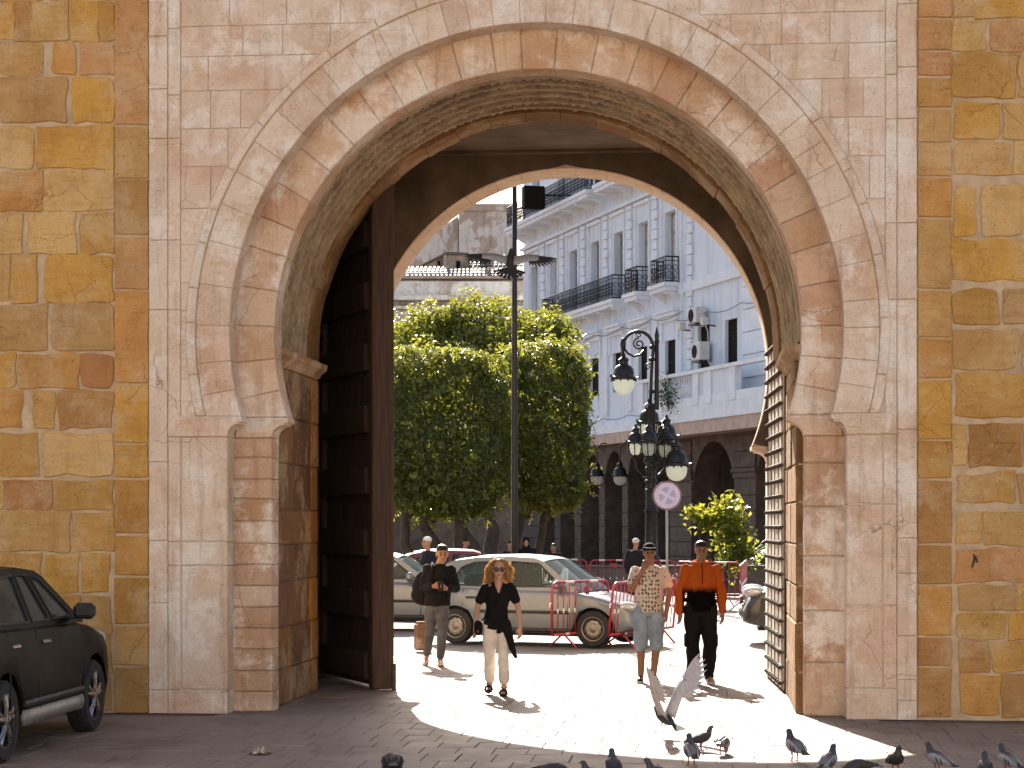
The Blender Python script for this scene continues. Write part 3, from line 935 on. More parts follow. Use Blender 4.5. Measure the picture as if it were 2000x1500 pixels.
# facade as a grid of wall rectangles around the openings, thickness 0.45
def wall_with_openings(mb, x0, x1, z0, z1, ops_, th):
    xs = sorted(set([x0, x1] + [o[0] for o in ops_] + [o[1] for o in ops_]))
    zs = sorted(set([z0, z1] + [o[2] for o in ops_] + [o[3] for o in ops_]))
    for i in range(len(xs) - 1):
        run = None
        for j in range(len(zs) - 1):
            cx, cz = (xs[i] + xs[i + 1]) / 2, (zs[j] + zs[j + 1]) / 2
            hole = any(o[0] < cx < o[1] and o[2] < cz < o[3] for o in ops_)
            if hole or not (x0 < cx < x1 and z0 < cz < z1):
                if run is not None: mb.append((xs[i], xs[i + 1], run, zs[j])); run = None
            else:
                if run is None: run = zs[j]
        if run is not None: mb.append((xs[i], xs[i + 1], run, zs[-1]))
rects = []
wall_with_openings(rects, T0, T1, ZST, ZTOP, ops, 0.45)
mb = MB()
for x0, x1, z0, z1 in rects: bbox(mb, x0, x1, 0, 0.5, z0, z1)
bbox(mb, T0, T1, 1.2, DEP, ZST, ZTOP)
bbox(mb, T0, T0 + 0.3, 0.45, 1.4, ZST, ZTOP)
wall = mb.build('wall', M['white_paint'], bw)
for x0, x1, z0, z1, kind in ops:
    if kind == 'french':
        f = MB()
        for a, b, c, d in ((x0, x0 + 0.1, z0, z1), (x1 - 0.1, x1, z0, z1), (x0, x1, z1 - 0.1, z1), (x0, x1, z0, z0 + 0.35), ((x0 + x1) / 2 - 0.06, (x0 + x1) / 2 + 0.06, z0, z1), (x0, x1, z0 + (z1 - z0) * 0.7, z0 + (z1 - z0) * 0.7 + 0.12)):
            bbox(f, a, b, 0.30, 0.38, c, d)
        w = f.build('window', M['win_frame'], bw)
        bbox(MB(), x0, x1, 0.36, 0.40, z0, z1).build('pane', M['pane'], w)
        if random.random() < 0.55:
            bbox(MB(), x0 + 0.1, x0 + (x1 - x0) * random.choice([0.45, 0.9]), 0.335, 0.35, z0 + 0.2, z1 - 0.1).build('curtain', M['ac_white'], w)
    else:
        w = bbox(MB(), x0, x1, 0.14, 0.2, z0, z1).build('shutter', M['shutter'], bw)
        f = MB()
        k = int((z1 - z0) / 0.14)
        for i in range(k):
            zc_ = z0 + (i + 0.5) * (z1 - z0) / k
            f.box(((x0 + x1) / 2, Y(0.13), zc_), (x1 - x0 - 0.14, 0.03, 0.06))
        tag(f.build('slats', M['shutter'], w), kind='stuff')
# hoods, pilasters, panels
def hood(x0, x1, z, depth=0.22):
    m_ = MB()
    bbox(m_, x0 - 0.25, x1 + 0.25, -depth, 0.0, z, z + 0.16)
    bbox(m_, x0 - 0.32, x1 + 0.32, -depth - 0.08, 0.0, z + 0.163, z + 0.26)
    bbox(m_, x0 - 0.18, x1 + 0.18, -depth * 0.5, 0.0, z - 0.2, z - 0.003)
    for x in (x0 - 0.22, x1 + 0.04): bbox(m_, x, x + 0.18, -0.07, 0.0, z - 1.0, z - 0.203)
    return m_.build('hood', M['white_trim'], bw)
for o in ops:
    if o[4] == 'dark' and o[0] < tu(1340): hood(o[0] - 0.2, o[1] + 0.2, o[3] + 0.95)
    if o[4] == 'french' and o[3] < ZB2: 
        m_ = MB()
        bbox(m_, o[0] - 0.35, o[1] + 0.35, -0.12, 0, WTOP + 0.75, WTOP + 0.9)
        bbox(m_, o[0] - 0.3, o[0] - 0.22, -0.06, 0, WBOT + 0.4, WTOP + 0.747)
        bbox(m_, o[1] + 0.22, o[1] + 0.3, -0.06, 0, WBOT + 0.4, WTOP + 0.747)
        m_.build('panel_frame', M['white_trim'], bw)
def quoin(x, z0, z1):
    m_ = MB()
    z = z0; i = 0
    while z < z1 - 0.1:
        h = min(0.42, z1 - z)
        w = 0.62 if i % 2 == 0 else 0.46
        m_.cbox((x, Y(-0.05), z + h / 2), (w, 0.1, h - 0.03), 0.02); z += h; i += 1
    return m_.build('pilaster', M['white_trim'], bw)
fr = [o for o in ops if o[4] == 'french' and o[3] < ZB2]
for a, b in zip(fr[:-1], fr[1:]):
    quoin((a[1] + b[0]) / 2, ZB1 + 0.4, ZB2 - 1.15)
    m_ = MB(); bbox(m_, (a[1] + b[0]) / 2 - 0.28, (a[1] + b[0]) / 2 + 0.28, -0.07, 0, ZST + 0.6, ZB1 - 1.0); m_.build('pilaster', M['white_trim'], bw)
quoin(tu(1349), ZST + 0.6, ZB2 - 1.15)
for i in range(7):                                       # rusticated joints at the near end
    z = ZST + 1.2 + i * 0.85
    m_ = bbox(MB(), tu(1452), T1, -0.07, 0, z, z + 0.80); m_.build('rustic_course', M['white_trim'], bw)
bbox(MB(), T0, T1, -0.32, 0, ZST - 0.28, ZST + 0.05).build('string_course', M['white_trim'], bw)
bbox(MB(), T0, T1, -0.18, 0, ZST + 0.053, ZST + 0.28).build('string_course', M['white_trim'], bw)
bbox(MB(), T0, T1, -0.30, 0.5, ZST - 0.75, ZST - 0.283).build('frieze', M['soffit_tan'], bw)
# iron railings: plain bars with a scroll between each pair of bars
def railing(mb, p0, p1, z, h=1.05):
    p0 = Vector(p0); p1 = Vector(p1)
    L = (p1 - p0).length
    if L < 0.05: return
    for zz, r_ in ((0.06, 0.022), (0.18, 0.016), (h - 0.16, 0.016), (h, 0.03)):
        mb.tube([(p0.x, p0.y, z + zz), (p1.x, p1.y, z + zz)], r_, 4)
    k = max(2, int(L / 0.20))
    dv = (p1 - p0) / L
    for i in range(k + 1):
        q = p0 + (p1 - p0) * (i / k)
        mb.tube([(q.x, q.y, z), (q.x, q.y, z + h)], 0.019, 4)
        if i < k:
            c = p0 + (p1 - p0) * ((i + 0.5) / k)
            for zc_, rr in ((0.34, 0.085), (0.62, 0.09)):
                mb.tube([(c.x + dv.x * rr * math.cos(a), c.y + dv.y * rr * math.cos(a), z + zc_ + rr * 1.25 * math.sin(a)) for a in [2 * PI * j_ / 8 for j_ in range(9)]], 0.018, 3, cap=False)
def balcony(x0, x1, z, out, label=None):
    s_ = MB()
    bbox(s_, x0 - 0.08, x1 + 0.08, -out - 0.08, 0, z - 0.16, z)
    bbox(s_, x0, x1, -out, 0, z - 0.34, z - 0.163)
    bal = s_.build('balcony', M['white_trim'], bw)
    k = max(2, int((x1 - x0) / 1.75) + 1)
    for i in range(k):
        x = x0 + 0.2 + (x1 - x0 - 0.4) * i / (k - 1)
        m_ = MB()
        poly = [(0, z - 0.345), (-out * 0.92, z - 0.345), (-out * 0.9, z - 0.42), (-out * 0.6, z - 0.46), (-out * 0.3, z - 0.6), (0, z - 0.78)]
        vs_ = [(x - 0.09, Y(o), zz) for o, zz in poly] + [(x + 0.09, Y(o), zz) for o, zz in poly]
        n_ = len(poly)
        m_.add(vs_, [tuple(range(n_)), tuple(range(2 * n_ - 1, n_ - 1, -1))] + [(i_, (i_ + 1) % n_, (i_ + 1) % n_ + n_, i_ + n_) for i_ in range(n_)])
        m_.build('bracket', M['white_trim'], bal)
    m_ = MB()
    e = 0.05
    railing(m_, (x0 + e, Y(-out + e), 0), (x1 - e, Y(-out + e), 0), z)
    railing(m_, (x0 + e, Y(-out + e), 0), (x0 + e, Y(-0.02), 0), z)
    railing(m_, (x1 - e, Y(-out + e), 0), (x1 - e, Y(-0.02), 0), z)
    tag(m_.build('railing', M['iron'], bal), kind='stuff')
balcony(tu(1080), tu(1222), ZB1, 0.62)
balcony(tu(1245), tu(1269), ZB1, 0.62)
balcony(tu(1296), tu(1327), ZB1, 0.62)
balcony(T0 + 0.1, tu(1185), ZB2, 0.95)
balcony(tu(1200), 14.0, ZB2, 0.95)
bbox(MB(), T0, T1, -0.2, 0, ZB2 - 1.12, ZB2 - 0.98).build('string_course', M['white_trim'], bw)
bbox(MB(), tu(1330), T1, -0.12, 0, ZB1 - 0.5, ZB1 - 0.1).build('string_course', M['white_trim'], bw)
bbox(MB(), T0, T1, -0.6, 0.4, ZTOP, ZTOP + 0.5).build('cornice', M['white_trim'], bw)
# balustraded terrace above the arcade at the near end
X0 = tu(1292); X1 = T1; out = 1.0
ter = bbox(MB(), X0, X1, -out, -0.003, ZST - 0.30, ZST + 0.28).build('terrace', M['white_trim'], bw)
bbox(MB(), X0 + 0.05, X1, -out + 0.05, -0.003, ZST - 0.8, ZST - 0.303).build('soffit', M['soffit_tan'], ter)
ztr = zu(1310, 741)
bbox(MB(), X0 - 0.04, X1, -out - 0.06, -out + 0.26, ztr - 0.14, ztr).build('rail', M['white_trim'], ter)
bbox(MB(), X0, X1, -out, -out + 0.2, ZST + 0.283, ZST + 0.62).build('plinth', M['white_trim'], ter)
ped = [X0 + 0.25, tu(1318), tu(1408) - 0.1, tu(1432), tu(1480)]
for x in ped:
    bbox(MB(), x - 0.28, x + 0.28, -out - 0.03, -out + 0.23, ZST + 0.29, ztr - 0.143).build('pedestal', M['white_trim'], ter)
bprof = [(0.05, 0.0), (0.07, 0.04), (0.05, 0.09), (0.085, 0.22), (0.045, 0.42), (0.06, 0.5), (0.075, 0.56)]
hb = ztr - 0.143 - (ZST + 0.62)
bal_me = None
for a, b in ((ped[0], ped[1]), (ped[1], ped[2])):
    n_ = int((b - a - 0.7) / 0.24)
    for i in range(max(1, n_)):
        x = a + 0.42 + (b - a - 0.84) * (i / max(1, n_ - 1))
        if bal_me is None:
            o = MB().lathe([(r_, z * hb / 0.56) for r_, z in bprof], 8).build('baluster', M['white_trim'], ter, smooth=True)
            bal_me = o.data
        else: o = link('baluster', bal_me, None, ter)
        o.location = (x, Y(-out + 0.1), ZST + 0.62)
for a, b in ((ped[2], ped[3]), (ped[3], ped[4])):
    bbox(MB(), a + 0.28, b - 0.28, -out + 0.03, -out + 0.17, ZST + 0.62, ztr - 0.143).build('parapet', M['white_paint'], ter)
# arcade: piers, arches, dark interior
zsp = zu(1226, 930); zcr = zu(1200, 889)
ARC = [(tu(1140) - 0.3, tu(1172)), (tu(1183), tu(1217)), (tu(1228), tu(1262)), (tu(1272), tu(1310)), (tu(1352), tu(1436)), (tu(1478), tu(1478) + 3.6)]
x = ARC[0][0]
while x > T0 + 3.5:
    ARC.insert(0, (x - 3.1, x - 0.9)); x -= 3.1
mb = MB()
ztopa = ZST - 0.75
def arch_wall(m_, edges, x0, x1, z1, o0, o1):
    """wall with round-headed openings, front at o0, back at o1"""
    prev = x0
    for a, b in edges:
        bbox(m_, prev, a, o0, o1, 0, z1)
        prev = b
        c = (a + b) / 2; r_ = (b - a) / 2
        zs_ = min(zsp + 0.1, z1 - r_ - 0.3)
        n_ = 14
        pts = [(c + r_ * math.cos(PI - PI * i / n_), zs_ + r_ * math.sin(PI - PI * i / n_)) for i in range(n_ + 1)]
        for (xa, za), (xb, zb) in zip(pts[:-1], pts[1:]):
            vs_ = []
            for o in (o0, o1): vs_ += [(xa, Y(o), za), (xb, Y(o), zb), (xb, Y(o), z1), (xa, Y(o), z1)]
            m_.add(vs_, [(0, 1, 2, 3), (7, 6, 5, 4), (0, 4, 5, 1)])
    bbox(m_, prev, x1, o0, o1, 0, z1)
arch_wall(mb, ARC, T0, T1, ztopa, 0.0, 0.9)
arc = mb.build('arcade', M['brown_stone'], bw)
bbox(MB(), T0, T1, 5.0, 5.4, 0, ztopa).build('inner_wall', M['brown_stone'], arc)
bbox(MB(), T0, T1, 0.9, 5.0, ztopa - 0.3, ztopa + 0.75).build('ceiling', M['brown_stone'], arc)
ends = [T0] + [q for ab in ARC for q in ab] + [T1]
piers = [(ends[i], ends[i + 1]) for i in range(0, len(ends), 2)]
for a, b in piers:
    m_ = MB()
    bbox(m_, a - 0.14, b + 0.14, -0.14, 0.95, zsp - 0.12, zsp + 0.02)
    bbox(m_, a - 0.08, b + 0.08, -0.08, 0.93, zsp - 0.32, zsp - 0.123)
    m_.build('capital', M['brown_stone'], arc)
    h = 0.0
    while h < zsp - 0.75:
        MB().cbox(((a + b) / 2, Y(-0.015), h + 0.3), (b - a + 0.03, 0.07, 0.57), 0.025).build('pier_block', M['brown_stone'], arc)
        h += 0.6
# rusticated big pier blocks above the capitals at the near end
for a, b in piers[-3:]:
    z = zsp + 0.03
    while z < ztopa - 0.2:
        h = min(0.62, ztopa - z)
        MB().cbox(((a + b) / 2, Y(-0.03), z + h / 2), (b - a - 0.05, 0.08, h - 0.03), 0.03).build('pier_block', M['brown_stone'], arc)
        z += h
M['cable'] = plain('grey_cable', (0.10, 0.10, 0.11), 0.7, 0, 0.1, 5, 0, 20)
for z_, xa_, xb_, sag in ((ZST + 0.42, tu(1100), tu(1290), 0.12), (ZB1 - 1.25, tu(1120), tu(1345), 0.18), (DTOP + 0.7, tu(1330), T1, 0.15)):
    MB().tube([(xa_ + (xb_ - xa_) * i / 24, Y(-0.24), z_ - sag * abs(math.sin(i / 24 * PI * 4))) for i in range(25)], 0.016, 5).build('cable', M['cable'], bw)
MB().tube([(tu(1338), Y(-0.14), ZST + 0.3), (tu(1338), Y(-0.14), ZB2 - 1.2)], 0.05, 6).build('drainpipe', M['white_trim'], bw)
# black box sign at the far corner
sg_ = thing('box_sign', 'black projecting box sign at the far corner of the upper balcony', 'sign', org, bang)
sx = tu(1119)
d_ = D0 - sx * math.cos(TH)
MB().cbox((sx, Y(-1.95), zat(390, d_)), (0.5, 1.0, zat(368, d_) - zat(412, d_)), 0.03).build('panel', M['shutter'], sg_)
MB().tube([(sx, Y(-1.4), zat(384, d_)), (sx + 0.3, Y(0.0), zat(384, d_))], 0.05, 6).build('arm', M['iron'], sg_)

# air conditioners on the white wall
def ac(u, v, w, h, label, turn=0.0, mount=-0.34):
    tt = tu(u); d = D0 - tt * math.cos(TH); z = zat(v, d)
    a = thing('air_conditioner', label, 'air conditioner', org + ex * tt + ey * Y(mount) + Vector((0, 0, z - h / 2)), bang, 'air conditioners on the white wall')
    MB().cbox((0, 0, h / 2), (w, 0.42, h), 0.03).build('casing', M['ac_white'], a)
    m_ = MB()
    Mx = Matrix.Translation((-w * 0.12, Y(-0.215), h / 2)) @ Matrix.Rotation(PI / 2, 4, 'X')
    for r_ in (0.08, 0.16, 0.24): m_.tube([(r_ * 1.0 * math.cos(q), r_ * math.sin(q), 0) for q in [2 * PI * i / 20 for i in range(21)]], 0.014, 4, Mx, cap=False)
    g_ = m_.build('grille', M['iron'], a)
    MB().lathe([(0.26, -0.01), (0.26, 0.008)], 20, Mx).build('fan_recess', M['shutter'], a)
    MB().box((0, Y(0.02), -0.04), (w * 0.9, 0.5, 0.05)).build('bracket', M['iron'], a)
    MB().tube([(w * 0.4, Y(0.1), 0.1), (w * 0.55, Y(0.25), -0.3), (w * 0.5, Y(0.3), -0.9)], 0.025, 5).build('pipe', M['ac_white'], a)
    return a
ac(1384, 687, 0.95, 0.72, 'lower air conditioner hung across a dark window of the white building')
ac(1377, 617, 0.9, 0.62, 'upper air conditioner on a bracket above the dark windows')
for u, v, lab in ((1352, 638, 'small floodlight left of the upper air conditioner'), (1397, 628, 'small floodlight right of the upper air conditioner')):
    tt = tu(u); d = D0 - tt * math.cos(TH); z = zat(v, d)
    a = thing('floodlight', lab, 'floodlight', org + ex * tt + ey * Y(-0.45) + Vector((0, 0, z - 0.15)), bang)
    MB().cbox((0, 0, 0.15), (0.34, 0.22, 0.30), 0.03).build('housing', M['ac_white'], a)
    MB().box((0, Y(-0.115), 0.15), (0.28, 0.012, 0.24)).build('lens', M['pane'], a)
    MB().tube([(0, 0, 0.02), (0, Y(0.45), -0.02)], 0.03, 5).build('arm', M['iron'], a)

# ================================================================== far buildings at the left
M['pale_wall'] = None
t = NT('peeling_wall')
p = t.obj()
n = t.noise(p, 0.35, 7, 0.65, 0.6); n2 = t.noise(p, 2.5, 6, 0.7)
st = t.noise(t.scale(p, (2.5, 2.5, 0.25)), 1.0, 5, 0.65)
b = t.mix(t.ramp(n, [(0.40, (0.56, 0.52, 0.47)), (0.50, (0.60, 0.56, 0.51)), (0.54, (0.40, 0.32, 0.26))]), t.ramp(n2, [(0.3, (0.75, 0.72, 0.7)), (0.7, (1.05, 1.05, 1.05))]), 0.7, 'MULTIPLY')
b = t.mix(b, (0.40, 0.34, 0.29), t.math(t.ramp(st, [(0.52, 0.0), (0.7, 1.0)]), 0.6), 'MULTIPLY')
M['pale_wall'] = t.done(b, 0.9, t.bump(n2, 0.4, 0.05))
t = NT('clay_roof_tile')
oi = t.nd('ShaderNodeNewGeometry').outputs['Random Per Island']
M['tile'] = t.done(t.ramp(oi, [(0.0, (0.055, 0.033, 0.024)), (0.7, (0.095, 0.06, 0.045)), (1.0, (0.24, 0.20, 0.165))]), 0.6)
M['brick_old'] = plain('old_chimney_brick', (0.30, 0.225, 0.18), 0.9, 0, 0.3, 2.0, 0.4, 10.0, True)
def far_thing(name, label, u, d):
    return thing(name, label, 'building', pv(u, d, 0), VIEW_ROT)
def px(u, d, ub): return (u - ub) / FPX * d     # local x
def tiles(parent, x0, x1, y0, z0, y1, z1, nm='roof_tiles'):
    """rows of half-round clay tiles on a slope from the eave (y0, z0) to the ridge (y1, z1)"""
    L = math.hypot(y1 - y0, z1 - z0)
    nr = max(2, int(L / 0.36)); nc = max(2, int((x1 - x0) / 0.24))
    m_ = MB()
    ty, tz = (y1 - y0) / L, (z1 - z0) / L
    ny, nz = -tz, ty
    for r_ in range(nr):
        for c in range(nc):
            x = x0 + (c + 0.5) * (x1 - x0) / nc + random.uniform(-0.015, 0.015)
            s0 = r_ * L / nr; s1 = s0 + L / nr * 1.12
            vs_ = []
            for s_, lift in ((s0, 0.05), (s1, 0.0)):
                for k in range(4):
                    an = PI * k / 3
                    dx = -0.10 * math.cos(an); up = 0.07 * math.sin(an) + lift
                    vs_.append((x + dx, y0 + ty * s_ + ny * up, z0 + tz * s_ + nz * up))
            m_.add(vs_, [(0, 1, 5, 4), (1, 2, 6, 5), (2, 3, 7, 6), (0, 3, 2, 1)])
    m_.add([(x0, y0, z0 - 0.02), (x1, y0, z0 - 0.02), (x1, y1, z1 - 0.02), (x0, y1, z1 - 0.02)], [(0, 1, 2, 3)])
    o = m_.build(nm, M['tile'], parent)
    tag(o, kind='stuff')
    return o
DA = 118.0
def za(v): return zat(v, DA)
ub = 900
ha = far_thing('tiled_house', 'weathered pale house with red tiled roofs and chimneys beyond the trees', ub, DA)
x0, x1 = px(560, DA, ub), px(1040, DA, ub)
MB().box(((x0 + x1) / 2, 5, za(575) / 2), (x1 - x0, 10, za(575))).build('wall', M['pale_wall'], ha)
MB().box(((x0 + x1) / 2, -0.25, (za(552) + za(580)) / 2), (x1 - x0 + 0.6, 0.7, za(552) - za(580))).build('parapet', M['pale_wall'], ha)
MB().box(((x0 + x1) / 2, -0.5, za(585) - 0.0), (x1 - x0 + 0.9, 1.2, 0.25)).build('cornice', M['pale_wall'], ha)
MB().box(((x0 + x1) / 2, -0.2, za(602)), (x1 - x0 + 0.4, 0.8, 0.15)).build('cornice', M['pale_wall'], ha)
MB().box(((x0 + x1) / 2, -0.15, 3.4), (x1 - x0, 0.3, 6.8)).build('ground_storey', M['brown_stone'], ha)
for u in range(600, 1040, 42):
    if u > 700: MB().box((px(u, DA, ub), -0.06, za(680)), (0.9, 0.14, 2.3)).build('shutter', M['win_frame'], ha)
# set-back attic storey with windows, tiled lean-to above
x0a = px(700, DA, ub)
MB().box(((x0a + x1) / 2, 5.5, (za(575) + za(538)) / 2), (x1 - x0a, 7, za(538) - za(575))).build('attic', M['pale_wall'], ha)
for u0, u1 in ((822, 848), (890, 922), (956, 982), (985, 1018), (735, 760)):
    MB().box(((px(u0, DA, ub) + px(u1, DA, ub)) / 2, 1.98, za(547)), (px(u1, DA, ub) - px(u0, DA, ub), 0.08, za(540) - za(553))).build('attic_window', M['brick_old'], ha)
MB().box(((x0a + x1) / 2, 2.6, za(537)), (x1 - x0a + 0.4, 3.0, 0.14)).build('eave', M['brick_old'], ha)
tiles(ha, px(790, DA, ub), px(875, DA, ub), 1.2, za(536), 2.5, za(512))
tiles(ha, px(875, DA, ub), px(1022, DA, ub), 1.2, za(536), 2.4, za(516))
tiles(ha, px(912, DA, ub), px(1022, DA, ub), 3.0, za(508), 4.9, za(478))
mb = MB()
MB().box(((px(870, DA, ub) + px(1022, DA, ub)) / 2, 5.0, (za(538) + za(512)) / 2), (px(1022, DA, ub) - px(870, DA, ub), 3.8, za(512) - za(538))).build('roof_wall', M['pale_wall'], ha)
# sloping dormer body between the tiled slopes
pl_ = [(px(800, DA, ub), za(512)), (px(925, DA, ub), za(512)), (px(908, DA, ub), za(478)), (px(868, DA, ub), za(476)), (px(842, DA, ub), za(486))]
MB().prism(pl_, 4.5, 9.0).build('dormer', M['brick_old'], ha)
MB().prism([(px(794, DA, ub), za(514)), (px(800, DA, ub), za(508)), (px(868, DA, ub), za(473)), (px(912, DA, ub), za(475)), (px(912, DA, ub), za(479)), (px(868, DA, ub), za(478))], 4.1, 9.2).build('dormer_roof', M['tile'], ha)
for u, w in ((852, 5), (891, 8)):
    MB().box((px(u, DA, ub), 4.46, za(500)), (w / FPX * DA, 0.1, za(490) - za(509))).build('dormer_window', M['shutter'], ha)
def chimney(par, u, v0, v1, wpx, y, mat, pot=True):
    w = wpx / FPX * DA
    m_ = MB(); x = px(u, DA, ub)
    m_.cbox((x, y, (za(v0) + za(v1)) / 2), (w, w * 0.9, za(v0) - za(v1)), 0.03)
    m_.cbox((x, y, za(v0) - 0.06), (w * 1.25, w * 1.1, 0.16), 0.03)
    o = m_.build('chimney', mat, par)
    if pot: MB().lathe([(w * 0.28, za(v0)), (w * 0.24, za(v0) + 0.35), (w * 0.3, za(v0) + 0.38)], 8, Matrix.Translation((x, y, 0))).build('chimney_pot', M['tile'], o)
chimney(ha, 943, 472, 522, 20, 4.6, M['pale_wall'], False)
chimney(ha, 941, 440, 473, 9, 4.6, M['brick_old'], False)
chimney(ha, 951, 464, 476, 6, 4.6, M['brick_old'], False)
chimney(ha, 958, 460, 485, 5, 5.5, M['brick_old'], False)
chimney(ha, 864, 468, 512, 6, 4.2, M['brick_old'], False)
DB = 150.0
def zb(v): return zat(v, DB)
hb_ = far_thing('weathered_block', 'tall blank wall block with stained peeling parapet behind the tiled roofs', 900, DB)
def pb(u): return (u - 900) / FPX * DB
MB().box(((pb(896) + pb(1000)) / 2, 5, zb(408) / 2), (pb(1000) - pb(896), 10, zb(408))).build('wall', M['pale_wall'], hb_)
MB().box(((pb(895) + pb(1001)) / 2, -0.1, zb(406)), (pb(1001) - pb(895) + 0.2, 0.5, 0.5)).build('parapet', M['pale_wall'], hb_)
MB().prism([(pb(700), 0), (pb(894), 0), (pb(894), zb(418)), (pb(862), zb(440)), (pb(700), zb(480))], 1.0, 9).build('side_wing', M['pale_wall'], hb_)
m_ = MB(); m_.cbox((pb(950), 3, zb(398)), (0.7, 0.7, zb(390) - zb(408)), 0.03)
for k in (-0.45, -0.15, 0.15, 0.45): m_.box((pb(950) + k, 3, zb(391)), (0.08, 0.5, 0.3))
m_.box((pb(950), 3, zb(389.5)), (1.2, 0.8, 0.1)); m_.build('chimney', M['pale_wall'], hb_)
MB().tube([(pb(938), 3, zb(408)), (pb(934), 3, zb(390))], 0.05, 5).build('antenna', M['iron'], hb_)
# closing off the street behind the trees: a long plain block
DCc = 175.0
hc = far_thing('distant_block', 'distant pale apartment block low behind the trees', 640, DCc)
MB().box((0, 6, 9), (30, 10, 18)).build('wall', M['pale_wall'], hc)
for i in range(5):
    for j in range(4): MB().box((-12 + i * 5.5, 0.98, 4 + j * 4), (1.4, 0.1, 2.2)).build('window', M['win_frame'], hc)

# ================================================================== unseen houses added behind the camera to bounce warm sunlight onto the gate
M['bounce_wall'] = plain('bounce_house_plaster', (0.66, 0.56, 0.44), 0.9, 0, 0.12, 0.6, 0.2, 8.0)
for i, (xc, w_, h_, lab) in enumerate(((-24, 22, 13.5, 'unseen pale house added behind the viewer to reflect light onto the gate, left'), (0, 24, 15.0, 'unseen pale house added behind the viewer to reflect light onto the gate, middle'), (24, 22, 13.0, 'unseen pale house added behind the viewer to reflect light onto the gate, right'))):
    hs = thing('added_bounce_house', lab, 'building', (xc, -38.0, 0), 0.0, 'unseen houses added behind the viewer for bounced light')
    MB().box((0, -5, h_ / 2), (w_, 10, h_)).build('wall', M['bounce_wall'], hs)
    MB().box((0, -4.8, h_ + 0.2), (w_ + 0.5, 10.6, 0.4)).build('cornice', M['bounce_wall'], hs)
    for c_ in range(6):
        for r_ in range(3):
            f_ = MB().box((-w_ / 2 + (c_ + 0.5) * w_ / 6, 0.03, 3.2 + r_ * 4.0), (1.3, 0.12, 2.1)).build('window', M['win_frame'], hs)
            MB().box((-w_ / 2 + (c_ + 0.5) * w_ / 6, 0.10, 3.2 + r_ * 4.0), (1.1, 0.03, 1.9)).build('pane', M['pane'], f_)
# ================================================================== trees and plants
def leaf_mat(name, lo, mid, hi, trans):
    t = NT(name)
    g = t.nd('ShaderNodeNewGeometry').outputs['Random Per Island']
    col = t.ramp(g, [(0.0, lo), (0.5, mid), (1.0, hi)])
    t.done(col, 0.30)
    tr = t.nd('ShaderNodeBsdfTranslucent')
    t.l.new(t.mix(col, trans, 0.65), tr.inputs[0])
    mx = t.nd('ShaderNodeMixShader'); mx.inputs[0].default_value = 0.48
    t.l.new(t.b.outputs[0], mx.inputs[1]); t.l.new(tr.outputs[0], mx.inputs[2])
    t.l.new(mx.outputs[0], t.out.inputs[0])
    return t.m
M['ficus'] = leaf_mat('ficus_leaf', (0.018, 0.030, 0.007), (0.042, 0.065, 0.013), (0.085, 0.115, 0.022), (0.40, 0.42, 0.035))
M['ficus_bright'] = leaf_mat('ficus_bright_leaf', (0.05, 0.075, 0.015), (0.08, 0.115, 0.020), (0.12, 0.150, 0.03), (0.55, 0.52, 0.05))  # brighter greens, putting sunlit crown tops into the leaf colour
M['palm'] = leaf_mat('palm_leaf', (0.02, 0.035, 0.010), (0.03, 0.05, 0.014), (0.05, 0.07, 0.02), (0.12, 0.18, 0.03))
M['bark'] = plain('ficus_bark', (0.058, 0.042, 0.032), 0.9, 0, 0.4, 3.0, 0.7, 20.0, True)
def leaves(pts, nrm, size, rs, name, mat, parent, droop=0.25):
    """one mesh of folded leaf faces at pts (N,3), facing roughly nrm"""
    n = len(pts)
    a = nrm + rs.normal(0, 0.55, (n, 3)); a[:, 2] += droop
    a /= np.linalg.norm(a, axis=1)[:, None] + 1e-9
    ref = rs.normal(0, 1, (n, 3))
    t1 = np.cross(a, ref); t1 /= np.linalg.norm(t1, axis=1)[:, None] + 1e-9
    t2 = np.cross(a, t1)
    s = size * rs.uniform(0.6, 1.35, (n, 1))
    p0 = pts - t1 * s * 0.6
    p1 = pts + t2 * s * 0.30 + a * s * 0.08
    p2 = pts + t1 * s * 0.6 - a * s * 0.10
    p3 = pts - t2 * s * 0.30 + a * s * 0.08
    v = np.stack([p0, p1, p2, p3], 1).reshape(-1, 3)
    me = bpy.data.meshes.new(name)
    me.vertices.add(4 * n); me.vertices.foreach_set('co', v.astype(np.float32).ravel())
    idx = np.arange(4 * n, dtype=np.int32).reshape(n, 4)
    tri = np.concatenate([idx[:, [0, 1, 2]], idx[:, [0, 2, 3]]], 1).reshape(-1)
    me.loops.add(6 * n); me.loops.foreach_set('vertex_index', tri)
    me.polygons.add(2 * n)
    me.polygons.foreach_set('loop_start', np.arange(0, 6 * n, 3, dtype=np.int32))
    me.update(calc_edges=True)
    return link(name, me, mat, parent)
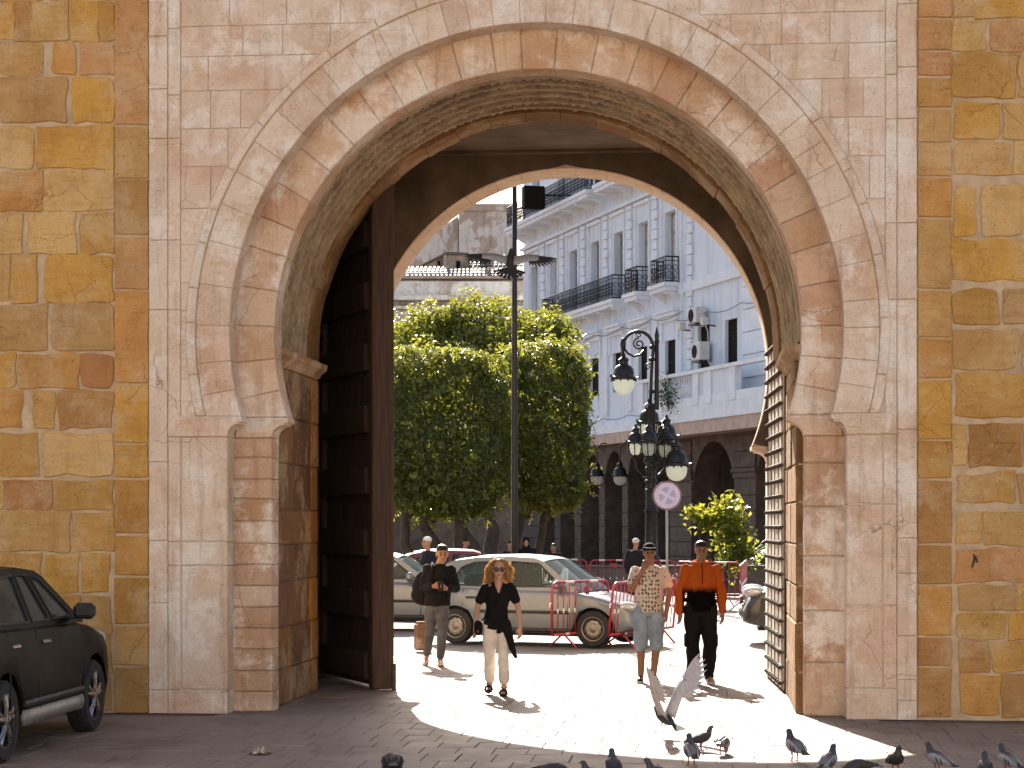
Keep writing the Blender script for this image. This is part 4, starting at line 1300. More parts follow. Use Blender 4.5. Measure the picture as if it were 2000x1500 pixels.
def sbox(n, h, rs, p=4.0, thick=0.6):
    """points in the outer shell of a rounded box with half sizes h"""
    d = rs.normal(0, 1, (n * 2, 3))
    d /= np.linalg.norm(d, axis=1)[:, None]
    q = d / np.array(h)
    r_ = 1.0 / (np.abs(q) ** p).sum(1) ** (1 / p)
    # keep by area so that corners are not starved
    w = r_ ** 2; keep = rs.uniform(0, w.max(), len(w)) < w
    d = d[keep][:n]; r_ = r_[keep][:n]
    pts = d * r_[:, None]
    nr = np.sign(pts) * (np.abs(pts) / np.array(h)) ** (p - 1) / np.array(h)
    nr /= np.linalg.norm(nr, axis=1)[:, None]
    dep = rs.exponential(thick * 0.38, len(pts))
    bump = np.array([mnoise.noise((a * 1.1, b * 1.1, c * 1.1)) for a, b, c in pts]) * 0.30 + np.array([mnoise.noise((a * 5, b * 5, c * 5)) for a, b, c in pts]) * 0.08
    pts = pts + nr * (bump - np.minimum(dep, 1.2))[:, None]
    return pts, nr
def limb(mb, pts, r0, r1):
    mb.tube(pts, [r0 + (r1 - r0) * i / (len(pts) - 1) for i in range(len(pts))], 10)
def bent(a, b, rs, k=6, amp=0.12):
    a = np.array(a, float); b = np.array(b, float)
    return [tuple(a + (b - a) * i / k + (rs.normal(0, amp, 3) * math.sin(PI * i / k))) for i in range(k + 1)]
def clipped_tree(label, u, d, half, zc_, n, seed, base_off, stems):
    rs = np.random.RandomState(seed)
    tr = thing('ficus_tree', label, 'tree', pv(u, d), VIEW_ROT, 'ficus trees in the square')
    pts, nr = sbox(n, half, rs)
    hole = np.array([mnoise.noise((a * 0.9 + seed, b * 0.9, c * 0.9)) + 0.6 * mnoise.noise((a * 2.4, b * 2.4 + seed, c * 2.4)) for a, b, c in pts])
    keep_ = (hole > -0.22) | (rs.uniform(0, 1, len(hole)) < 0.35)
    pts = pts[keep_] - nr[keep_] * np.clip(-0.10 - hole[keep_], 0, 0.5)[:, None] * 1.0
    nr = nr[keep_]
    sel = nr[:, 2] + rs.normal(0, 0.25, len(nr)) > 0.42  # upward leaves take the brighter colour, as if the sun caught them
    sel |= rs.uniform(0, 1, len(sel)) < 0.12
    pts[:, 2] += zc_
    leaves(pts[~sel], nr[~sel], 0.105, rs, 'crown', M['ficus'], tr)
    leaves(pts[sel], nr[sel], 0.11, rs, 'crown', M['ficus_bright'], tr)
    # sprigs that stick out
    k = 170
    sp, sn = sbox(k, half, rs, thick=0.0)
    P = []; N = []
    for p_, q_ in zip(sp, sn):
        L = rs.uniform(0.1, 0.5)
        for j in range(9):
            P.append(p_ + q_ * L * j / 8 + rs.normal(0, 0.05, 3)); N.append(q_)
    P = np.array(P); P[:, 2] += zc_
    leaves(P, np.array(N), 0.12, rs, 'sprigs', M['ficus_bright'], tr)
    mb = MB()
    for (bx, by, tx, ty, r_) in stems:
        limb(mb, bent((bx, by, -0.05), (tx, ty, zc_ - half[2] * 0.2), rs), r_, r_ * 0.45)
        for q in range(3):
            limb(mb, bent((bx + (tx - bx) * 0.55, by + (ty - by) * 0.55, zc_ * 0.45), (tx + rs.uniform(-0.9, 0.9), ty + rs.uniform(-0.9, 0.9), zc_ + rs.uniform(-0.5, 0.8)), rs, 4), r_ * 0.5, r_ * 0.15)
    mb.build('trunk', M['bark'], tr, smooth=True)
    return tr
s56 = 56.0 / FPX
clipped_tree('large box-clipped ficus tree behind the woman and the silver hatchback', 868, 56.0, (1.84, 1.9, 2.25), 4.42, 64000, 5, 0, [(0.1, 0.2, -0.7, 0.3, 0.22), (0.35, 0.1, 0.5, 0.2, 0.24), (1.15, 0.3, 0.1, 0.4, 0.20), (-0.9, 0.3, -1.2, 0.3, 0.17)])
clipped_tree('box-clipped ficus tree behind the tall thin pole, nearest the white building', 1064, 59.5, (1.35, 1.6, 2.40), 4.75, 42000, 9, 0, [(-0.9, 0.2, -0.2, 0.2, 0.20), (-0.5, 0.5, 0.4, 0.4, 0.16)])
rs = np.random.RandomState(21)
lt = thing('ficus_tree', 'loose unclipped ficus crown rising behind the two clipped trees', 'tree', pv(940, 68), VIEW_ROT, 'ficus trees in the square')
k68 = 68.0 / FPX
P = []; N = []
blobs = [(800, 668, 1.2, 1.0), (838, 640, 1.0, 0.8), (900, 628, 0.95, 0.7), (948, 615, 1.15, 0.85), (985, 660, 1.3, 0.9), (1055, 640, 1.05, 0.75), (1085, 662, 0.75, 0.6), (900, 690, 1.5, 0.8), (775, 690, 1.0, 0.9), (1030, 690, 1.4, 0.8), (960, 700, 1.8, 0.8)]
for u, v, rx, rz in blobs:
    m_ = 2100
    d_ = rs.normal(0, 1, (m_, 3)); d_ /= np.linalg.norm(d_, axis=1)[:, None]
    rr = 1 - np.minimum(rs.exponential(0.16, m_), 0.8)
    lump = np.array([1 + 0.75 * mnoise.noise((a * 2.6 + u, b * 2.6, c * 2.6)) for a, b, c in d_])
    q = d_ * (rr * lump)[:, None] * np.array([rx, rx * 0.9, rz])
    P.append(q + np.array([(u - 940) * k68, rs.uniform(-0.7, 0.7), zat(v, 68.0)])); N.append(d_)
P = np.concatenate(P); N = np.concatenate(N)
up = N[:, 2] > 0.25  # upper leaves of the loose crown get the same painted brightness
leaves(P[up], N[up], 0.125, rs, 'crown', M['ficus_bright'], lt)
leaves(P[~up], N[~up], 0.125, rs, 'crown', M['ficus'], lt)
mb = MB()
limb(mb, bent((0.3, 0, -0.05), (0.1, 0, 5.0), rs), 0.26, 0.16)
for u, v, rx, rz in blobs: limb(mb, bent((0.1, 0, 4.8), ((u - 940) * k68, 0, zat(v, 68.0)), rs, 4), 0.1, 0.03)
mb.build('trunk', M['bark'], lt, smooth=True)
# one more trunk at the left edge, half hidden by the door leaf
rs = np.random.RandomState(33)
# young tree and palm beside the arcade, right
yt = thing('young_tree', 'thin young broadleaf tree behind the man in the orange hoodie', 'tree', pv(1408, 57), VIEW_ROT)
k57 = 57.0 / FPX
P = []; N = []
for u, v, r_, m_ in ((1388, 1012, 0.42, 190), (1416, 998, 0.42, 200), (1428, 1022, 0.38, 170), (1352, 1003, 0.22, 60), (1425, 1060, 0.5, 230), (1450, 1072, 0.42, 170), (1432, 1095, 0.45, 170), (1372, 1018, 0.25, 70), (1442, 1002, 0.3, 70)):
    q = rs.normal(0, 0.5, (m_, 3)) * r_
    P.append(q + np.array([(u - 1408) * k57, rs.uniform(-0.4, 0.4), zat(v, 57.0)])); N.append(rs.normal(0, 1, (m_, 3)) + np.array([0, 0.3, 0.8]))
leaves(np.concatenate(P), np.concatenate(N) / 1.3, 0.19, rs, 'crown', M['ficus_bright'], yt)
mb = MB()
for u, v, bx in ((1380, 1020, -0.05), (1410, 1010, 0.0), (1426, 1030, 0.05), (1352, 1006, -0.05), (1436, 1070, 0.12)):
    limb(mb, bent((bx, 0, 0), ((u - 1408) * k57, 0, zat(v, 57.0)), rs, 6, 0.05), 0.045, 0.014)
mb.build('trunk', M['bark'], yt, smooth=True)
pa = thing('palm_plant', 'dark feathery palm plant beside the right edge of the archway', 'plant', pv(1462, 60), VIEW_ROT)
k60 = 60 / FPX
for i in range(26):
    a = rs.uniform(0, 2 * PI); L = rs.uniform(1.1, 1.7); el = rs.uniform(0.5, 1.25)
    pts = [(math.cos(a) * L * (s_) * math.cos(el), math.sin(a) * L * s_ * math.cos(el), 0.65 + L * s_ * math.sin(el) - 0.55 * s_ * s_) for s_ in [j / 10 for j in range(11)]]
    m_ = MB(); m_.tube(pts, [0.014 - 0.001 * j for j in range(11)], 4)
    for j in range(2, 11):
        for sg in (-1, 1):
            b = Vector(pts[j]); dx = Vector((-math.sin(a), math.cos(a), 0)) * sg
            tip = b + dx * 0.26 + Vector((math.cos(a), math.sin(a), 0)) * 0.12 + Vector((0, 0, -0.10))
            w = Vector((math.cos(a), math.sin(a), 0.2)) * 0.022
            m_.add([b - w, b + w, tip], [(0, 1, 2)])
    m_.build('frond', M['palm'], pa)
MB().lathe([(0.32, 0), (0.42, 0.55), (0.46, 0.6), (0.40, 0.62), (0.36, 0.6)], 16).build('planter', M['brown_stone'], pa)
vine = thing('climbing_plant', 'dry straggly plant hanging on the white balustrade', 'plant', org + ex * tu(1352) + ey * Y(-1.12) + Vector((0, 0, ZST + 0.3)), bang)
q = rs.normal(0, 1, (260, 3)) * np.array([0.55, 0.07, 0.42]) + np.array([0.1, 0, 0.55]); q[:, 0] += (0.8 - q[:, 2]) * 0.35
leaves(q, rs.normal(0, 1, (260, 3)), 0.12, rs, 'foliage', M['palm'], vine)
mb = MB()
for i in range(7): limb(mb, bent((0.3, 0, 0.0), (rs.uniform(-0.6, 0.5), 0, rs.uniform(0.5, 1.0)), rs, 5, 0.05), 0.02, 0.006)
mb.build('stems', M['bark'], vine)

# ================================================================== street furniture
t = NT('frosted_globe')
M['globe'] = t.done((0.80, 0.82, 0.76), 0.2, None, 0.0, **{'Transmission Weight': 0.0, 'Subsurface Weight': 0.0})
tr = t.nd('ShaderNodeBsdfTranslucent'); tr.inputs[0].default_value = (0.95, 0.97, 0.88, 1)
mx = t.nd('ShaderNodeMixShader'); mx.inputs[0].default_value = 0.75
t.l.new(t.b.outputs[0], mx.inputs[1]); t.l.new(tr.outputs[0], mx.inputs[2]); t.l.new(mx.outputs[0], t.out.inputs[0])
pole = thing('flag_pole', 'tall thin dark pole standing before the clipped trees', 'pole', pv(1005, 45), VIEW_ROT)
MB().lathe([(0.075, 0.0), (0.075, 2.0), (0.062, 6.0), (0.045, 12.5)], 12).build('shaft', M['iron'], pole, smooth=True)
MB().lathe([(0.2, 0.0), (0.2, 0.12), (0.1, 0.3), (0.08, 0.6)], 14).build('base', M['iron'], pole, smooth=True)
MB().ell((0, 0, 12.55), (0.09, 0.09, 0.09)).build('ball', M['iron'], pole, smooth=True)
DL = 52.0; KLp = DL / FPX
lp = thing('street_lamp', 'ornate black iron lamp post with many globe lanterns and a scrolled arm', 'street lamp', pv(1272, DL), VIEW_ROT)
def lx(u): return (u - 1272) * KLp
def lz(v): return zat(v, DL)
MB().lathe([(0.34, 0), (0.34, 0.35), (0.25, 0.42), (0.22, 0.9), (0.28, 1.0), (0.17, 1.15), (0.145, 2.2), (0.19, 2.28), (0.13, 2.4), (0.12, lz(905)), (0.2, lz(903)), (0.16, lz(890)), (0.11, lz(880)), (0.1, lz(800)), (0.14, lz(797)), (0.08, lz(788))], 16).build('post', M['iron'], lp, sharp=50)
MB().lathe([(0.058, lz(800)), (0.05, lz(670)), (0.075, lz(668)), (0.05, lz(662)), (0.06, lz(655)), (0.004, lz(637))], 10, Matrix.Translation((lx(1283), 0.05, 0))).build('spike', M['iron'], lp, sharp=50)
def crook():
    c = (lx(1246), lz(680)); r_ = 30 * KLp
    pts = [(lx(1270), 0, lz(800)), (lx(1272), 0, lz(740)), (lx(1274), 0, lz(700))]
    for i in range(15):
        a = R(-5) + R(185) * i / 14
        pts.append((c[0] + r_ * math.cos(a), 0, c[1] + r_ * 1.1 * math.sin(a)))
    pts.append((lx(1217), 0, lz(700)))
    return pts
MB().tube(crook(), 0.042, 8).build('arm', M['iron'], lp, smooth=True)
def spiral(cx, cz, r0, turns, a0, sgn=1, n=26):
    return [(cx + r0 * (1 - 0.8 * i / n) * math.cos(a0 + sgn * turns * 2 * PI * i / n), 0.0, cz + r0 * (1 - 0.8 * i / n) * math.sin(a0 + sgn * turns * 2 * PI * i / n)) for i in range(n + 1)]
for pts_, r_ in ((spiral(lx(1248), lz(672), 12 * KLp, 1.6, PI * 0.5), 0.022), ([(lx(1219), 0, lz(680)), (lx(1226), 0, lz(690)), (lx(1238), 0, lz(696)), (lx(1250), 0, lz(693)), (lx(1258), 0, lz(684))], 0.03),
        (spiral(lx(1247), lz(655), 6 * KLp, 0.9, PI * 0.9, -1, 12), 0.02), (spiral(lx(1266), lz(716), 7 * KLp, 1.1, 0, 1, 14), 0.02)):
    MB().tube(pts_, r_, 6).build('scroll', M['iron'], lp, smooth=True)
for v, r_ in ((678, 0.07), (702, 0.09), (765, 0.08)):
    MB().ell((lx(1273), 0, lz(v)), (r_, r_, 0.06), 10, 6).build('collar', M['iron'], lp, smooth=True)
MB().ell((lx(1217), 0, lz(672)), (0.075, 0.075, 0.16), 10, 6).build('collar', M['iron'], lp, smooth=True)
def lantern(x, y, zg, s_, open_=True, stem=None, par=None):
    """globe lantern: crowned hood over a round globe (zg = globe centre)"""
    par = par or lp
    T = Matrix.Translation((x, y, zg)) @ Matrix.Scale(s_, 4)
    h = MB()
    h.lathe([(0.285, -0.02), (0.33, 0.0), (0.33, 0.05), (0.27, 0.09), (0.255, 0.25), (0.19, 0.34), (0.115, 0.38), (0.115, 0.47), (0.15, 0.49), (0.10, 0.54), (0.05, 0.58), (0.045, 0.64), (0.01, 0.68)], 18, T)
    for i in range(10):
        a = 2 * PI * i / 10
        h.box((0.31 * math.cos(a), 0.31 * math.sin(a), -0.03), (0.045, 0.03, 0.05), T)
        if i % 2 == 0: h.tube([(0.31 * math.cos(a), 0.31 * math.sin(a), 0.03), (0.39 * math.cos(a), 0.39 * math.sin(a), 0.06), (0.41 * math.cos(a), 0.41 * math.sin(a), 0.14)], [0.03, 0.025, 0.008], 5, T)
    ho = h.build('lantern', M['iron'], par, sharp=45)
    if open_:
        MB().lathe([(0.262, 0.02), (0.270, -0.08), (0.266, -0.16), (0.235, -0.26), (0.175, -0.335), (0.09, -0.38), (0.005, -0.395)], 20, T).build('globe', M['globe'], ho, smooth=True)
    else:   # glazed lantern: upright panes between bars with a pan below
        MB().lathe([(0.225, 0.0), (0.235, -0.16), (0.20, -0.34), (0.12, -0.42)], 16, T).build('globe', M['globe'], ho, smooth=True)
        b_ = MB()
        for i in range(6):
            a = 2 * PI * (i + 0.3) / 6
            b_.tube([(0.24 * math.cos(a), 0.24 * math.sin(a), 0), (0.25 * math.cos(a), 0.25 * math.sin(a), -0.16), (0.21 * math.cos(a), 0.21 * math.sin(a), -0.35), (0.13 * math.cos(a), 0.13 * math.sin(a), -0.44)], 0.02, 5, T)
        b_.lathe([(0.14, -0.42), (0.16, -0.45), (0.05, -0.54), (0.03, -0.62)], 12, T)
        b_.build('cage', M['iron'], ho)
    return ho
lantern(lx(1218), 0.0, lz(741), 1.0)
lantern(lx(1320), -0.25, lz(910), 1.0)
lantern(lx(1270), 0.45, lz(826), 0.95, False)
lantern(lx(1241), -0.1, lz(866), 0.72, False)
lantern(lx(1265), -0.42, lz(866), 0.78, False)
lantern(lx(1300), 0.1, lz(868), 0.78, False)
lantern(lx(1305), 0.5, lz(852), 0.85, False)
for (x, y, z) in ((lx(1241), -0.1, lz(893)), (lx(1265), -0.42, lz(894)), (lx(1300), 0.1, lz(895)), (lx(1305), 0.5, lz(882)), (lx(1270), 0.45, lz(858))):
    MB().tube([(0, 0, lz(925)), (x * 0.5, y * 0.5, lz(928)), (x * 0.95, y * 0.95, lz(915)), (x, y, z)], 0.03, 6).build('bracket', M['iron'], lp, smooth=True)
MB().tube([(0, 0, lz(880)), (lx(1296), -0.12, lz(858)), (lx(1316), -0.22, lz(858)), (lx(1320), -0.25, lz(866))], 0.03, 6).build('bracket', M['iron'], lp, smooth=True)
for v in (915, 940, 958, 1030, 1044): MB().ell((0, 0, lz(v)), (0.17, 0.17, 0.07), 12, 6).build('collar', M['iron'], lp, smooth=True)
# hanging lanterns under the arcade
for u, lab in ((1110, 'dim globe lantern hanging at the arcade, half hidden by the clipped tree'), (1147, 'dim globe lantern at the arcade, second from the clipped tree'), (1197, 'dim globe lantern at the arcade, left of the lamp post'), (1243, 'dim globe lantern at the arcade, just behind the lamp post')):
    tt = tu(u); d = D0 - tt * math.cos(TH)
    pz = zat(930, d)
    a = thing('hanging_lantern', lab, 'lantern', org + ex * tt + ey * Y(-0.75) + Vector((0, 0, 0)), bang, 'lanterns along the arcade')
    lantern(0, 0, pz, 1.02, True, None, a)
    MB().tube([(0, 0, pz + 0.66), (0, 0, pz + 1.25), (0, Y(0.25), pz + 1.45), (0, Y(0.75), pz + 1.45)], 0.03, 6).build('bracket', M['iron'], a)
# faded no-stopping sign
DS = 46.0; KS = DS / FPX
sg = thing('round_sign', 'faded lilac round no-stopping sign on a thin grey pole', 'sign', pv(1303, DS), VIEW_ROT)
M['sign_face'] = plain('faded_sign_lilac', (0.53, 0.48, 0.66), 0.6, 0, 0.08, 6, 0.05, 50)
M['sign_ring'] = plain('faded_sign_rim', (0.22, 0.12, 0.13), 0.6, 0, 0.1, 6, 0.05, 50)
M['sign_mark'] = plain('faded_sign_grey', (0.34, 0.33, 0.45), 0.6, 0, 0.1, 6, 0.05, 50)
M['galv'] = plain('galvanised_pole', (0.36, 0.34, 0.33), 0.5, 0.5, 0.15, 6, 0.1, 50)
zs_ = zat(968, DS); rs_ = 28.5 * KS
TX = Matrix.Translation((0, 0, zs_)) @ Matrix.Rotation(PI / 2, 4, 'X')
MB().lathe([(rs_, -0.01), (rs_, 0.012)], 40, TX).build('rim', M['sign_ring'], sg)
MB().lathe([(rs_ * 0.88, 0.0125), (rs_ * 0.88, 0.016)], 40, TX).build('face', M['sign_face'], sg)
for k in range(4):
    a0 = PI / 4 + k * PI / 2 + R(15)
    pts = [(0.10 * rs_ * math.cos(a0 + PI / 4), 0.10 * rs_ * math.sin(a0 + PI / 4))]
    pts = [(rs_ * 0.58 * math.cos(a0 + R(14) + R(62) * i / 8), rs_ * 0.58 * math.sin(a0 + R(14) + R(62) * i / 8)) for i in range(9)] + [(rs_ * 0.14 * math.cos(a0 + PI / 4), rs_ * 0.14 * math.sin(a0 + PI / 4))]
    MB().prism(pts, -0.0195, -0.0165, Matrix.Translation((0, 0, zs_))).build('mark', M['sign_mark'], sg)
MB().tube([(0, 0.03, 0), (0, 0.03, zs_ + 0.2)], 0.03, 10).build('pole', M['galv'], sg, smooth=True)
# ================================================================== low planter wall in front of the arcade
M['low_wall'] = plain('grey_brown_planter', (0.15, 0.125, 0.105), 0.9, 0, 0.3, 2.0, 0.4, 12)
lw = thing('planter_wall', 'low grey-brown planter wall behind the row of barriers', 'wall', pv(1300, 57.5), VIEW_ROT)
k57 = 57.5 / FPX
x0, x1 = -190 * k57, 330 * k57
n_ = 9
for i in range(n_):
    MB().cbox((x0 + (i + 0.5) * (x1 - x0) / n_, 0.2, 0.36), ((x1 - x0) / n_ - 0.012, 0.4, 0.72), 0.012).build('panel', M['low_wall'], lw)
MB().cbox(((x0 + x1) / 2, 0.2, 0.755), (x1 - x0 + 0.1, 0.5, 0.07), 0.015).build('coping', M['low_wall'], lw)

# ================================================================== cars
def paint(name, c, rough=0.32, metal=0.5, coat=0.5, spec=0.5):
    t = NT(name)
    p = t.obj()
    n = t.noise(p, 1.6, 5, 0.6)
    d = t.ramp(n, [(0.35, tuple(x * 0.86 for x in c)), (0.7, c)])
    dust = t.ramp(t.noise(p, 6, 5, 0.7), [(0.4, 0.0), (0.75, 1.0)])
    b = t.mix(d, tuple(x * 0.8 + 0.012 for x in c), t.math(dust, 0.5))
    return t.done(b, t.ramp(n, [(0.3, rough), (0.8, rough + 0.15)]), None, metal, **{'Coat Weight': coat, 'Coat Roughness': 0.08, 'Specular IOR Level': spec})
M['silver'] = paint('champagne_silver_paint', (0.18, 0.20, 0.225))
M['silver2'] = paint('light_silver_paint', (0.19, 0.205, 0.225))
M['darkred'] = paint('dark_red_paint', (0.12, 0.02, 0.03), 0.3, 0.3)
M['blackpaint'] = paint('black_brown_paint', (0.006, 0.005, 0.004), 0.35, 0.0, 0.0, 0.05)
M['bluegrey'] = paint('slate_paint', (0.03, 0.027, 0.025), 0.25, 0.0, 0.5)
M['trim_black'] = plain('black_plastic_trim', (0.025, 0.024, 0.023), 0.6, 0, 0.2, 10, 0.1, 60)
M['grey_trim'] = plain('grey_sill_trim', (0.28, 0.26, 0.24), 0.4, 0.3, 0.15, 10, 0.1, 60)
M['chrome'] = plain('chrome_trim', (0.34, 0.32, 0.30), 0.25, 1.0, 0.05, 10, 0.0, 60)
M['rim'] = plain('dusty_wheel_rim', (0.26, 0.235, 0.21), 0.45, 0.6, 0.2, 10, 0.1, 60)
M['seat'] = plain('dark_seat_cloth', (0.05, 0.048, 0.045), 0.9, 0, 0.2, 10, 0.2, 60)
M['tail'] = plain('red_tail_lens', (0.25, 0.015, 0.02), 0.15, 0, 0.1, 10, 0.0, 60)
M['plate_white'] = plain('number_plate', (0.5, 0.5, 0.48), 0.5, 0, 0.05, 10, 0.0, 60)
t = NT('car_glass')
t.done((0.10, 0.13, 0.13), 0.04, None, 0.0)
tr = t.nd('ShaderNodeBsdfTransparent'); tr.inputs[0].default_value = (0.55, 0.62, 0.60, 1)
mx = t.nd('ShaderNodeMixShader')
fr_ = t.nd('ShaderNodeFresnel'); fr_.inputs[0].default_value = 1.5
f2 = t.math(fr_.outputs[0], 0.25, 'ADD')
t.l.new(f2, mx.inputs[0]); t.l.new(tr.outputs[0], mx.inputs[1]); t.l.new(t.b.outputs[0], mx.inputs[2])
t.l.new(mx.outputs[0], t.out.inputs[0])
M['glass'] = t.m
t = NT('head_lamp_glass')
M['lamp_glass'] = t.done((0.45, 0.45, 0.43), 0.08, None, 0.4)

def interp(tab, x):
    if x <= tab[0][0]: return tab[0][1]
    for (a, b), (c, d) in zip(tab[:-1], tab[1:]):
        if x <= c:
            s_ = (x - a) / (c - a) if c > a else 0
            s_ = s_ * s_ * (3 - 2 * s_) * 0.35 + s_ * 0.65
            return b + (d - b) * s_
    return tab[-1][1]
def make_car(name, label, P, body, loc, rz, group=None, trim=None, rimkind='steel'):
    """local x forward, y to the car's left, z up; origin on the ground under the middle"""
    c = thing(name, label, 'car', loc, rz, group)
    L, Wd, H = P['L'], P['W'], P['H']
    hl, hw = L / 2, Wd / 2
    rw = P['rw']; xa = [P['xr'], P['xf']]
    zb = P['zbot']
    xs = sorted(set([-hl, -hl + 0.02, -hl + 0.06, -hl + 0.14, -hl + 0.28, hl - 0.28, hl - 0.14, hl - 0.06, hl - 0.02, hl] + [-hl + 0.28 + (L - 0.56) * i / 46 for i in range(47)]))
    ra = rw * 1.16
    def plan(x):
        e = max(0.0, abs(x) - (hl - 0.75)) / 0.75
        return hw * (1 - 0.20 * e ** 2.6 - 0.10 * max(0, (e - 0.85) / 0.15) ** 2)
    def bot(x):
        z = zb + (0.10 * max(0, (abs(x) - hl + 0.5) / 0.5) ** 2)
        for xc in xa:
            if abs(x - xc) < ra: z = max(z, rw + math.sqrt(ra * ra - (x - xc) ** 2) * 0.98)
        return z
    mb = MB()
    sec = []
    for x in xs:
        w = plan(x); zt = interp(P['top'], x); z0 = min(bot(x), zt - 0.06)
        e = max(0.0, (abs(x) - hl + 0.06) / 0.06)
        zt2 = zt - 0.05 * e
        zm = max(z0 + 0.02, min(zt2 - 0.2, 0.60))
        half = [(w * 0.84, z0), (w * 0.965, z0 + 0.02), (w * 0.995, (z0 * 0.5 + zm * 0.5)), (w, zm), (w * 0.985, zm * 0.4 + zt2 * 0.6), (w * 0.955, zt2 - 0.035), (w * 0.90, zt2), (w * 0.45, zt2 + 0.022)]
        ring_ = [(0, z0)] + half + [(0, zt2 + 0.03)] + [(-y, z) for y, z in half[::-1]]
        sec.append([(x, y, z) for y, z in ring_])
    n = len(sec[0])
    for s_ in sec: mb.v += s_
    for i in range(len(sec) - 1):
        for k in range(n):
            k2 = (k + 1) % n
            mb.f.append((i * n + k, i * n + k2, (i + 1) * n + k2, (i + 1) * n + k))
    mb.f.append(tuple(range(n - 1, -1, -1))); mb.f.append(tuple((len(sec) - 1) * n + k for k in range(n)))
    bo = mb.build('body', body, c, sharp=38)
    MB().box((0, 0, (zb + 0.62) / 2), (L - 0.5, Wd * 0.62, 0.62 - zb + 0.1)).build('underbody', M['trim_black'], c)
    # greenhouse
    rail = P['rail']              # (x, z) from the windscreen foot over the roof to the tail
    zbelt = P['belt']
    def gy(z, x=0.0):
        k = (z - zbelt) / (H - zbelt)
        return (hw * 0.93) * (1 - k) + (hw * 0.70) * k
    outer = rail
    holes = P['win']
    for s_ in (1, -1):
        polys = [[Vector((x, z, 0)) for x, z in outer]] + [[Vector((x, z, 0)) for x, z in h] for h in holes]
        tri = tessellate_polygon(polys)
        flat = [p for pl in polys for p in pl]
        m_ = MB()
        m_.add([(p.x, s_ * (gy(p.y)), p.y) for p in flat], [tuple(t_) if s_ < 0 else tuple(t_[::-1]) for t_ in tri])
        # return edge for thickness
        m_.add([(p.x, s_ * (gy(p.y) - 0.035), p.y) for p in flat], [tuple(t_) for t_ in tri])
        m_.build('side_frame', body, c, sharp=30)
        for h in holes:
            g_ = MB(); nn = len(h)
            g_.add([(x, s_ * (gy(z) - 0.012), z) for x, z in h], [tuple(range(nn))])
            g_.build('side_window', M['glass'], c)
            e_ = MB()
            e_.tube([(x, s_ * (gy(z) + 0.002), z) for x, z in h + h[:1]], 0.011, 5)
            e_.build('window_seal', M['trim_black'], c)
    ri0, ri1 = P['roof_i']
    roof = rail[ri0:ri1 + 1]
    def cross(pts, zlift, y_in, name_, mat, cols=9):
        m_ = MB()
        for x, z in pts:
            for k in range(cols):
                q = -1 + 2 * k / (cols - 1)
                m_.v.append((x + P.get('bow', 0.0) * (1 - q * q) * (1 if name_ == 'windscreen' else (-1 if name_ == 'rear_window' else 0)), q * (gy(z) - y_in), z + zlift * (1 - q * q)))
        for i in range(len(pts) - 1):
            for k in range(cols - 1):
                a = i * cols + k
                m_.f.append((a, a + 1, a + cols + 1, a + cols))
        return m_.build(name_, mat, c, smooth=True)
    cross(roof, 0.035, -0.004, 'roof', body)
    cross(rail[:ri0 + 1], 0.02, 0.05, 'windscreen', M['glass'])
    cross(rail[ri1:], 0.02, 0.05, 'rear_window', M['glass'] if P.get('hatchglass', True) else body)
    # interior
    for y in (-0.34, 0.34):
        s_ = MB()
        s_.cbox((P['seat'], y, 0.62), (0.50, 0.46, 0.16), 0.05)
        s_.cbox((P['seat'] - 0.30, y, 0.92), (0.14, 0.44, 0.60), 0.05, None)
        s_.cbox((P['seat'] - 0.34, y, 1.25), (0.09, 0.24, 0.17), 0.04)
        s_.build('front_seat', M['seat'], c)
    MB().cbox((P['seat'] - 1.05, 0, 0.85), (0.16, 1.2, 0.6), 0.05).build('rear_seat', M['seat'], c)
    MB().cbox((P['seat'] + 0.75, 0, zbelt - 0.06), (0.4, Wd * 0.8, 0.14), 0.04).build('dashboard', M['seat'], c)
    MB().tube([(P['seat'] + 0.42 + 0.05 * math.sin(q), 0.34 + 0.18 * math.cos(q), zbelt + 0.02 + 0.17 * math.sin(q)) for q in [2 * PI * i / 16 for i in range(17)]], 0.014, 6).build('steering_wheel', M['trim_black'], c)
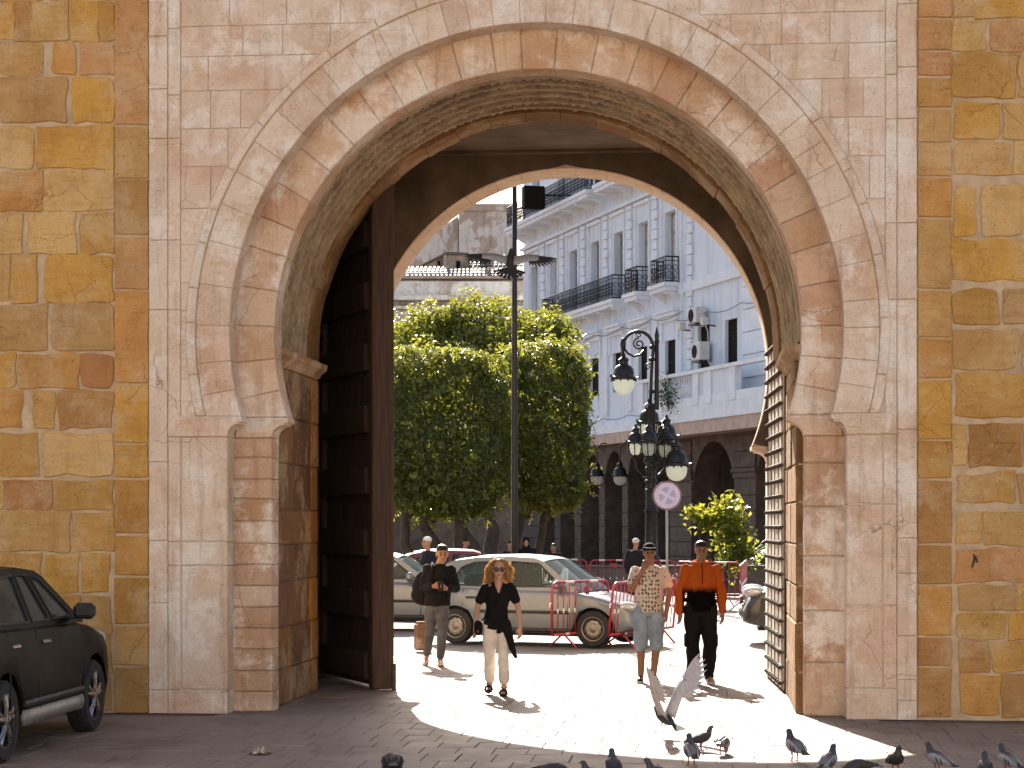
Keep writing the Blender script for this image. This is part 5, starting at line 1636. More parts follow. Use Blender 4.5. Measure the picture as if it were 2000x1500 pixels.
    # wheels
    for xc in xa:
        for s_ in (1, -1):
            T = Matrix.Translation((xc, s_ * (hw - 0.105), rw)) @ Matrix.Rotation(-s_ * PI / 2, 4, 'X')
            prof = [(rw * 0.66, -0.09), (rw * 0.92, -0.10), (rw * 0.99, -0.075), (rw, -0.03), (rw, 0.03), (rw * 0.99, 0.075), (rw * 0.92, 0.10), (rw * 0.68, 0.098), (rw * 0.66, 0.06)]
            wh = MB().lathe(prof, 28, T).build('wheel', M['rubber'], c, sharp=40)
            r_ = MB()
            r_.lathe([(rw * 0.69, 0.07), (rw * 0.69, 0.095), (rw * 0.62, 0.092), (rw * 0.60, 0.05)], 28, T, cap=False)
            if rimkind == 'steel':
                r_.lathe([(rw * 0.61, 0.035), (rw * 0.45, 0.07), (rw * 0.30, 0.075), (rw * 0.2, 0.06), (rw * 0.14, 0.085), (0.01, 0.09)], 24, T)
                r_.build('rim', M['rim'], wh, smooth=True)
                h_ = MB()
                for i in range(9):
                    a = 2 * PI * i / 9
                    h_.ell((rw * 0.52 * math.cos(a), rw * 0.52 * math.sin(a), 0.062), (rw * 0.085, rw * 0.085, 0.02), 8, 5, T)
                tag(h_.build('rim_holes', M['trim_black'], wh), kind='stuff')
            else:
                r_.build('rim', M['trim_black'], wh)
                for i in range(5):
                    a = 2 * PI * i / 5 + 0.3
                    sp = MB()
                    for da in (-0.16, 0.16):
                        sp.tube([(rw * 0.10 * math.cos(a), rw * 0.10 * math.sin(a), 0.085), (rw * 0.36 * math.cos(a + da * 0.6), rw * 0.36 * math.sin(a + da * 0.6), 0.09), (rw * 0.66 * math.cos(a + da), rw * 0.66 * math.sin(a + da), 0.08)], [0.026, 0.02, 0.018], 6, T)
                    sp.build('spoke', M['chrome'], wh)
                MB().lathe([(rw * 0.16, 0.07), (rw * 0.16, 0.10), (0.01, 0.105)], 14, T).build('hub', M['chrome'], wh)
    # door seams, handles, side strips, mirrors, lamps, bumpers
    def side(x, z): 
        w = plan(x); zt = interp(P['top'], x)
        zm = max(0.2, min(zt - 0.2, 0.6))
        return w if z <= zm else w * (1 - 0.045 * (z - zm) / max(0.05, zt - zm))
    for s_ in (1, -1):
        for x in P['seams']:
            z1 = interp(P['top'], x) - 0.02
            MB().tube([(x + P.get('seam_rake', 0) * (z - zb), s_ * (side(x, z) + 0.001), z) for z in [zb + 0.06 + (z1 - zb - 0.06) * i / 8 for i in range(9)]], 0.006, 4).build('door_seam', M['trim_black'], c)
        for x in P['handles']:
            MB().cbox((x, s_ * (side(x, zbelt - 0.13) + 0.018), zbelt - 0.13), (0.2, 0.035, 0.035), 0.012).build('door_handle', P.get('handle_mat', M['trim_black']), c)
        st = MB()
        zstr = P['strip']
        xs2 = [xa[0] + ra + 0.04 + (xa[1] - xa[0] - 2 * ra - 0.08) * i / 10 for i in range(11)]
        st.tube([(x, s_ * (side(x, zstr) + 0.004), zstr) for x in xs2], [0.02] * 11, 6, None, True, [0.03] * 11)
        st.build('side_strip', M['trim_black'], c)
        si = MB()
        si.tube([(x, s_ * (hw * 0.985), zb + 0.06) for x in xs2], [0.03] * 11, 6, None, True, [P.get('sill', 0.05)] * 11)
        si.build('sill', P.get('sill_mat', M['trim_black']), c, smooth=True)
        xm = P['mirror']
        m_ = MB(); m_.cbox((xm, s_ * (hw * 0.93 + 0.14), zbelt + 0.10), (0.13, 0.20, 0.15), 0.04)
        m_.cbox((xm + 0.01, s_ * (hw * 0.93 + 0.02), zbelt + 0.05), (0.07, 0.12, 0.05), 0.015)
        m_.build('mirror', P.get('mirror_mat', body), c)
        hx, hz = P['head']
        w = plan(hx)
        MB().ell((hx - 0.06, s_ * (w * 0.80), hz), (0.20, w * 0.22, 0.095), 14, 8).build('headlight', M['lamp_glass'], c, smooth=True)
        tx_, tz_ = P['tailp']
        w = plan(tx_)
        MB().ell((tx_ + 0.12, s_ * (w * 0.90), tz_), (0.15, w * 0.10, 0.10), 12, 8).build('tail_light', M['tail'], c, smooth=True)
    for x, sg_, nm in ((hl, 1, 'front_bumper'), (-hl, -1, 'rear_bumper')):
        m_ = MB()
        pts = []
        for i in range(13):
            q = -1 + 2 * i / 12
            pts.append((x - sg_ * (0.02 + 0.30 * abs(q) ** 5 - 0.035 * (1 - q * q)), q * plan(x - sg_ * 0.1) * 1.02, P['bump']))
        m_.tube(pts, [0.05] * 13, 8, None, True, [0.10] * 13, ref=(1, 0, 0))
        m_.build(nm, P.get('bump_mat', body), c, smooth=True)
    MB().cbox((hl + 0.015, 0, P['bump'] + 0.2), (0.05, Wd * 0.45, 0.12), 0.02).build('grille', M['trim_black'], c)
    MB().box((hl + 0.06, 0, P['bump']), (0.012, 0.5, 0.11)).build('number_plate', M['plate_white'], c)
    MB().box((-hl - 0.06, 0, P['bump'] + 0.1), (0.012, 0.5, 0.11)).build('number_plate', M['plate_white'], c)
    return c
HATCH = dict(L=3.72, W=1.64, H=1.45, rw=0.292, xr=-1.22, xf=1.21, zbot=0.20, belt=0.90,
    top=[(-1.87, 0.70), (-1.82, 0.90), (-1.6, 0.945), (-0.5, 0.925), (0.72, 0.90), (1.2, 0.82), (1.6, 0.70), (1.80, 0.60), (1.87, 0.50)],
    rail=[(0.95, 0.875), (0.28, 1.36), (0.12, 1.415), (-0.30, 1.44), (-0.9, 1.425), (-1.32, 1.37), (-1.45, 1.33), (-1.78, 0.93)], roof_i=(1, 5),
    win=[[(0.66, 0.96), (0.20, 1.33), (-0.28, 1.36), (-0.31, 0.95)], [(-0.39, 0.95), (-0.36, 1.36), (-0.95, 1.345), (-1.18, 1.26), (-1.30, 1.05), (-1.20, 0.97)]],
    seat=-0.05, seams=(0.78, -0.36, -1.08), handles=(-0.18, -0.92), strip=0.55, mirror=0.62, head=(1.76, 0.64), tailp=(-1.84, 0.78), bump=0.42, bow=0.08, sill=0.04)
SEDAN = dict(HATCH); SEDAN.update(L=4.3, xr=-1.28, xf=1.32,
    top=[(-2.15, 0.72), (-2.10, 0.90), (-1.9, 0.95), (-0.5, 0.92), (0.80, 0.90), (1.3, 0.82), (1.8, 0.70), (2.06, 0.60), (2.15, 0.50)],
    rail=[(1.02, 0.875), (0.36, 1.34), (0.2, 1.39), (-0.25, 1.41), (-0.8, 1.395), (-1.05, 1.35), (-1.15, 1.31), (-1.62, 0.94)], H=1.42,
    win=[[(0.72, 0.96), (0.26, 1.31), (-0.24, 1.33), (-0.27, 0.95)], [(-0.35, 0.95), (-0.32, 1.33), (-0.82, 1.315), (-1.0, 1.25), (-1.28, 1.0), (-1.2, 0.96)]],
    seams=(0.82, -0.31, -1.05), head=(2.02, 0.64), tailp=(-2.08, 0.82), hatchglass=True)
SUV = dict(L=4.37, W=1.84, H=1.62, rw=0.345, xr=-1.30, xf=1.30, zbot=0.27, belt=1.08,
    top=[(-2.18, 0.85), (-2.1, 1.06), (-1.8, 1.12), (-0.5, 1.10), (0.80, 1.07), (1.3, 1.02), (1.75, 0.92), (2.05, 0.78), (2.18, 0.62)],
    rail=[(1.08, 1.06), (0.36, 1.50), (0.16, 1.565), (-0.3, 1.60), (-1.0, 1.58), (-1.6, 1.50), (-1.75, 1.46), (-2.05, 1.10)], roof_i=(1, 5),
    win=[[(0.80, 1.13), (0.66, 1.22), (0.24, 1.48), (-0.02, 1.52), (0.20, 1.13)], [(0.10, 1.13), (-0.12, 1.525), (-0.40, 1.535), (-0.40, 1.13)], [(-0.48, 1.13), (-0.48, 1.535), (-1.05, 1.51), (-1.30, 1.46), (-1.62, 1.25), (-1.5, 1.15)]],
    seat=-0.1, seams=(0.92, -0.42, -1.2), handles=(-0.22, -1.05), strip=0.45, mirror=0.66, head=(2.06, 0.86), tailp=(-2.12, 0.98), bump=0.5, bow=0.08,
    sill=0.075, sill_mat=M['grey_trim'], mirror_mat=M['trim_black'], handle_mat=M['chrome'], bump_mat=M['trim_black'])
def heading(ddepth, dright):
    v = _f * ddepth + _r * dright
    return math.atan2(v.y, v.x)
# dark crossover parked before the left flank, nose towards the wall
fw = gp(168, 1428); rwp = gp(-8, 1490)
hd = math.atan2(fw.y - rwp.y, fw.x - rwp.x)
fwdv = Vector((math.cos(hd), math.sin(hd), 0)); leftv = Vector((-math.sin(hd), math.cos(hd), 0))
ctr = fw - fwdv * 1.30 + leftv * (0.92 - 0.10)
make_car('parked_car', 'dark crossover car parked nose to the golden wall at the left edge', SUV, M['blackpaint'], ctr, hd, None, None, 'alloy')
# silver hatchback behind the woman
pa_, pb_ = gp(895, 1257), gp(1160, 1264)
hv = (pb_ - pa_).normalized()
Pc = (pa_ + pb_) / 2 + Vector((-hv.y, hv.x, 0)) * 0.72
make_car('parked_car', 'silver hatchback with champagne tint standing behind the woman and the barriers', HATCH, M['silver'], Pc, math.atan2(hv.y, hv.x), 'cars in the street beyond the gate')
make_car('parked_car', 'silver sedan partly hidden by the door leaf and the boy with the backpack', SEDAN, M['silver2'], pv(752, 38.6), heading(-0.12, 1.0), 'cars in the street beyond the gate')
make_car('parked_car', 'dark red car showing only its roof behind the silver hatchback', SEDAN, M['darkred'], pv(905, 43.5), heading(0.05, 1.0), 'cars in the street beyond the gate')
VAN = dict(SUV); VAN.update(bump=0.52, sill_mat=M['trim_black'])
make_car('parked_car', 'dark car nosing in at the right edge of the archway', VAN, M['bluegrey'], pv(1452 + 2.18 / 34.0 * FPX, 34.0), heading(0.1, -1.0), 'cars in the street beyond the gate')

# ================================================================== barriers
t = NT('red_white_tube')
p = t.obj()
w = t.nd('ShaderNodeTexNoise'); 
M['bar_red'] = plain('red_barrier_paint', (0.36, 0.025, 0.035), 0.4, 0, 0.25, 8, 0.15, 60)
M['bar_white'] = plain('white_reflective_band', (0.72, 0.70, 0.68), 0.4, 0, 0.1, 8, 0.05, 60)
def barrier(label, a, b, lean=0.0, plate=True):
    """crowd barrier between ground points a and b"""
    d = b - a; L = d.length
    c = thing('crowd_barrier', label, 'barrier', (a + b) / 2, math.atan2(d.y, d.x), 'red and white crowd barriers')
    c.rotation_euler[0] = lean
    h = L / 2; z0, z1 = 0.22, 1.05; rr = 0.14
    pts = [(-h, 0, z0)]
    for (cx, cz, a0) in ((-h + rr, z1 - rr, PI), (h - rr, z1 - rr, PI / 2)):
        for i in range(6):
            q = a0 - PI / 2 * i / 5
            pts.append((cx + rr * math.cos(q), 0, cz + rr * math.sin(q)))
    pts += [(h, 0, z0), (-h, 0, z0)]
    fr = MB().tube(pts, 0.021, 7).build('frame', M['bar_red'], c, smooth=True)
    n = max(4, int(L / 0.155))
    for i in range(1, n):
        x = -h + L * i / n
        br = MB().tube([(x, 0, z0), (x, 0, z1)], 0.0095, 5).build('bar', M['bar_red'], c, smooth=True)
        MB().tube([(x, 0, 0.56), (x, 0, 0.63)], 0.0115, 5).build('band', M['bar_white'], br)
    for x in (-h * 0.62, h * 0.62):
        f = MB(); f.tube([(x, -0.26, 0.012), (x, -0.02, z0), (x, 0.02, z0), (x, 0.26, 0.012)], 0.016, 6)
        f.build('foot', M['bar_red'], c, smooth=True)
    for x0, x1 in ((-h * 0.55, -h * 0.25), (h * 0.3, h * 0.6)):
        MB().tube([(x0, 0, z1), (x1, 0, z1)], 0.0225, 7).build('band', M['bar_white'], fr)
        MB().tube([(x0, 0, z0), (x0 + 0.1, 0, z0)], 0.0225, 7).build('band', M['bar_white'], fr)
    for s_ in (-1, 1):
        MB().tube([(s_ * h, 0, 0.72), (s_ * (h + 0.06), 0, 0.72), (s_ * (h + 0.06), 0, 0.66)], 0.012, 5).build('hook', M['bar_white'], c)
    if plate:
        MB().cbox((0.1 * L, -0.012, 0.92), (0.15, 0.01, 0.10), 0.003).build('plate', M['bar_red'], c)
    return c
def bg_(u, v): return gp(u, v)
barrier('red barrier in front of the front door of the silver hatchback', gp(1078, 1268), gp(1188, 1258), 0.0)
barrier('red barrier leaning askew across the headlight of the silver hatchback', gp(1186, 1268), gp(1312, 1250), R(6))
barrier('far red barrier just right of the hatchback windscreen', gp(1152, 1176), gp(1231, 1176))
barrier('far red barrier behind the man in the patterned shirt', gp(1236, 1178), gp(1318, 1178))
barrier('far red barrier behind the man in the orange hoodie', gp(1318, 1182), gp(1446, 1186))
barrier('end-on red barrier beside the dark car at the right', gp(1446, 1198), gp(1458, 1176))
barrier('red barrier at the left of the far row, hidden mostly by the hatchback', gp(1062, 1172), gp(1146, 1174))

# granite bollard block
M['granite'] = stone_mat('pink_granite', (0.7, 0.55, 0.45), (0.62, 0.46, 0.36), 0.5, 0.4, 0.5, 0.2)
bl = thing('stone_bollard', 'squat pink granite bollard behind the legs of the boy with the backpack', 'bollard', gp(824, 1270), VIEW_ROT + R(20))
bl.scale = (0.88, 0.88, 0.88)
MB().cbox((0, 0, 0.24), (0.24, 0.24, 0.48), 0.03).build('block', M['granite'], bl, color=sc((140, 106, 84), 0.65))
MB().cbox((0, 0, 0.497), (0.18, 0.18, 0.03), 0.01).build('cap', M['granite'], bl, color=sc((150, 116, 95), 0.65))
# scrap of litter on the square
M['litter'] = plain('crumpled_wrapper', (0.42, 0.36, 0.28), 0.7, 0, 0.5, 40, 0.4, 60)
li = thing('litter', 'crumpled scrap of litter on the shaded ground', 'litter', gp(508, 1474), VIEW_ROT)
m_ = MB(); rl = random.Random(5)
pts = []
for i in range(7):
    for j in range(6):
        pts.append(((i - 3) * 0.022 + rl.uniform(-0.008, 0.008), (j - 2.5) * 0.02, 0.012 + abs(rl.gauss(0, 0.022)) * (1.4 - abs(i - 3) / 3)))
m_.add(pts, [(i * 6 + j, i * 6 + j + 1, (i + 1) * 6 + j + 1, (i + 1) * 6 + j) for i in range(6) for j in range(5)])
m_.build('wrapper', M['litter'], li)
m_ = MB(); m_.tube([(-0.09, 0, 0.01), (-0.04, -0.01, 0.012), (0.05, 0.01, 0.012), (0.10, 0, 0.014)], [0.008, 0.014, 0.012, 0.006], 6)
m_.build('stick', M['bark'], li)
# ================================================================== people
def cloth(name, c, rough=0.9, var=0.18, weave=180.0, **kw):
    t = NT(name)
    kw.setdefault('Specular IOR Level', 0.2)
    p = t.obj()
    n = t.noise(p, 7, 4, 0.6)
    b = t.ramp(n, [(0.3, tuple(x * (1 - var) for x in c)), (0.7, tuple(min(1, x * (1 + var)) for x in c))])
    return t.done(b, rough, t.bump(t.noise(p, weave, 2), 0.15, 0.004), **kw)
M['skin_a'] = cloth('skin_warm', (0.36, 0.19, 0.12), 0.5, 0.08, 90, **{'Subsurface Weight': 0.15, 'Subsurface Scale': 0.02})
M['skin_b'] = cloth('skin_light', (0.46, 0.26, 0.18), 0.5, 0.08, 90, **{'Subsurface Weight': 0.15, 'Subsurface Scale': 0.02})
M['skin_c'] = cloth('skin_tan', (0.27, 0.14, 0.085), 0.5, 0.08, 90, **{'Subsurface Weight': 0.15, 'Subsurface Scale': 0.02})
M['black_cloth'] = cloth('black_cotton', (0.007, 0.006, 0.0065))
M['navy_cloth'] = cloth('dark_navy_cloth', (0.016, 0.015, 0.022))
M['cream_denim'] = cloth('cream_denim', (0.62, 0.56, 0.49))
M['grey_denim'] = cloth('grey_denim', (0.085, 0.085, 0.09), 0.9, 0.3)
M['pale_denim'] = cloth('pale_blue_denim', (0.24, 0.30, 0.36), 0.9, 0.3)
M['hair_dark'] = cloth('dark_hair', (0.014, 0.010, 0.008), 0.5, 0.3, 120)
M['shoe_black'] = cloth('black_shoe', (0.016, 0.014, 0.014), 0.6)
M['shoe_white'] = cloth('white_sole', (0.60, 0.55, 0.52), 0.6)
M['shoe_tan'] = cloth('beige_shoe', (0.36, 0.28, 0.22), 0.7)
M['shoe_pink'] = cloth('red_trim_shoe', (0.35, 0.08, 0.08), 0.6)
M['white_cap'] = cloth('white_cap_cloth', (0.62, 0.60, 0.58), 0.9)
M['eye'] = plain('dark_eye', (0.02, 0.015, 0.012), 0.3, 0, 0.1, 30, 0, 60)
M['lip'] = plain('lip', (0.26, 0.10, 0.08), 0.5, 0, 0.1, 30, 0, 60)
t = NT('printed_shirt')
p = t.obj()
rows_ = t.scale(p, (25, 6, 19))
vd = t.vor(rows_, 1.0)
vd.node.inputs['Randomness'].default_value = 0.45
wob = t.noise(p, 55, 3, 0.6)
f = t.ramp(t.math(vd, t.math(wob, 0.55), 'ADD'), [(0.58, 1.0), (0.64, 0.0)])
M['print_shirt'] = t.done(t.mix((0.56, 0.50, 0.42), (0.12, 0.065, 0.04), f), 0.9, t.bump(t.noise(p, 180, 2), 0.15, 0.004))
t = NT('orange_black_hoodie')
sep = t.nd('ShaderNodeSeparateXYZ'); t.l.new(t.obj(), sep.inputs[0])
zz = t.math(sep.outputs[2], t.math(t.noise(t.obj(), 18, 4, 0.7), 0.10), 'ADD')
ax = t.math(t.math(sep.outputs[0], 0.0, 'ADD'), 0.0, 'ADD'); ab = t.nd('ShaderNodeMath', operation='ABSOLUTE'); t.l.new(sep.outputs[0], ab.inputs[0])
arm_ = t.ramp(ab.outputs[0], [(0.205, 0.0), (0.225, 1.0)])
tz = t.ramp(zz, [(0.60, 0.0), (0.63, 1.0)])
mz = t.nd('ShaderNodeMapRange'); t.l.new(zz, mz.inputs[0]); mz.inputs[1].default_value = 1.19; mz.inputs[2].default_value = 1.27
mx2 = t.nd('ShaderNodeMath', operation='MAXIMUM'); t.l.new(mz.outputs[0], mx2.inputs[0]); t.l.new(arm_, mx2.inputs[1])
M['hoodie'] = t.done(t.mix((0.003, 0.002, 0.002), (0.40, 0.080, 0.012), mx2.outputs[0]), 0.95, t.bump(t.noise(t.obj(), 160, 2), 0.2, 0.004), **{'Specular IOR Level': 0.08})
t = NT('blonde_hair')
g_ = t.nd('ShaderNodeNewGeometry').outputs['Random Per Island']
hc_ = t.ramp(g_, [(0.0, (0.34, 0.19, 0.075)), (0.6, (0.56, 0.36, 0.16)), (1.0, (0.72, 0.53, 0.29))])
t.done(hc_, 0.45)
tr = t.nd('ShaderNodeBsdfTranslucent'); t.l.new(t.mix(hc_, (0.95, 0.65, 0.28), 0.6), tr.inputs[0])
mx = t.nd('ShaderNodeMixShader'); mx.inputs[0].default_value = 0.62
t.l.new(t.b.outputs[0], mx.inputs[1]); t.l.new(tr.outputs[0], mx.inputs[2]); t.l.new(mx.outputs[0], t.out.inputs[0])
M['blonde'] = t.m

TMP = bpy.data.scenes.new('work'); TRASH = []
def blob(mb, voxel=0.011, smooth=4, fold=0.0, fsc=9.0, seed=0.0):
    """one continuous surface round overlapping solids"""
    me = bpy.data.meshes.new('blob')
    me.from_pydata(mb.v, [], mb.f)
    bm = bmesh.new(); bm.from_mesh(me)
    bmesh.ops.recalc_face_normals(bm, faces=bm.faces); bm.to_mesh(me); bm.free()
    o = bpy.data.objects.new('blob', me); TMP.collection.objects.link(o)
    r_ = o.modifiers.new('r', 'REMESH'); r_.mode = 'VOXEL'; r_.voxel_size = voxel; r_.use_smooth_shade = True
    s_ = o.modifiers.new('s', 'SMOOTH'); s_.factor = 0.5; s_.iterations = smooth
    TMP.view_layers[0].update(); dg = TMP.view_layers[0].depsgraph
    out = bpy.data.meshes.new_from_object(o.evaluated_get(dg))
    TRASH.append(o); o.hide_viewport = True
    if fold:
        n_ = len(out.vertices)
        co = np.empty(n_ * 3, np.float32); no = np.empty(n_ * 3, np.float32)
        out.vertices.foreach_get('co', co); out.vertices.foreach_get('normal', no)
        k = np.array([mnoise.noise((x * fsc + seed, y * fsc, z * fsc * 0.55 + seed)) + 0.5 * mnoise.noise((x * fsc * 2.3, y * fsc * 2.3 + seed, z * fsc * 1.3)) for x, y, z in co.reshape(-1, 3).tolist()], np.float32)
        out.vertices.foreach_set('co', (co.reshape(-1, 3) + no.reshape(-1, 3) * (k * fold)[:, None]).ravel())
    out.polygons.foreach_set('use_smooth', [True] * len(out.polygons))
    return out
def loft(mb, secs, n=18):
    mb.tube([(s_[0], s_[1], s_[2]) for s_ in secs], [s_[3] for s_ in secs], n, None, True, [s_[4] for s_ in secs], ref=(1, 0, 0))
def chain(mb, pts, rad):
    for (a, b), (ra, rb) in zip(zip(pts[:-1], pts[1:]), zip(rad[:-1], rad[1:])): mb.cone(a, ra, b, rb)
def hand(mb, wrist, dirv, side, curl=0.5, sc_=1.0):
    """palm, four fingers and a thumb; dirv = direction of the fingers, side = direction of the thumb"""
    w = Vector(wrist); d = Vector(dirv).normalized(); s_ = Vector(side); s_ = (s_ - d * s_.dot(d)).normalized(); n_ = d.cross(s_)
    for k in range(4):
        o = s_ * (0.028 - 0.018 * k) * sc_
        mb.cone(w + o * 0.6, 0.016 * sc_, w + d * 0.085 * sc_ + o, 0.0125 * sc_, 8)
        L = (0.072, 0.080, 0.074, 0.058)[k] * sc_
        b = w + d * 0.085 * sc_ + o
        m_ = b + (d * math.cos(curl * 0.6) + n_ * math.sin(curl * 0.6)) * L * 0.5
        e = m_ + (d * math.cos(curl * 1.5) + n_ * math.sin(curl * 1.5)) * L * 0.5
        mb.cone(b, 0.0098 * sc_, m_, 0.009 * sc_, 8); mb.cone(m_, 0.009 * sc_, e, 0.0078 * sc_, 8)
    b = w + d * 0.025 * sc_ + s_ * 0.026 * sc_
    m_ = b + (d * 0.7 + s_ * 0.7 + n_ * 0.2).normalized() * 0.042 * sc_
    e = m_ + (d * 0.95 + s_ * 0.2 + n_ * 0.3).normalized() * 0.032 * sc_
    mb.cone(b, 0.014 * sc_, m_, 0.0105 * sc_, 8); mb.cone(m_, 0.0105 * sc_, e, 0.0085 * sc_, 8)
def head(mb, c, k=1.0, turn=0.0, tilt=0.0):
    """skull, jaw, nose, brow, ears round centre c, looking to -y turned by turn; returns its matrix"""
    T = Matrix.Translation(c) @ Matrix.Rotation(turn, 4, 'Z') @ Matrix.Rotation(tilt, 4, 'X') @ Matrix.Scale(k, 4)
    mb.ell((0, 0.012, 0.03), (0.074, 0.094, 0.088), 16, 12, T)
    mb.ell((0, -0.022, -0.045), (0.056, 0.068, 0.072), 14, 10, T)
    mb.cone((0, -0.072, -0.098), 0.02, (0, -0.060, -0.088), 0.026, 10, T)
    mb.cone((0, -0.092, 0.012), 0.010, (0, -0.106, -0.026), 0.015, 8, T)
    for s_ in (-1, 1):
        mb.cone((s_ * 0.014, -0.082, 0.030), 0.012, (s_ * 0.045, -0.070, 0.028), 0.011, 8, T)
        mb.cone((s_ * 0.030, -0.070, -0.030), 0.022, (s_ * 0.044, -0.055, -0.022), 0.020, 8, T)
        mb.cone((s_ * 0.075, 0.012, 0.018), 0.012, (s_ * 0.074, 0.008, -0.028), 0.010, 8, T)
    mb.cone((-0.014, -0.086, -0.062), 0.009, (0.014, -0.086, -0.062), 0.009, 8, T)
    return T
def face(par, T):
    for s_ in (-1, 1):
        MB().ell((s_ * 0.031, -0.079, 0.006), (0.013, 0.008, 0.0075), 10, 6, T).build('eye', M['eye'], par, smooth=True)
        MB().tube([(s_ * 0.014, -0.094, 0.030), (s_ * 0.032, -0.090, 0.036), (s_ * 0.050, -0.076, 0.030)], [0.003, 0.0045, 0.002], 6, T).build('eyebrow', M['hair_dark'], par)
    MB().tube([(-0.022, -0.087, -0.060), (-0.008, -0.0955, -0.058), (0.008, -0.0955, -0.058), (0.022, -0.087, -0.060)], [0.003, 0.006, 0.006, 0.003], 6, T).build('mouth', M['lip'], par)
def add_mesh(name, me, mat, par): return link(name, me, mat, par)
def shoe(par, heel, toe, mat, sole, wid=0.046, name='shoe', pitch=0.0):
    h = Vector(heel); t_ = Vector(toe)
    d = (t_ - h); L = d.length; d.normalize()
    m_ = MB()
    up = Vector((0, 0, 1))
    m_.cone(h + up * 0.052, 0.040, h + d * L * 0.45 + up * 0.046, 0.042, 10)
    m_.cone(h + d * L * 0.45 + up * 0.040, 0.042, t_ + up * 0.032, 0.030, 10)
    m_.cone(h + up * 0.10, 0.038, h + up * 0.05, 0.04, 10)
    so = link(name, blob(m_, 0.009, 3), mat, par)
    s_ = MB()
    sd = Vector((-d.y, d.x, 0)).normalized()
    pts = []
    for k in range(16):
        a = 2 * PI * k / 16
        e = h + d * (L * 0.5) + d * (math.cos(a) * (L * 0.5 + 0.034)) + sd * (math.sin(a) * (wid * (1.0 + 0.1 * math.cos(a))))
        pts.append(e)
    vs_ = [(q.x, q.y, q.z + 0.0) for q in pts] + [(q.x, q.y, q.z + 0.026) for q in pts]
    s_.add(vs_, [tuple(range(15, -1, -1)), tuple(range(16, 32))] + [(i, (i + 1) % 16, 16 + (i + 1) % 16, 16 + i) for i in range(16)])
    s_.build('sole', sole, so)
    return so
SX = 1

# ---- woman walking towards the camera
def s_leg(mb, hip, knee, ank, r0, r1, r2):
    mb.cone(hip, r0, knee, r1, 14); mb.cone(knee, r1, ank, r2, 14)
w = thing('person', 'woman with curly fair hair, sunglasses, black top and cream trousers walking', 'person', gp(966, 1357), VIEW_ROT, 'people near the gate')
b = MB()
hc_ = Vector((0.05, -0.02, 1.452))
T = head(b, hc_, 0.97, 0.06, 0.08)
loft(b, [(0.02, 0, 0.80, 0.14, 0.10), (0.02, 0.0, 0.98, 0.11, 0.085), (0.03, 0, 1.15, 0.13, 0.10), (0.04, 0, 1.25, 0.14, 0.085), (0.045, 0.005, 1.31, 0.06, 0.055), (0.047, 0.0, 1.37, 0.045, 0.048), (0.05, -0.005, 1.43, 0.045, 0.048)])
b.cone((0.045, -0.062, 1.30), 0.045, (0.048, -0.098, 1.175), 0.014, 12)
chain(b, [(-0.115, 0, 1.245), (-0.20, 0.03, 1.01), (-0.222, -0.06, 0.80)], [0.045, 0.036, 0.026]); hand(b, (-0.222, -0.06, 0.80), (0.0, -0.12, -1), (0.6, -0.6, 0), 0.45, 0.92)
chain(b, [(0.20, 0, 1.245), (0.275, 0.03, 1.00), (0.295, -0.03, 0.79)], [0.045, 0.036, 0.026]); hand(b, (0.295, -0.03, 0.79), (0.02, -0.12, -1), (-0.6, -0.6, 0), 0.45, 0.92)
s_leg(b, (-0.055, 0.0, 0.80), (-0.055, 0.02, 0.45), (-0.062, 0.10, 0.10), 0.075, 0.05, 0.034)
s_leg(b, (0.10, 0.0, 0.80), (0.105, -0.06, 0.45), (0.110, -0.10, 0.08), 0.075, 0.05, 0.034)
for x, y in ((-0.062, 0.10), (0.110, -0.10)): b.cone((x, y, 0.06), 0.032, (x - 0.01, y - 0.14, 0.035), 0.026, 10)
body = link('body', blob(b, 0.0085, 4), M['skin_b'], w)
face(w, T)
# sunglasses
g = MB()
for s_ in (-1, 1):
    g.ell((s_ * 0.033, -0.094, 0.008), (0.031, 0.008, 0.026), 12, 8, T)
    g.tube([(s_ * 0.062, -0.088, 0.014), (s_ * 0.080, -0.02, 0.016), (s_ * 0.078, 0.03, 0.012)], 0.004, 5, T)
g.tube([(-0.01, -0.100, 0.014), (0.01, -0.100, 0.014)], 0.004, 5, T)
tag(g.build('sunglasses', M['eye'], w, smooth=True), kind='stuff')
m_ = MB()
loft(m_, [(0.01, 0, 0.76, 0.155, 0.115), (0.02, 0, 0.90, 0.145, 0.11), (0.025, 0, 1.02, 0.128, 0.10), (0.035, -0.01, 1.14, 0.150, 0.118), (0.04, 0, 1.225, 0.158, 0.100), (0.042, 0.005, 1.275, 0.115, 0.080), (0.045, 0.01, 1.295, 0.085, 0.066)])
chain(m_, [(-0.105, 0, 1.235), (-0.165, 0.012, 1.105)], [0.062, 0.060]); chain(m_, [(0.19, 0, 1.235), (0.245, 0.012, 1.105)], [0.062, 0.060])
link('top', blob(m_, 0.010, 3, 0.010, 8, 1.0), M['black_cloth'], w)
m_ = MB(); s_leg(m_, (-0.055, 0.0, 0.80), (-0.055, 0.01, 0.45), (-0.062, 0.085, 0.19), 0.095, 0.070, 0.062); s_leg(m_, (0.10, 0.0, 0.80), (0.105, -0.07, 0.45), (0.110, -0.10, 0.19), 0.095, 0.070, 0.062)
loft(m_, [(0.02, 0.01, 0.72, 0.14, 0.105), (0.02, 0.01, 0.82, 0.150, 0.115), (0.02, 0.0, 0.90, 0.135, 0.10)])
link('trousers', blob(m_, 0.010, 3, 0.012, 9, 2.0), M['cream_denim'], w)
m_ = MB()
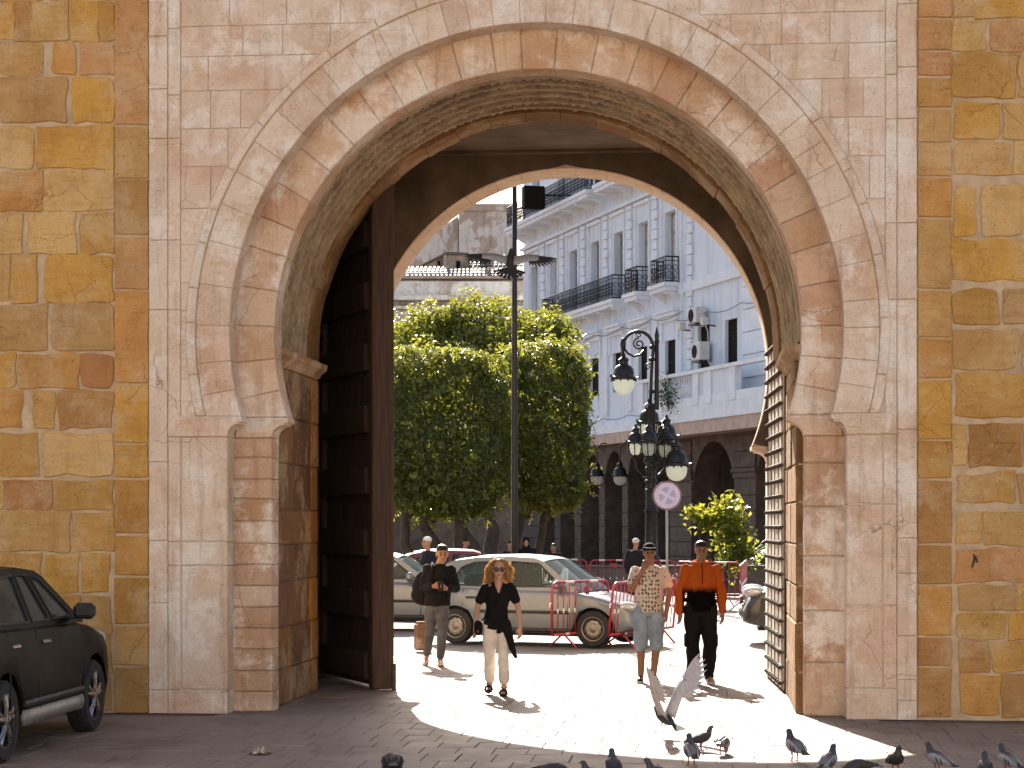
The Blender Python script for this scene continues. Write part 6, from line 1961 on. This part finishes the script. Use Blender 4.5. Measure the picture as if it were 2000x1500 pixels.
chain(m_, [(0.14, -0.09, 0.80), (0.17, -0.10, 0.66), (0.21, -0.09, 0.52), (0.245, -0.08, 0.45)], [0.06, 0.05, 0.035, 0.022]); chain(m_, [(0.13, -0.08, 0.84), (-0.10, -0.10, 0.85)], [0.05, 0.03]); chain(m_, [(0.11, -0.10, 0.80), (0.05, -0.11, 0.74)], [0.05, 0.03])
link('tied_jacket', blob(m_, 0.010, 3, 0.012, 14, 3.0), M['black_cloth'], w)
MB().tube([(0.15, -0.03, 1.29), (0.06, -0.135, 1.12), (-0.05, -0.125, 0.98), (-0.15, -0.08, 0.86)], 0.007, 5).build('bag_strap', M['black_cloth'], w)
MB().cbox((-0.19, -0.03, 0.78), (0.09, 0.17, 0.17), 0.03).build('shoulder_bag', M['black_cloth'], w)
for x, y, z in ((-0.062, 0.10, 0.03), (0.110, -0.10, 0.0)):
    s_ = MB(); s_.cbox((x - 0.008, y - 0.075, z + 0.016), (0.085, 0.235, 0.03), 0.012); so = s_.build('sandal', M['shoe_black'], w)
    for yy in (-0.13, -0.06): MB().tube([(x - 0.052, y + yy, z + 0.02), (x - 0.04, y + yy, z + 0.062), (x - 0.008, y + yy, z + 0.076), (x + 0.024, y + yy, z + 0.062), (x + 0.036, y + yy, z + 0.02)], 0.012, 6).build('strap', M['shoe_black'], so)
    MB().tube([(x - 0.03, y - 0.02, z + 0.09), (x, y + 0.035, z + 0.09), (x + 0.03, y - 0.02, z + 0.09)], 0.010, 6).build('strap', M['shoe_black'], so)
rh = random.Random(4)
m_ = MB()
m_.ell((0, 0.03, 0.045), (0.090, 0.095, 0.085), 14, 10, T)
link('hair', blob(m_, 0.011, 2), M['blonde'], w)
m_ = MB()
for i in range(420):
    a = rh.uniform(-0.15 * PI, 1.15 * PI)
    el = rh.uniform(0.1, 1.25)
    p0 = Vector((0.086 * math.cos(a) * math.cos(el), 0.03 + 0.092 * math.sin(a) * math.cos(el) * (1 if math.sin(a) > 0 else 0.55), 0.045 + 0.085 * math.sin(el)))
    L = rh.uniform(0.15, 0.33)
    out_ = Vector((math.cos(a), max(0.0, math.sin(a)) * 0.8 + 0.15, 0)) * rh.uniform(0.01, 0.10)
    pts = []
    ph = rh.uniform(0, 6.28); cr = rh.uniform(0.008, 0.022)
    for k in range(9):
        s_ = k / 8
        q = p0 + out_ * min(1, s_ * 1.6) + Vector((0, 0, -L * s_ ** 1.25 + 0.02 * math.sin(s_ * 3)))
        q += Vector((math.cos(ph + s_ * 11), math.sin(ph + s_ * 11), 0)) * cr
        if q.y < -0.05 and abs(q.x) < 0.07: q.y = -0.03
        pts.append(q)
    m_.tube(pts, [0.006, 0.006, 0.006, 0.0055, 0.005, 0.0045, 0.004, 0.003, 0.0015], 4, T)
tag(m_.build('curls', M['blonde'], w, smooth=True), kind='stuff')

# ---- generic figure used for the three men near the gate and the passers-by
def man(label, loc, J, skin, garments, voxel=0.009, face_=True, turn=0.0, tilt=0.0, hk=1.0, fing=True, rz=VIEW_ROT, group='people near the gate'):
    p_ = thing('person', label, 'person', loc, rz, group)
    b = MB()
    T_ = head(b, J['head'], hk, turn, tilt)
    nk = Vector(J['neck']); hd_ = Vector(J['head'])
    b.cone(nk, 0.058, hd_ + Vector((0, 0.012, -0.05)), 0.054, 12)
    pe = Vector(J['pelvis'])
    loft(b, [(pe.x, pe.y, pe.z - 0.05, 0.14, 0.10), (pe.x * 0.6 + nk.x * 0.4, pe.y, pe.z + 0.16, 0.125, 0.095), (nk.x * 0.7 + pe.x * 0.3, nk.y, nk.z - 0.2, 0.155, 0.11), (nk.x, nk.y, nk.z - 0.06, 0.15, 0.085), (nk.x, nk.y, nk.z, 0.07, 0.06)])
    for s_ in ('l', 'r'):
        chain(b, [J['sh' + s_], J['el' + s_], J['wr' + s_]], [0.052, 0.042, 0.029])
        if fing: hand(b, J['wr' + s_], J.get('hd' + s_, (0, -0.1, -1)), J.get('th' + s_, (0.5 if s_ == 'l' else -0.5, -0.8, 0)), J.get('curl' + s_, 0.5))
        else: b.cone(J['wr' + s_], 0.03, Vector(J['wr' + s_]) + Vector((0, -0.02, -0.1)), 0.025, 8)
        s_leg(b, J['hi' + s_], J['kn' + s_], J['an' + s_], 0.085, 0.058, 0.040)
        an = Vector(J['an' + s_])
        b.cone(an + Vector((0, 0.02, -0.03)), 0.034, an + Vector((0, -0.14, -0.05)), 0.028, 8)
    link('body', blob(b, voxel, 4), skin, p_)
    if face_: face(p_, T_)
    for nm, solids, mat, fold in garments:
        m2 = MB(); solids(m2)
        link(nm, blob(m2, voxel * 1.15, 3, fold, 9, len(nm)), mat, p_)
    return p_, T_
def upper(J, k=1.0, zlow=None, sleeve=1.0, sr=(0.066, 0.062), chest=1.0):
    def f(m2):
        nk = Vector(J['neck']); pe = Vector(J['pelvis'])
        zl = pe.z + 0.0 if zlow is None else zlow
        h = nk.z - zl
        loft(m2, [(pe.x, pe.y, zl, 0.168 * k, 0.125 * k), (pe.x, pe.y, zl + h * 0.22, 0.165 * k, 0.125 * k), (pe.x * 0.6 + nk.x * 0.4, pe.y, zl + h * 0.45, 0.158 * k, 0.12 * k), (nk.x, nk.y - 0.01, zl + h * 0.72, 0.178 * k * chest, 0.13 * k), (nk.x, nk.y, zl + h * 0.88, 0.168 * k * chest, 0.100 * k), (nk.x, nk.y, zl + h * 0.985, 0.105 * k, 0.078 * k), (nk.x, nk.y, zl + h * 1.03, 0.07, 0.064)])
        for s_ in ('l', 'r'):
            sh, el, wr = Vector(J['sh' + s_]), Vector(J['el' + s_]), Vector(J['wr' + s_])
            if sleeve <= 1.0: chain(m2, [sh, sh.lerp(el, sleeve)], [sr[0], sr[1]])
            else: chain(m2, [sh, el, el.lerp(wr, sleeve - 1.0)], [sr[0] * 1.05, sr[1], sr[1] * 0.82])
    return f
def lower(J, to=1.9, r_=(0.105, 0.082, 0.072)):
    def f(m2):
        pe = Vector(J['pelvis'])
        loft(m2, [(pe.x, pe.y, pe.z - 0.10, 0.15, 0.11), (pe.x, pe.y, pe.z, 0.162, 0.12), (pe.x, pe.y, pe.z + 0.08, 0.15, 0.11)])
        for s_ in ('l', 'r'):
            a, b_, c_ = Vector(J['hi' + s_]), Vector(J['kn' + s_]), Vector(J['an' + s_])
            if to <= 1: m2.cone(a, r_[0], a.lerp(b_, to), r_[1], 14)
            else:
                m2.cone(a, r_[0], b_, r_[1], 14); m2.cone(b_, r_[1], b_.lerp(c_, to - 1), r_[2], 14)
    return f

# boy with backpack ('l' = picture left)
J = dict(head=(0.10, -0.045, 1.555), neck=(0.06, 0.0, 1.40), pelvis=(0.03, 0.0, 0.86), shl=(-0.10, 0.0, 1.345), shr=(0.225, 0.0, 1.335),
    ell=(-0.16, 0.03, 1.09), elr=(0.275, 0.02, 1.08), wrl=(-0.02, -0.21, 1.115), wrr=(0.17, -0.22, 1.085), hdl=(1, -0.25, 0.05), hdr=(-1, -0.2, 0.1), thl=(0, -0.3, 1), thr=(0, -0.3, 1), curll=0.9, curlr=0.9,
    hil=(-0.045, 0, 0.84), hir=(0.105, 0, 0.84), knl=(-0.075, 0.05, 0.46), knr=(0.10, -0.08, 0.46), anl=(-0.13, 0.20, 0.14), anr=(0.07, -0.06, 0.09))
p1, T = man('boy in black jacket with a backpack, looking down at something in his hands', gp(850, 1301), J, M['skin_a'],
    [('jacket', upper(J, 1.12, 0.84, 1.85, (0.075, 0.068)), M['black_cloth'], 0.014), ('jeans', lower(J, 1.85, (0.098, 0.072, 0.062)), M['grey_denim'], 0.010)], tilt=0.12, turn=0.15, hk=1.08)
m_ = MB(); m_.ell((0, 0.018, 0.062), (0.080, 0.094, 0.070), 14, 10, T); m_.ell((0, -0.045, 0.098), (0.062, 0.045, 0.030), 12, 8, T)
link('hair', blob(m_, 0.009, 2, 0.006, 40), M['hair_dark'], p1)
m_ = MB(); m_.ell((-0.16, 0.17, 1.08), (0.17, 0.12, 0.25), 16, 12); m_.ell((-0.20, 0.20, 0.98), (0.15, 0.12, 0.14), 14, 10)
link('backpack', blob(m_, 0.014, 4, 0.01, 7), M['black_cloth'], p1)
MB().tube([(-0.06, 0.12, 1.36), (-0.04, 0.0, 1.43), (-0.03, -0.10, 1.36), (-0.05, -0.14, 1.18)], 0.02, 6).build('strap', M['black_cloth'], p1, smooth=True)
MB().cbox((0.085, -0.27, 1.12), (0.075, 0.02, 0.14), 0.008).build('phone', M['shoe_black'], p1)
shoe(p1, (-0.13, 0.23, 0.055), (-0.15, 0.05, 0.0), M['shoe_white'], M['shoe_pink'])
shoe(p1, (0.075, -0.02, 0.004), (0.09, -0.21, 0.004), M['shoe_white'], M['shoe_pink'])

# man in patterned shirt, hand at his chin
J = dict(head=(0.02, -0.035, 1.615), neck=(0.03, 0.0, 1.455), pelvis=(0.02, 0.0, 0.93), shl=(-0.155, 0.0, 1.40), shr=(0.20, 0.0, 1.395),
    ell=(-0.205, -0.13, 1.165), elr=(0.275, 0.03, 1.13), wrl=(-0.075, -0.20, 1.41), wrr=(0.235, -0.03, 0.89), hdl=(0.35, 0.1, 1), thl=(1, 0.2, 0), curll=0.9, hdr=(-0.05, -0.1, -1),
    hil=(-0.075, 0, 0.90), hir=(0.105, 0, 0.90), knl=(-0.085, -0.02, 0.49), knr=(0.110, 0.0, 0.49), anl=(-0.085, 0.0, 0.09), anr=(0.075, 0.03, 0.09))
p2, T = man('man in patterned pale shirt, pale denim shorts and dark cap, hand at his chin', gp(1265, 1333), J, M['skin_c'],
    [('shirt', upper(J, 1.06, 0.88, 0.62, (0.060, 0.072)), M['print_shirt'], 0.014), ('shorts', lower(J, 1.06, (0.108, 0.088, 0.086)), M['pale_denim'], 0.014)])
def cap(T, par, mat, peak=True):
    m_ = MB(); m_.ell((0, 0.012, 0.055), (0.084, 0.102, 0.078), 16, 12, T)
    o = link('cap', blob(m_, 0.009, 2), mat, par)
    if peak:
        m_ = MB()
        pts = [(-0.07, -0.065, 0.062)] + [(0.075 * math.sin(a), -0.075 - 0.085 * math.cos(a), 0.066 - 0.010 * math.cos(a)) for a in [-PI / 2 + PI * i / 10 for i in range(11)]] + [(0.07, -0.065, 0.062)]
        n_ = len(pts)
        m_.add(pts + [(x, y, z + 0.008) for x, y, z in pts], [tuple(range(n_)), tuple(range(2 * n_ - 1, n_ - 1, -1))] + [(i, i + n_, (i + 1) % n_ + n_, (i + 1) % n_) for i in range(n_)], T)
        m_.build('peak', mat, o)
cap(T, p2, M['black_cloth'])
shoe(p2, (-0.085, 0.04, 0.004), (-0.115, -0.17, 0.004), M['shoe_black'], M['shoe_white'])
shoe(p2, (0.075, 0.07, 0.004), (0.105, -0.14, 0.004), M['shoe_black'], M['shoe_white'])

# man in orange and black hoodie
J = dict(head=(0.02, -0.035, 1.645), neck=(0.02, 0.0, 1.475), pelvis=(0.02, 0.0, 0.94), shl=(-0.17, 0.0, 1.415), shr=(0.215, 0.0, 1.41),
    ell=(-0.235, 0.03, 1.13), elr=(0.275, 0.03, 1.13), wrl=(-0.245, -0.03, 0.885), wrr=(0.285, -0.03, 0.885),
    hil=(-0.085, 0, 0.92), hir=(0.12, 0, 0.92), knl=(-0.085, -0.01, 0.50), knr=(0.125, -0.01, 0.50), anl=(-0.085, 0.02, 0.09), anr=(0.115, 0.02, 0.09))
p3, T = man('man in orange and black hoodie with baggy black trousers, standing', gp(1366, 1335), J, M['skin_c'],
    [('hoodie', upper(J, 1.10, 0.90, 1.93, (0.066, 0.064), 1.02), M['hoodie'], 0.014), ('trousers', lower(J, 1.96, (0.108, 0.094, 0.070)), M['black_cloth'], 0.020)])
m_ = MB()
for i in range(10):
    a = 2 * PI * i / 10; a2 = 2 * PI * (i + 1) / 10
    m_.cone((0.02 + 0.085 * math.cos(a), 0.025 + 0.080 * math.sin(a), 1.495 + 0.02 * math.sin(a)), 0.03, (0.02 + 0.085 * math.cos(a2), 0.025 + 0.080 * math.sin(a2), 1.495 + 0.02 * math.sin(a2)), 0.03, 8)
m_.ell((0.02, 0.12, 1.46), (0.11, 0.06, 0.09), 12, 8)
link('hood', blob(m_, 0.011, 3, 0.008), M['hoodie'], p3)
MB().tube([(0.02, -0.125, 1.49), (0.02, -0.165, 1.40), (0.02, -0.172, 1.24)], 0.006, 5).build('zip', M['black_cloth'], p3)
for x in (-0.165, 0.200): MB().cbox((x, -0.01, 0.54), (0.05, 0.15, 0.17), 0.02).build('cargo_pocket', M['black_cloth'], p3)
m_ = MB(); m_.ell((0, 0.02, 0.058), (0.080, 0.096, 0.072), 14, 10, T); m_.ell((0, -0.05, 0.092), (0.065, 0.045, 0.030), 12, 8, T)
link('hair', blob(m_, 0.009, 2, 0.008, 40), M['hair_dark'], p3)
shoe(p3, (-0.085, 0.06, 0.004), (-0.12, -0.16, 0.004), M['shoe_tan'], M['shoe_white'])
shoe(p3, (0.115, 0.06, 0.004), (0.15, -0.16, 0.004), M['shoe_tan'], M['shoe_white'])

# passers-by farther off
def passer(label, u, top_v, d, rz, top, low, hat=None, hair=True, hgt=None, shawl=None):
    H = hgt or zat(top_v, d)
    k = H / 1.75
    J = dict(head=(0, -0.03, 1.635), neck=(0, 0, 1.455), pelvis=(0, 0, 0.93), shl=(-0.175, 0, 1.40), shr=(0.175, 0, 1.40), ell=(-0.235, 0.03, 1.13), elr=(0.235, 0.03, 1.13), wrl=(-0.235, -0.06, 0.89), wrr=(0.235, -0.06, 0.89),
        hil=(-0.09, 0, 0.90), hir=(0.09, 0, 0.90), knl=(-0.09, -0.06, 0.49), knr=(0.10, 0.04, 0.49), anl=(-0.09, -0.06, 0.09), anr=(0.095, 0.16, 0.10))
    q, T_ = man(label, pv(u, d), J, M['skin_a'], [('jacket', upper(J, 1.15, 0.86, 1.9, (0.075, 0.07)), top, 0.012), ('trousers', lower(J, 1.95, (0.11, 0.088, 0.075)), low, 0.012)], 0.016, True, 0, 0, 1.0, False, rz, 'passers-by beyond the cars')
    if hat: cap(T_, q, hat)
    elif shawl:
        m2 = MB(); m2.ell((0, 0.02, 0.03), (0.10, 0.105, 0.11), 14, 10, T_); m2.cone((0, 0.03, 1.56), 0.09, (0, 0.03, 1.42), 0.14, 12)
        link('headscarf', blob(m2, 0.014, 3, 0.006), shawl, q)
    elif hair:
        m2 = MB(); m2.ell((0, 0.018, 0.06), (0.080, 0.096, 0.072), 12, 8, T_); link('hair', blob(m2, 0.012, 2), M['hair_dark'], q)
    shoe(q, (-0.09, -0.02, 0.004), (-0.09, -0.22, 0.004), M['shoe_black'], M['shoe_black']); shoe(q, (0.095, 0.18, 0.02), (0.095, 0.0, 0.004), M['shoe_black'], M['shoe_black'])
    q.scale = (k, k, k)
    return q
passer('old man with white skullcap behind the silver cars', 836, 1049, 40.6, VIEW_ROT + R(-60), M['navy_cloth'], M['grey_denim'], None, True)
o_ = [o for o in COL.objects if o.name.startswith('person')][-1]
for ch in o_.children:
    if ch.name.startswith('hair'): ch.name = 'skullcap'; ch.data.materials[0] = M['white_cap']
passer('person in white cap walking away, left of the man in the patterned shirt', 1241, 1052, 47.0, VIEW_ROT + R(150), M['navy_cloth'], M['black_cloth'], M['white_cap'])
passer('person in a dark headscarf beyond the roof of the silver hatchback', 1028, 1049, 48.0, VIEW_ROT, M['black_cloth'], M['black_cloth'], None, False, None, M['black_cloth'])
passer('person in dark clothes left of the one in the headscarf, by the tall pole', 996, 1056, 49.0, VIEW_ROT + R(40), M['navy_cloth'], M['black_cloth'])
passer('person in dark clothes beyond the front end of the silver hatchback roof', 1082, 1062, 50.0, VIEW_ROT + R(-30), M['black_cloth'], M['black_cloth'])
passer('person in pale top beneath the clipped tree, above the dark red car', 908, 1052, 52.0, VIEW_ROT + R(90), M['white_cap'], M['grey_denim'])
bpy.data.batch_remove([o.data for o in TRASH] + TRASH)
bpy.data.scenes.remove(TMP)
# ================================================================== pigeons
def pigeon_mat(name, dark):
    t = NT(name)
    sep = t.nd('ShaderNodeSeparateXYZ'); t.l.new(t.obj(), sep.inputs[0])
    n = t.noise(t.obj(), 40, 4, 0.6)
    z = t.math(sep.outputs[2], t.math(n, 0.02), 'ADD')
    c = t.ramp(z, [(0.10, (0.15, 0.145, 0.145) if not dark else (0.03, 0.028, 0.03)), (0.165, (0.13, 0.125, 0.13) if not dark else (0.03, 0.028, 0.03)), (0.19, (0.05, 0.035, 0.06)), (0.225, (0.03, 0.045, 0.045)), (0.245, (0.035, 0.035, 0.045))])
    return t.done(c, 0.5, t.bump(t.noise(t.obj(), 150, 3), 0.3, 0.003))
M['pigeon'] = pigeon_mat('grey_pigeon_plumage', False)
M['pigeon_dark'] = pigeon_mat('dark_pigeon_plumage', True)
M['wing_grey'] = plain('pale_grey_feather', (0.27, 0.26, 0.255), 0.6, 0, 0.2, 30, 0.25, 120)
M['wing_dark'] = plain('dark_feather', (0.022, 0.021, 0.024), 0.6, 0, 0.2, 30, 0.25, 120)
M['wing_under'] = plain('pale_underwing', (0.42, 0.39, 0.39), 0.65, 0, 0.2, 30, 0.25, 120)
M['pigeon_leg'] = plain('red_bird_leg', (0.30, 0.05, 0.05), 0.6, 0, 0.2, 30, 0.1, 120)
M['beak'] = plain('dark_beak', (0.04, 0.035, 0.035), 0.5, 0, 0.2, 30, 0.1, 120)
def pigeon_body(pose):
    """continuous loft from tail to beak; local x = forward"""
    if pose == 'stand':
        P = [(-0.13, .098), (-0.10, .105), (-0.05, .118), (0.0, .128), (0.045, .142), (0.072, .165), (0.084, .192), (0.092, .215), (0.102, .232), (0.116, .236), (0.126, .233)]
        Rr = [0.012, 0.030, 0.052, 0.060, 0.056, 0.043, 0.031, 0.025, 0.0245, 0.019, 0.009]
    elif pose == 'feed':
        P = [(-0.13, .125), (-0.10, .130), (-0.05, .128), (0.0, .120), (0.045, .108), (0.075, .090), (0.098, .070), (0.112, .055), (0.122, .042), (0.128, .030), (0.130, .022)]
        Rr = [0.012, 0.030, 0.052, 0.060, 0.054, 0.042, 0.030, 0.025, 0.0235, 0.018, 0.009]
    else:
        P = [(-0.15, .0), (-0.11, .0), (-0.06, .0), (0.0, .0), (0.05, .004), (0.085, .014), (0.108, .026), (0.124, .034), (0.138, .038), (0.150, .038), (0.160, .036)]
        Rr = [0.012, 0.028, 0.048, 0.056, 0.052, 0.040, 0.030, 0.025, 0.023, 0.018, 0.009]
    # densify
    pp = []; rr = []
    for i in range(len(P) - 1):
        for k in range(3):
            s_ = k / 3
            pp.append((P[i][0] + (P[i + 1][0] - P[i][0]) * s_, 0, P[i][1] + (P[i + 1][1] - P[i][1]) * s_)); rr.append(Rr[i] + (Rr[i + 1] - Rr[i]) * s_)
    pp.append((P[-1][0], 0, P[-1][1])); rr.append(Rr[-1])
    return MB().tube(pp, rr, 14, None, True, [r_ * 0.92 for r_ in rr], ref=(0, 1, 0)), P
def pigeon(label, loc, rz, pose='stand', dark=False, k=1.0):
    g = thing('pigeon', label, 'pigeon', loc, rz, 'pigeons on the paving')
    mb, P = pigeon_body(pose)
    pm_ = M['pigeon_dark'] if dark else M['pigeon']
    mb.build('body', pm_, g, smooth=True)
    e = Vector((P[-1][0], 0, P[-1][1])); d = (e - Vector((P[-3][0], 0, P[-3][1]))).normalized()
    MB().tube([e - d * 0.004, e + d * 0.012, e + d * 0.022 + Vector((0, 0, -0.003))], [0.007, 0.005, 0.001], 6).build('beak', M['beak'], g, smooth=True)
    hx, hz = P[-3]
    for s_ in (-1, 1):
        MB().ell((hx + 0.006, s_ * 0.021, hz + 0.004), (0.005, 0.004, 0.005), 8, 6).build('eye', M['lip'], g, smooth=True)
    dz = 0.028 if pose == 'feed' else 0.0
    tm = MB()
    tm.add([(-0.09, -0.026, .100 + dz), (-0.09, 0.026, .100 + dz), (-0.215, 0.034, .072 + dz * 1.6), (-0.215, -0.034, .072 + dz * 1.6), (-0.09, -0.024, .112 + dz), (-0.09, 0.024, .112 + dz), (-0.215, 0.032, .078 + dz * 1.6), (-0.215, -0.032, .078 + dz * 1.6)],
        [(0, 3, 2, 1), (4, 5, 6, 7), (0, 1, 5, 4), (1, 2, 6, 5), (2, 3, 7, 6), (3, 0, 4, 7)])
    tm.build('tail', M['wing_dark'], g)
    for s_ in (-1, 1):
        rings = [(0.052, .142, 0.008, 0.012), (0.035, .140, 0.030, 0.016), (0.0, .128, 0.042, 0.017), (-0.05, .116, 0.040, 0.015), (-0.10, .105, 0.028, 0.011), (-0.15, .094, 0.014, 0.007), (-0.185, .086, 0.004, 0.003)]
        if pose == 'feed': rings = [(x, .118 + (0.006 if x < 0 else -0.012) - (x * 0.05), a, b_) for x, z, a, b_ in rings]
        wi = MB().tube([(x, s_ * (0.047 - 0.16 * max(0, -x - 0.03) * 0.9), z) for x, z, a, b_ in rings], [b_ for x, z, a, b_ in rings], 10, None, True, [a for x, z, a, b_ in rings], ref=(0, 1, 0)).build('wing', M['wing_dark'] if dark else M['wing_grey'], g, smooth=True)
        for xb in (-0.055, -0.095):
            zz = [r_ for r_ in rings if r_[0] <= xb + 0.03][0][1]
            MB().tube([(xb + 0.018, s_ * (0.061 - 0.15 * max(0, -xb - 0.03)), zz + 0.026), (xb, s_ * (0.0645 - 0.15 * max(0, -xb - 0.03)), zz), (xb - 0.014, s_ * (0.059 - 0.15 * max(0, -xb - 0.03)), zz - 0.026)], [0.004, 0.0075, 0.004], 6).build('wing_bar', M['wing_dark'], wi)
        lg = MB(); lg.tube([(0.005, s_ * 0.024, 0.085), (-0.005, s_ * 0.024, 0.045), (0.005, s_ * 0.024, 0.006)], [0.010, 0.005, 0.0045], 6)
        lo = lg.build('leg', M['pigeon_leg'], g, smooth=True)
        for a in (-0.5, 0.0, 0.5, PI):
            MB().tube([(0.005, s_ * 0.024, 0.006), (0.005 + 0.032 * math.cos(a), s_ * 0.024 + 0.032 * math.sin(a), 0.004)], [0.0045, 0.002], 5).build('toe', M['pigeon_leg'], lo)
    g.scale = (k, k, k)
    return g
def vrot(deg): return VIEW_ROT + R(deg)      # 0 = towards picture right, 90 = away from the camera
PG = [
 (1350, 1494, 95, 'stand', False, 'grey pigeon at the shadow edge, seen from behind, head raised', 1.05),
 (1369, 1466, 8, 'stand', True, 'small dark pigeon behind the raised-head pigeon, facing right', 0.92),
 (1412, 1474, 70, 'feed', False, 'pigeon bent over to feed in the sunlight near the flying one', 1.0),
 (1552, 1487, 108, 'stand', False, 'grey pigeon standing alone in the sun, head high, right of the feeding one', 1.1),
 (1619, 1514, 60, 'stand', False, 'grey pigeon cut by the lower edge below the tip of sunlight', 1.0),
 (1672, 1524, 160, 'feed', True, 'dark hunched pigeon cut by the lower edge', 1.0),
 (1749, 1512, -85, 'stand', True, 'dark pigeon facing the camera at the sharp corner of the sunlit patch', 1.0),
 (1830, 1510, 125, 'stand', False, 'grey pigeon in the shade below the right pilaster', 1.02),
 (1924, 1530, 80, 'stand', True, 'dark pigeon low at the lower edge, second from the right corner', 1.0),
 (1968, 1512, 110, 'stand', False, 'grey pigeon nearest the lower right corner', 1.0),
 (1086, 1536, 15, 'feed', True, 'dark pigeon back peeping over the lower edge under the sunlit curve', 1.1),
 (1162, 1542, 170, 'stand', True, 'dark pigeon head at the lower edge, left one of a close pair', 0.9),
 (1198, 1524, 95, 'stand', True, 'dark pigeon at the lower edge, right one of a close pair', 1.0),
 (1288, 1540, 165, 'stand', True, 'dark pigeon head at the lower edge left of the shadow-edge pigeon', 0.95),
 (766, 1526, 95, 'feed', True, 'large brown-black pigeon at the lower edge, farthest left', 1.35),
]
for u, v, a, pose, dk, lab, k in PG:
    pigeon(lab, gp(u, v), vrot(a), pose, dk, k * 0.95)
def flying(label, loc, rz, lift, sweep, span=0.33, dark=True, pitch=0.0, roll=0.0, legs=False, tailfan=0.5, taillen=0.135, fw2=0.021):
    g = thing('pigeon', label, 'pigeon', loc, rz)
    g.rotation_euler = (roll, pitch, rz)
    mb, P = pigeon_body('fly')
    mb.build('body', M['wing_dark'], g, smooth=True)
    e = Vector((P[-1][0], 0, P[-1][1]))
    MB().tube([e, e + Vector((0.014, 0, -0.002)), e + Vector((0.024, 0, -0.006))], [0.007, 0.005, 0.001], 6).build('beak', M['beak'], g)
    for s_ in (-1, 1):
        root = Vector((0.03, s_ * 0.04, 0.03))
        out_ = Vector((0, s_ * math.cos(lift), math.sin(lift)))
        nrm = Vector((0, -s_ * math.sin(lift), math.cos(lift)))
        fw_ = Vector((1, 0, 0))
        elb = root + out_ * (span * 0.32) + fw_ * 0.03
        tip = root + out_ * (span * 0.60) + fw_ * (0.03 - sweep * 0.06)
        wm = MB()
        wm.tube([root, elb, tip], [0.016, 0.012, 0.007], 8)
        # inner panel, thin and cambered
        k = 8; pv_ = []
        for i in range(k + 1):
            s2 = i / k
            q = root.lerp(elb, min(1, s2 * 2)) if s2 < 0.5 else elb.lerp(tip, (s2 - 0.5) * 2)
            ch = 0.125 - 0.03 * s2
            pv_ += [q + nrm * 0.006, q - fw_ * ch * 0.5 + nrm * 0.014, q - fw_ * ch, q - fw_ * ch - nrm * 0.004, q - fw_ * ch * 0.5 + nrm * 0.006, q - nrm * 0.006]
        fs = []
        for i in range(k):
            for j in range(6):
                fs.append((i * 6 + j, i * 6 + (j + 1) % 6, (i + 1) * 6 + (j + 1) % 6, (i + 1) * 6 + j))
        fs += [tuple(range(5, -1, -1)), tuple(k * 6 + j for j in range(6))]
        wm.add([tuple(q) for q in pv_], fs)
        wo_ = wm.build('wing', M['wing_under'] if not dark else M['wing_grey'], g, smooth=True)
        for i in range(10):
            s2 = i / 9
            b0 = elb.lerp(tip, 0.25 + 0.75 * s2) - fw_ * 0.02
            a = 1.45 - 1.30 * s2 + sweep * 0.3
            d = (out_ * math.cos(a) - fw_ * math.sin(a))
            L = span * (0.34 + 0.20 * math.sin(s2 * 2.4))
            w_ = nrm.cross(d).normalized() * fw2
            pts = [b0 - w_, b0 + w_, b0 + d * L * 0.7 + w_ * 1.2, b0 + d * L, b0 + d * L * 0.7 - w_ * 1.2]
            up_ = nrm * (0.0012 + 0.0006 * i)
            f_ = MB(); f_.add([tuple(q + up_) for q in pts] + [tuple(q + up_ - nrm * 0.0015) for q in pts], [(0, 1, 2, 3, 4), (9, 8, 7, 6, 5)] + [(i_, i_ + 5, (i_ + 1) % 5 + 5, (i_ + 1) % 5) for i_ in range(5)])
            f_.build('feather', M['wing_under'] if not dark else M['wing_dark'], wo_)
    n_ = 9
    tl = None
    for i in range(n_):
        a = (i / (n_ - 1) - 0.5) * 2 * tailfan
        d = Vector((-math.cos(a), math.sin(a), -0.05)); w_ = Vector((math.sin(a), math.cos(a), 0)) * 0.012
        b0 = Vector((-0.11, 0.012 * (i - 4) / 4, 0.0006 * i)); L = taillen
        pts = [b0 - w_ * 0.6, b0 + w_ * 0.6, b0 + d * L + w_ * 1.3 * L / 0.13, b0 + d * (L + 0.006), b0 + d * L - w_ * 1.3 * L / 0.13]
        f_ = MB(); f_.add([tuple(q) for q in pts] + [tuple(q - Vector((0, 0, 0.0016))) for q in pts], [(0, 1, 2, 3, 4), (9, 8, 7, 6, 5)] + [(i_, i_ + 5, (i_ + 1) % 5 + 5, (i_ + 1) % 5) for i_ in range(5)])
        f_.build('tail_feather', M['wing_dark'], g)
    if legs:
        for s_ in (-1, 1):
            MB().tube([(0.0, s_ * 0.022, -0.03), (-0.005, s_ * 0.024, -0.07), (0.012, s_ * 0.024, -0.10)], [0.010, 0.005, 0.004], 6).build('leg', M['pigeon_leg'], g)
    return g
# one gliding high in the archway, tail towards us; one rising off the paving with raised wings
flying('dark pigeon gliding high through the archway in front of the tall pole', pv(997, 22.6, zat(510, 22.6)), vrot(84), R(6), 0.3, 0.46, True, R(-48), R(4), False, 1.15, 0.17, 0.011)
flying('pigeon taking off with both wings raised over the sunlit paving', pv(1298, 19.0, zat(1402, 19.0)), vrot(128), R(64), -0.1, 0.60, False, R(-22), R(-8), True, 0.3)
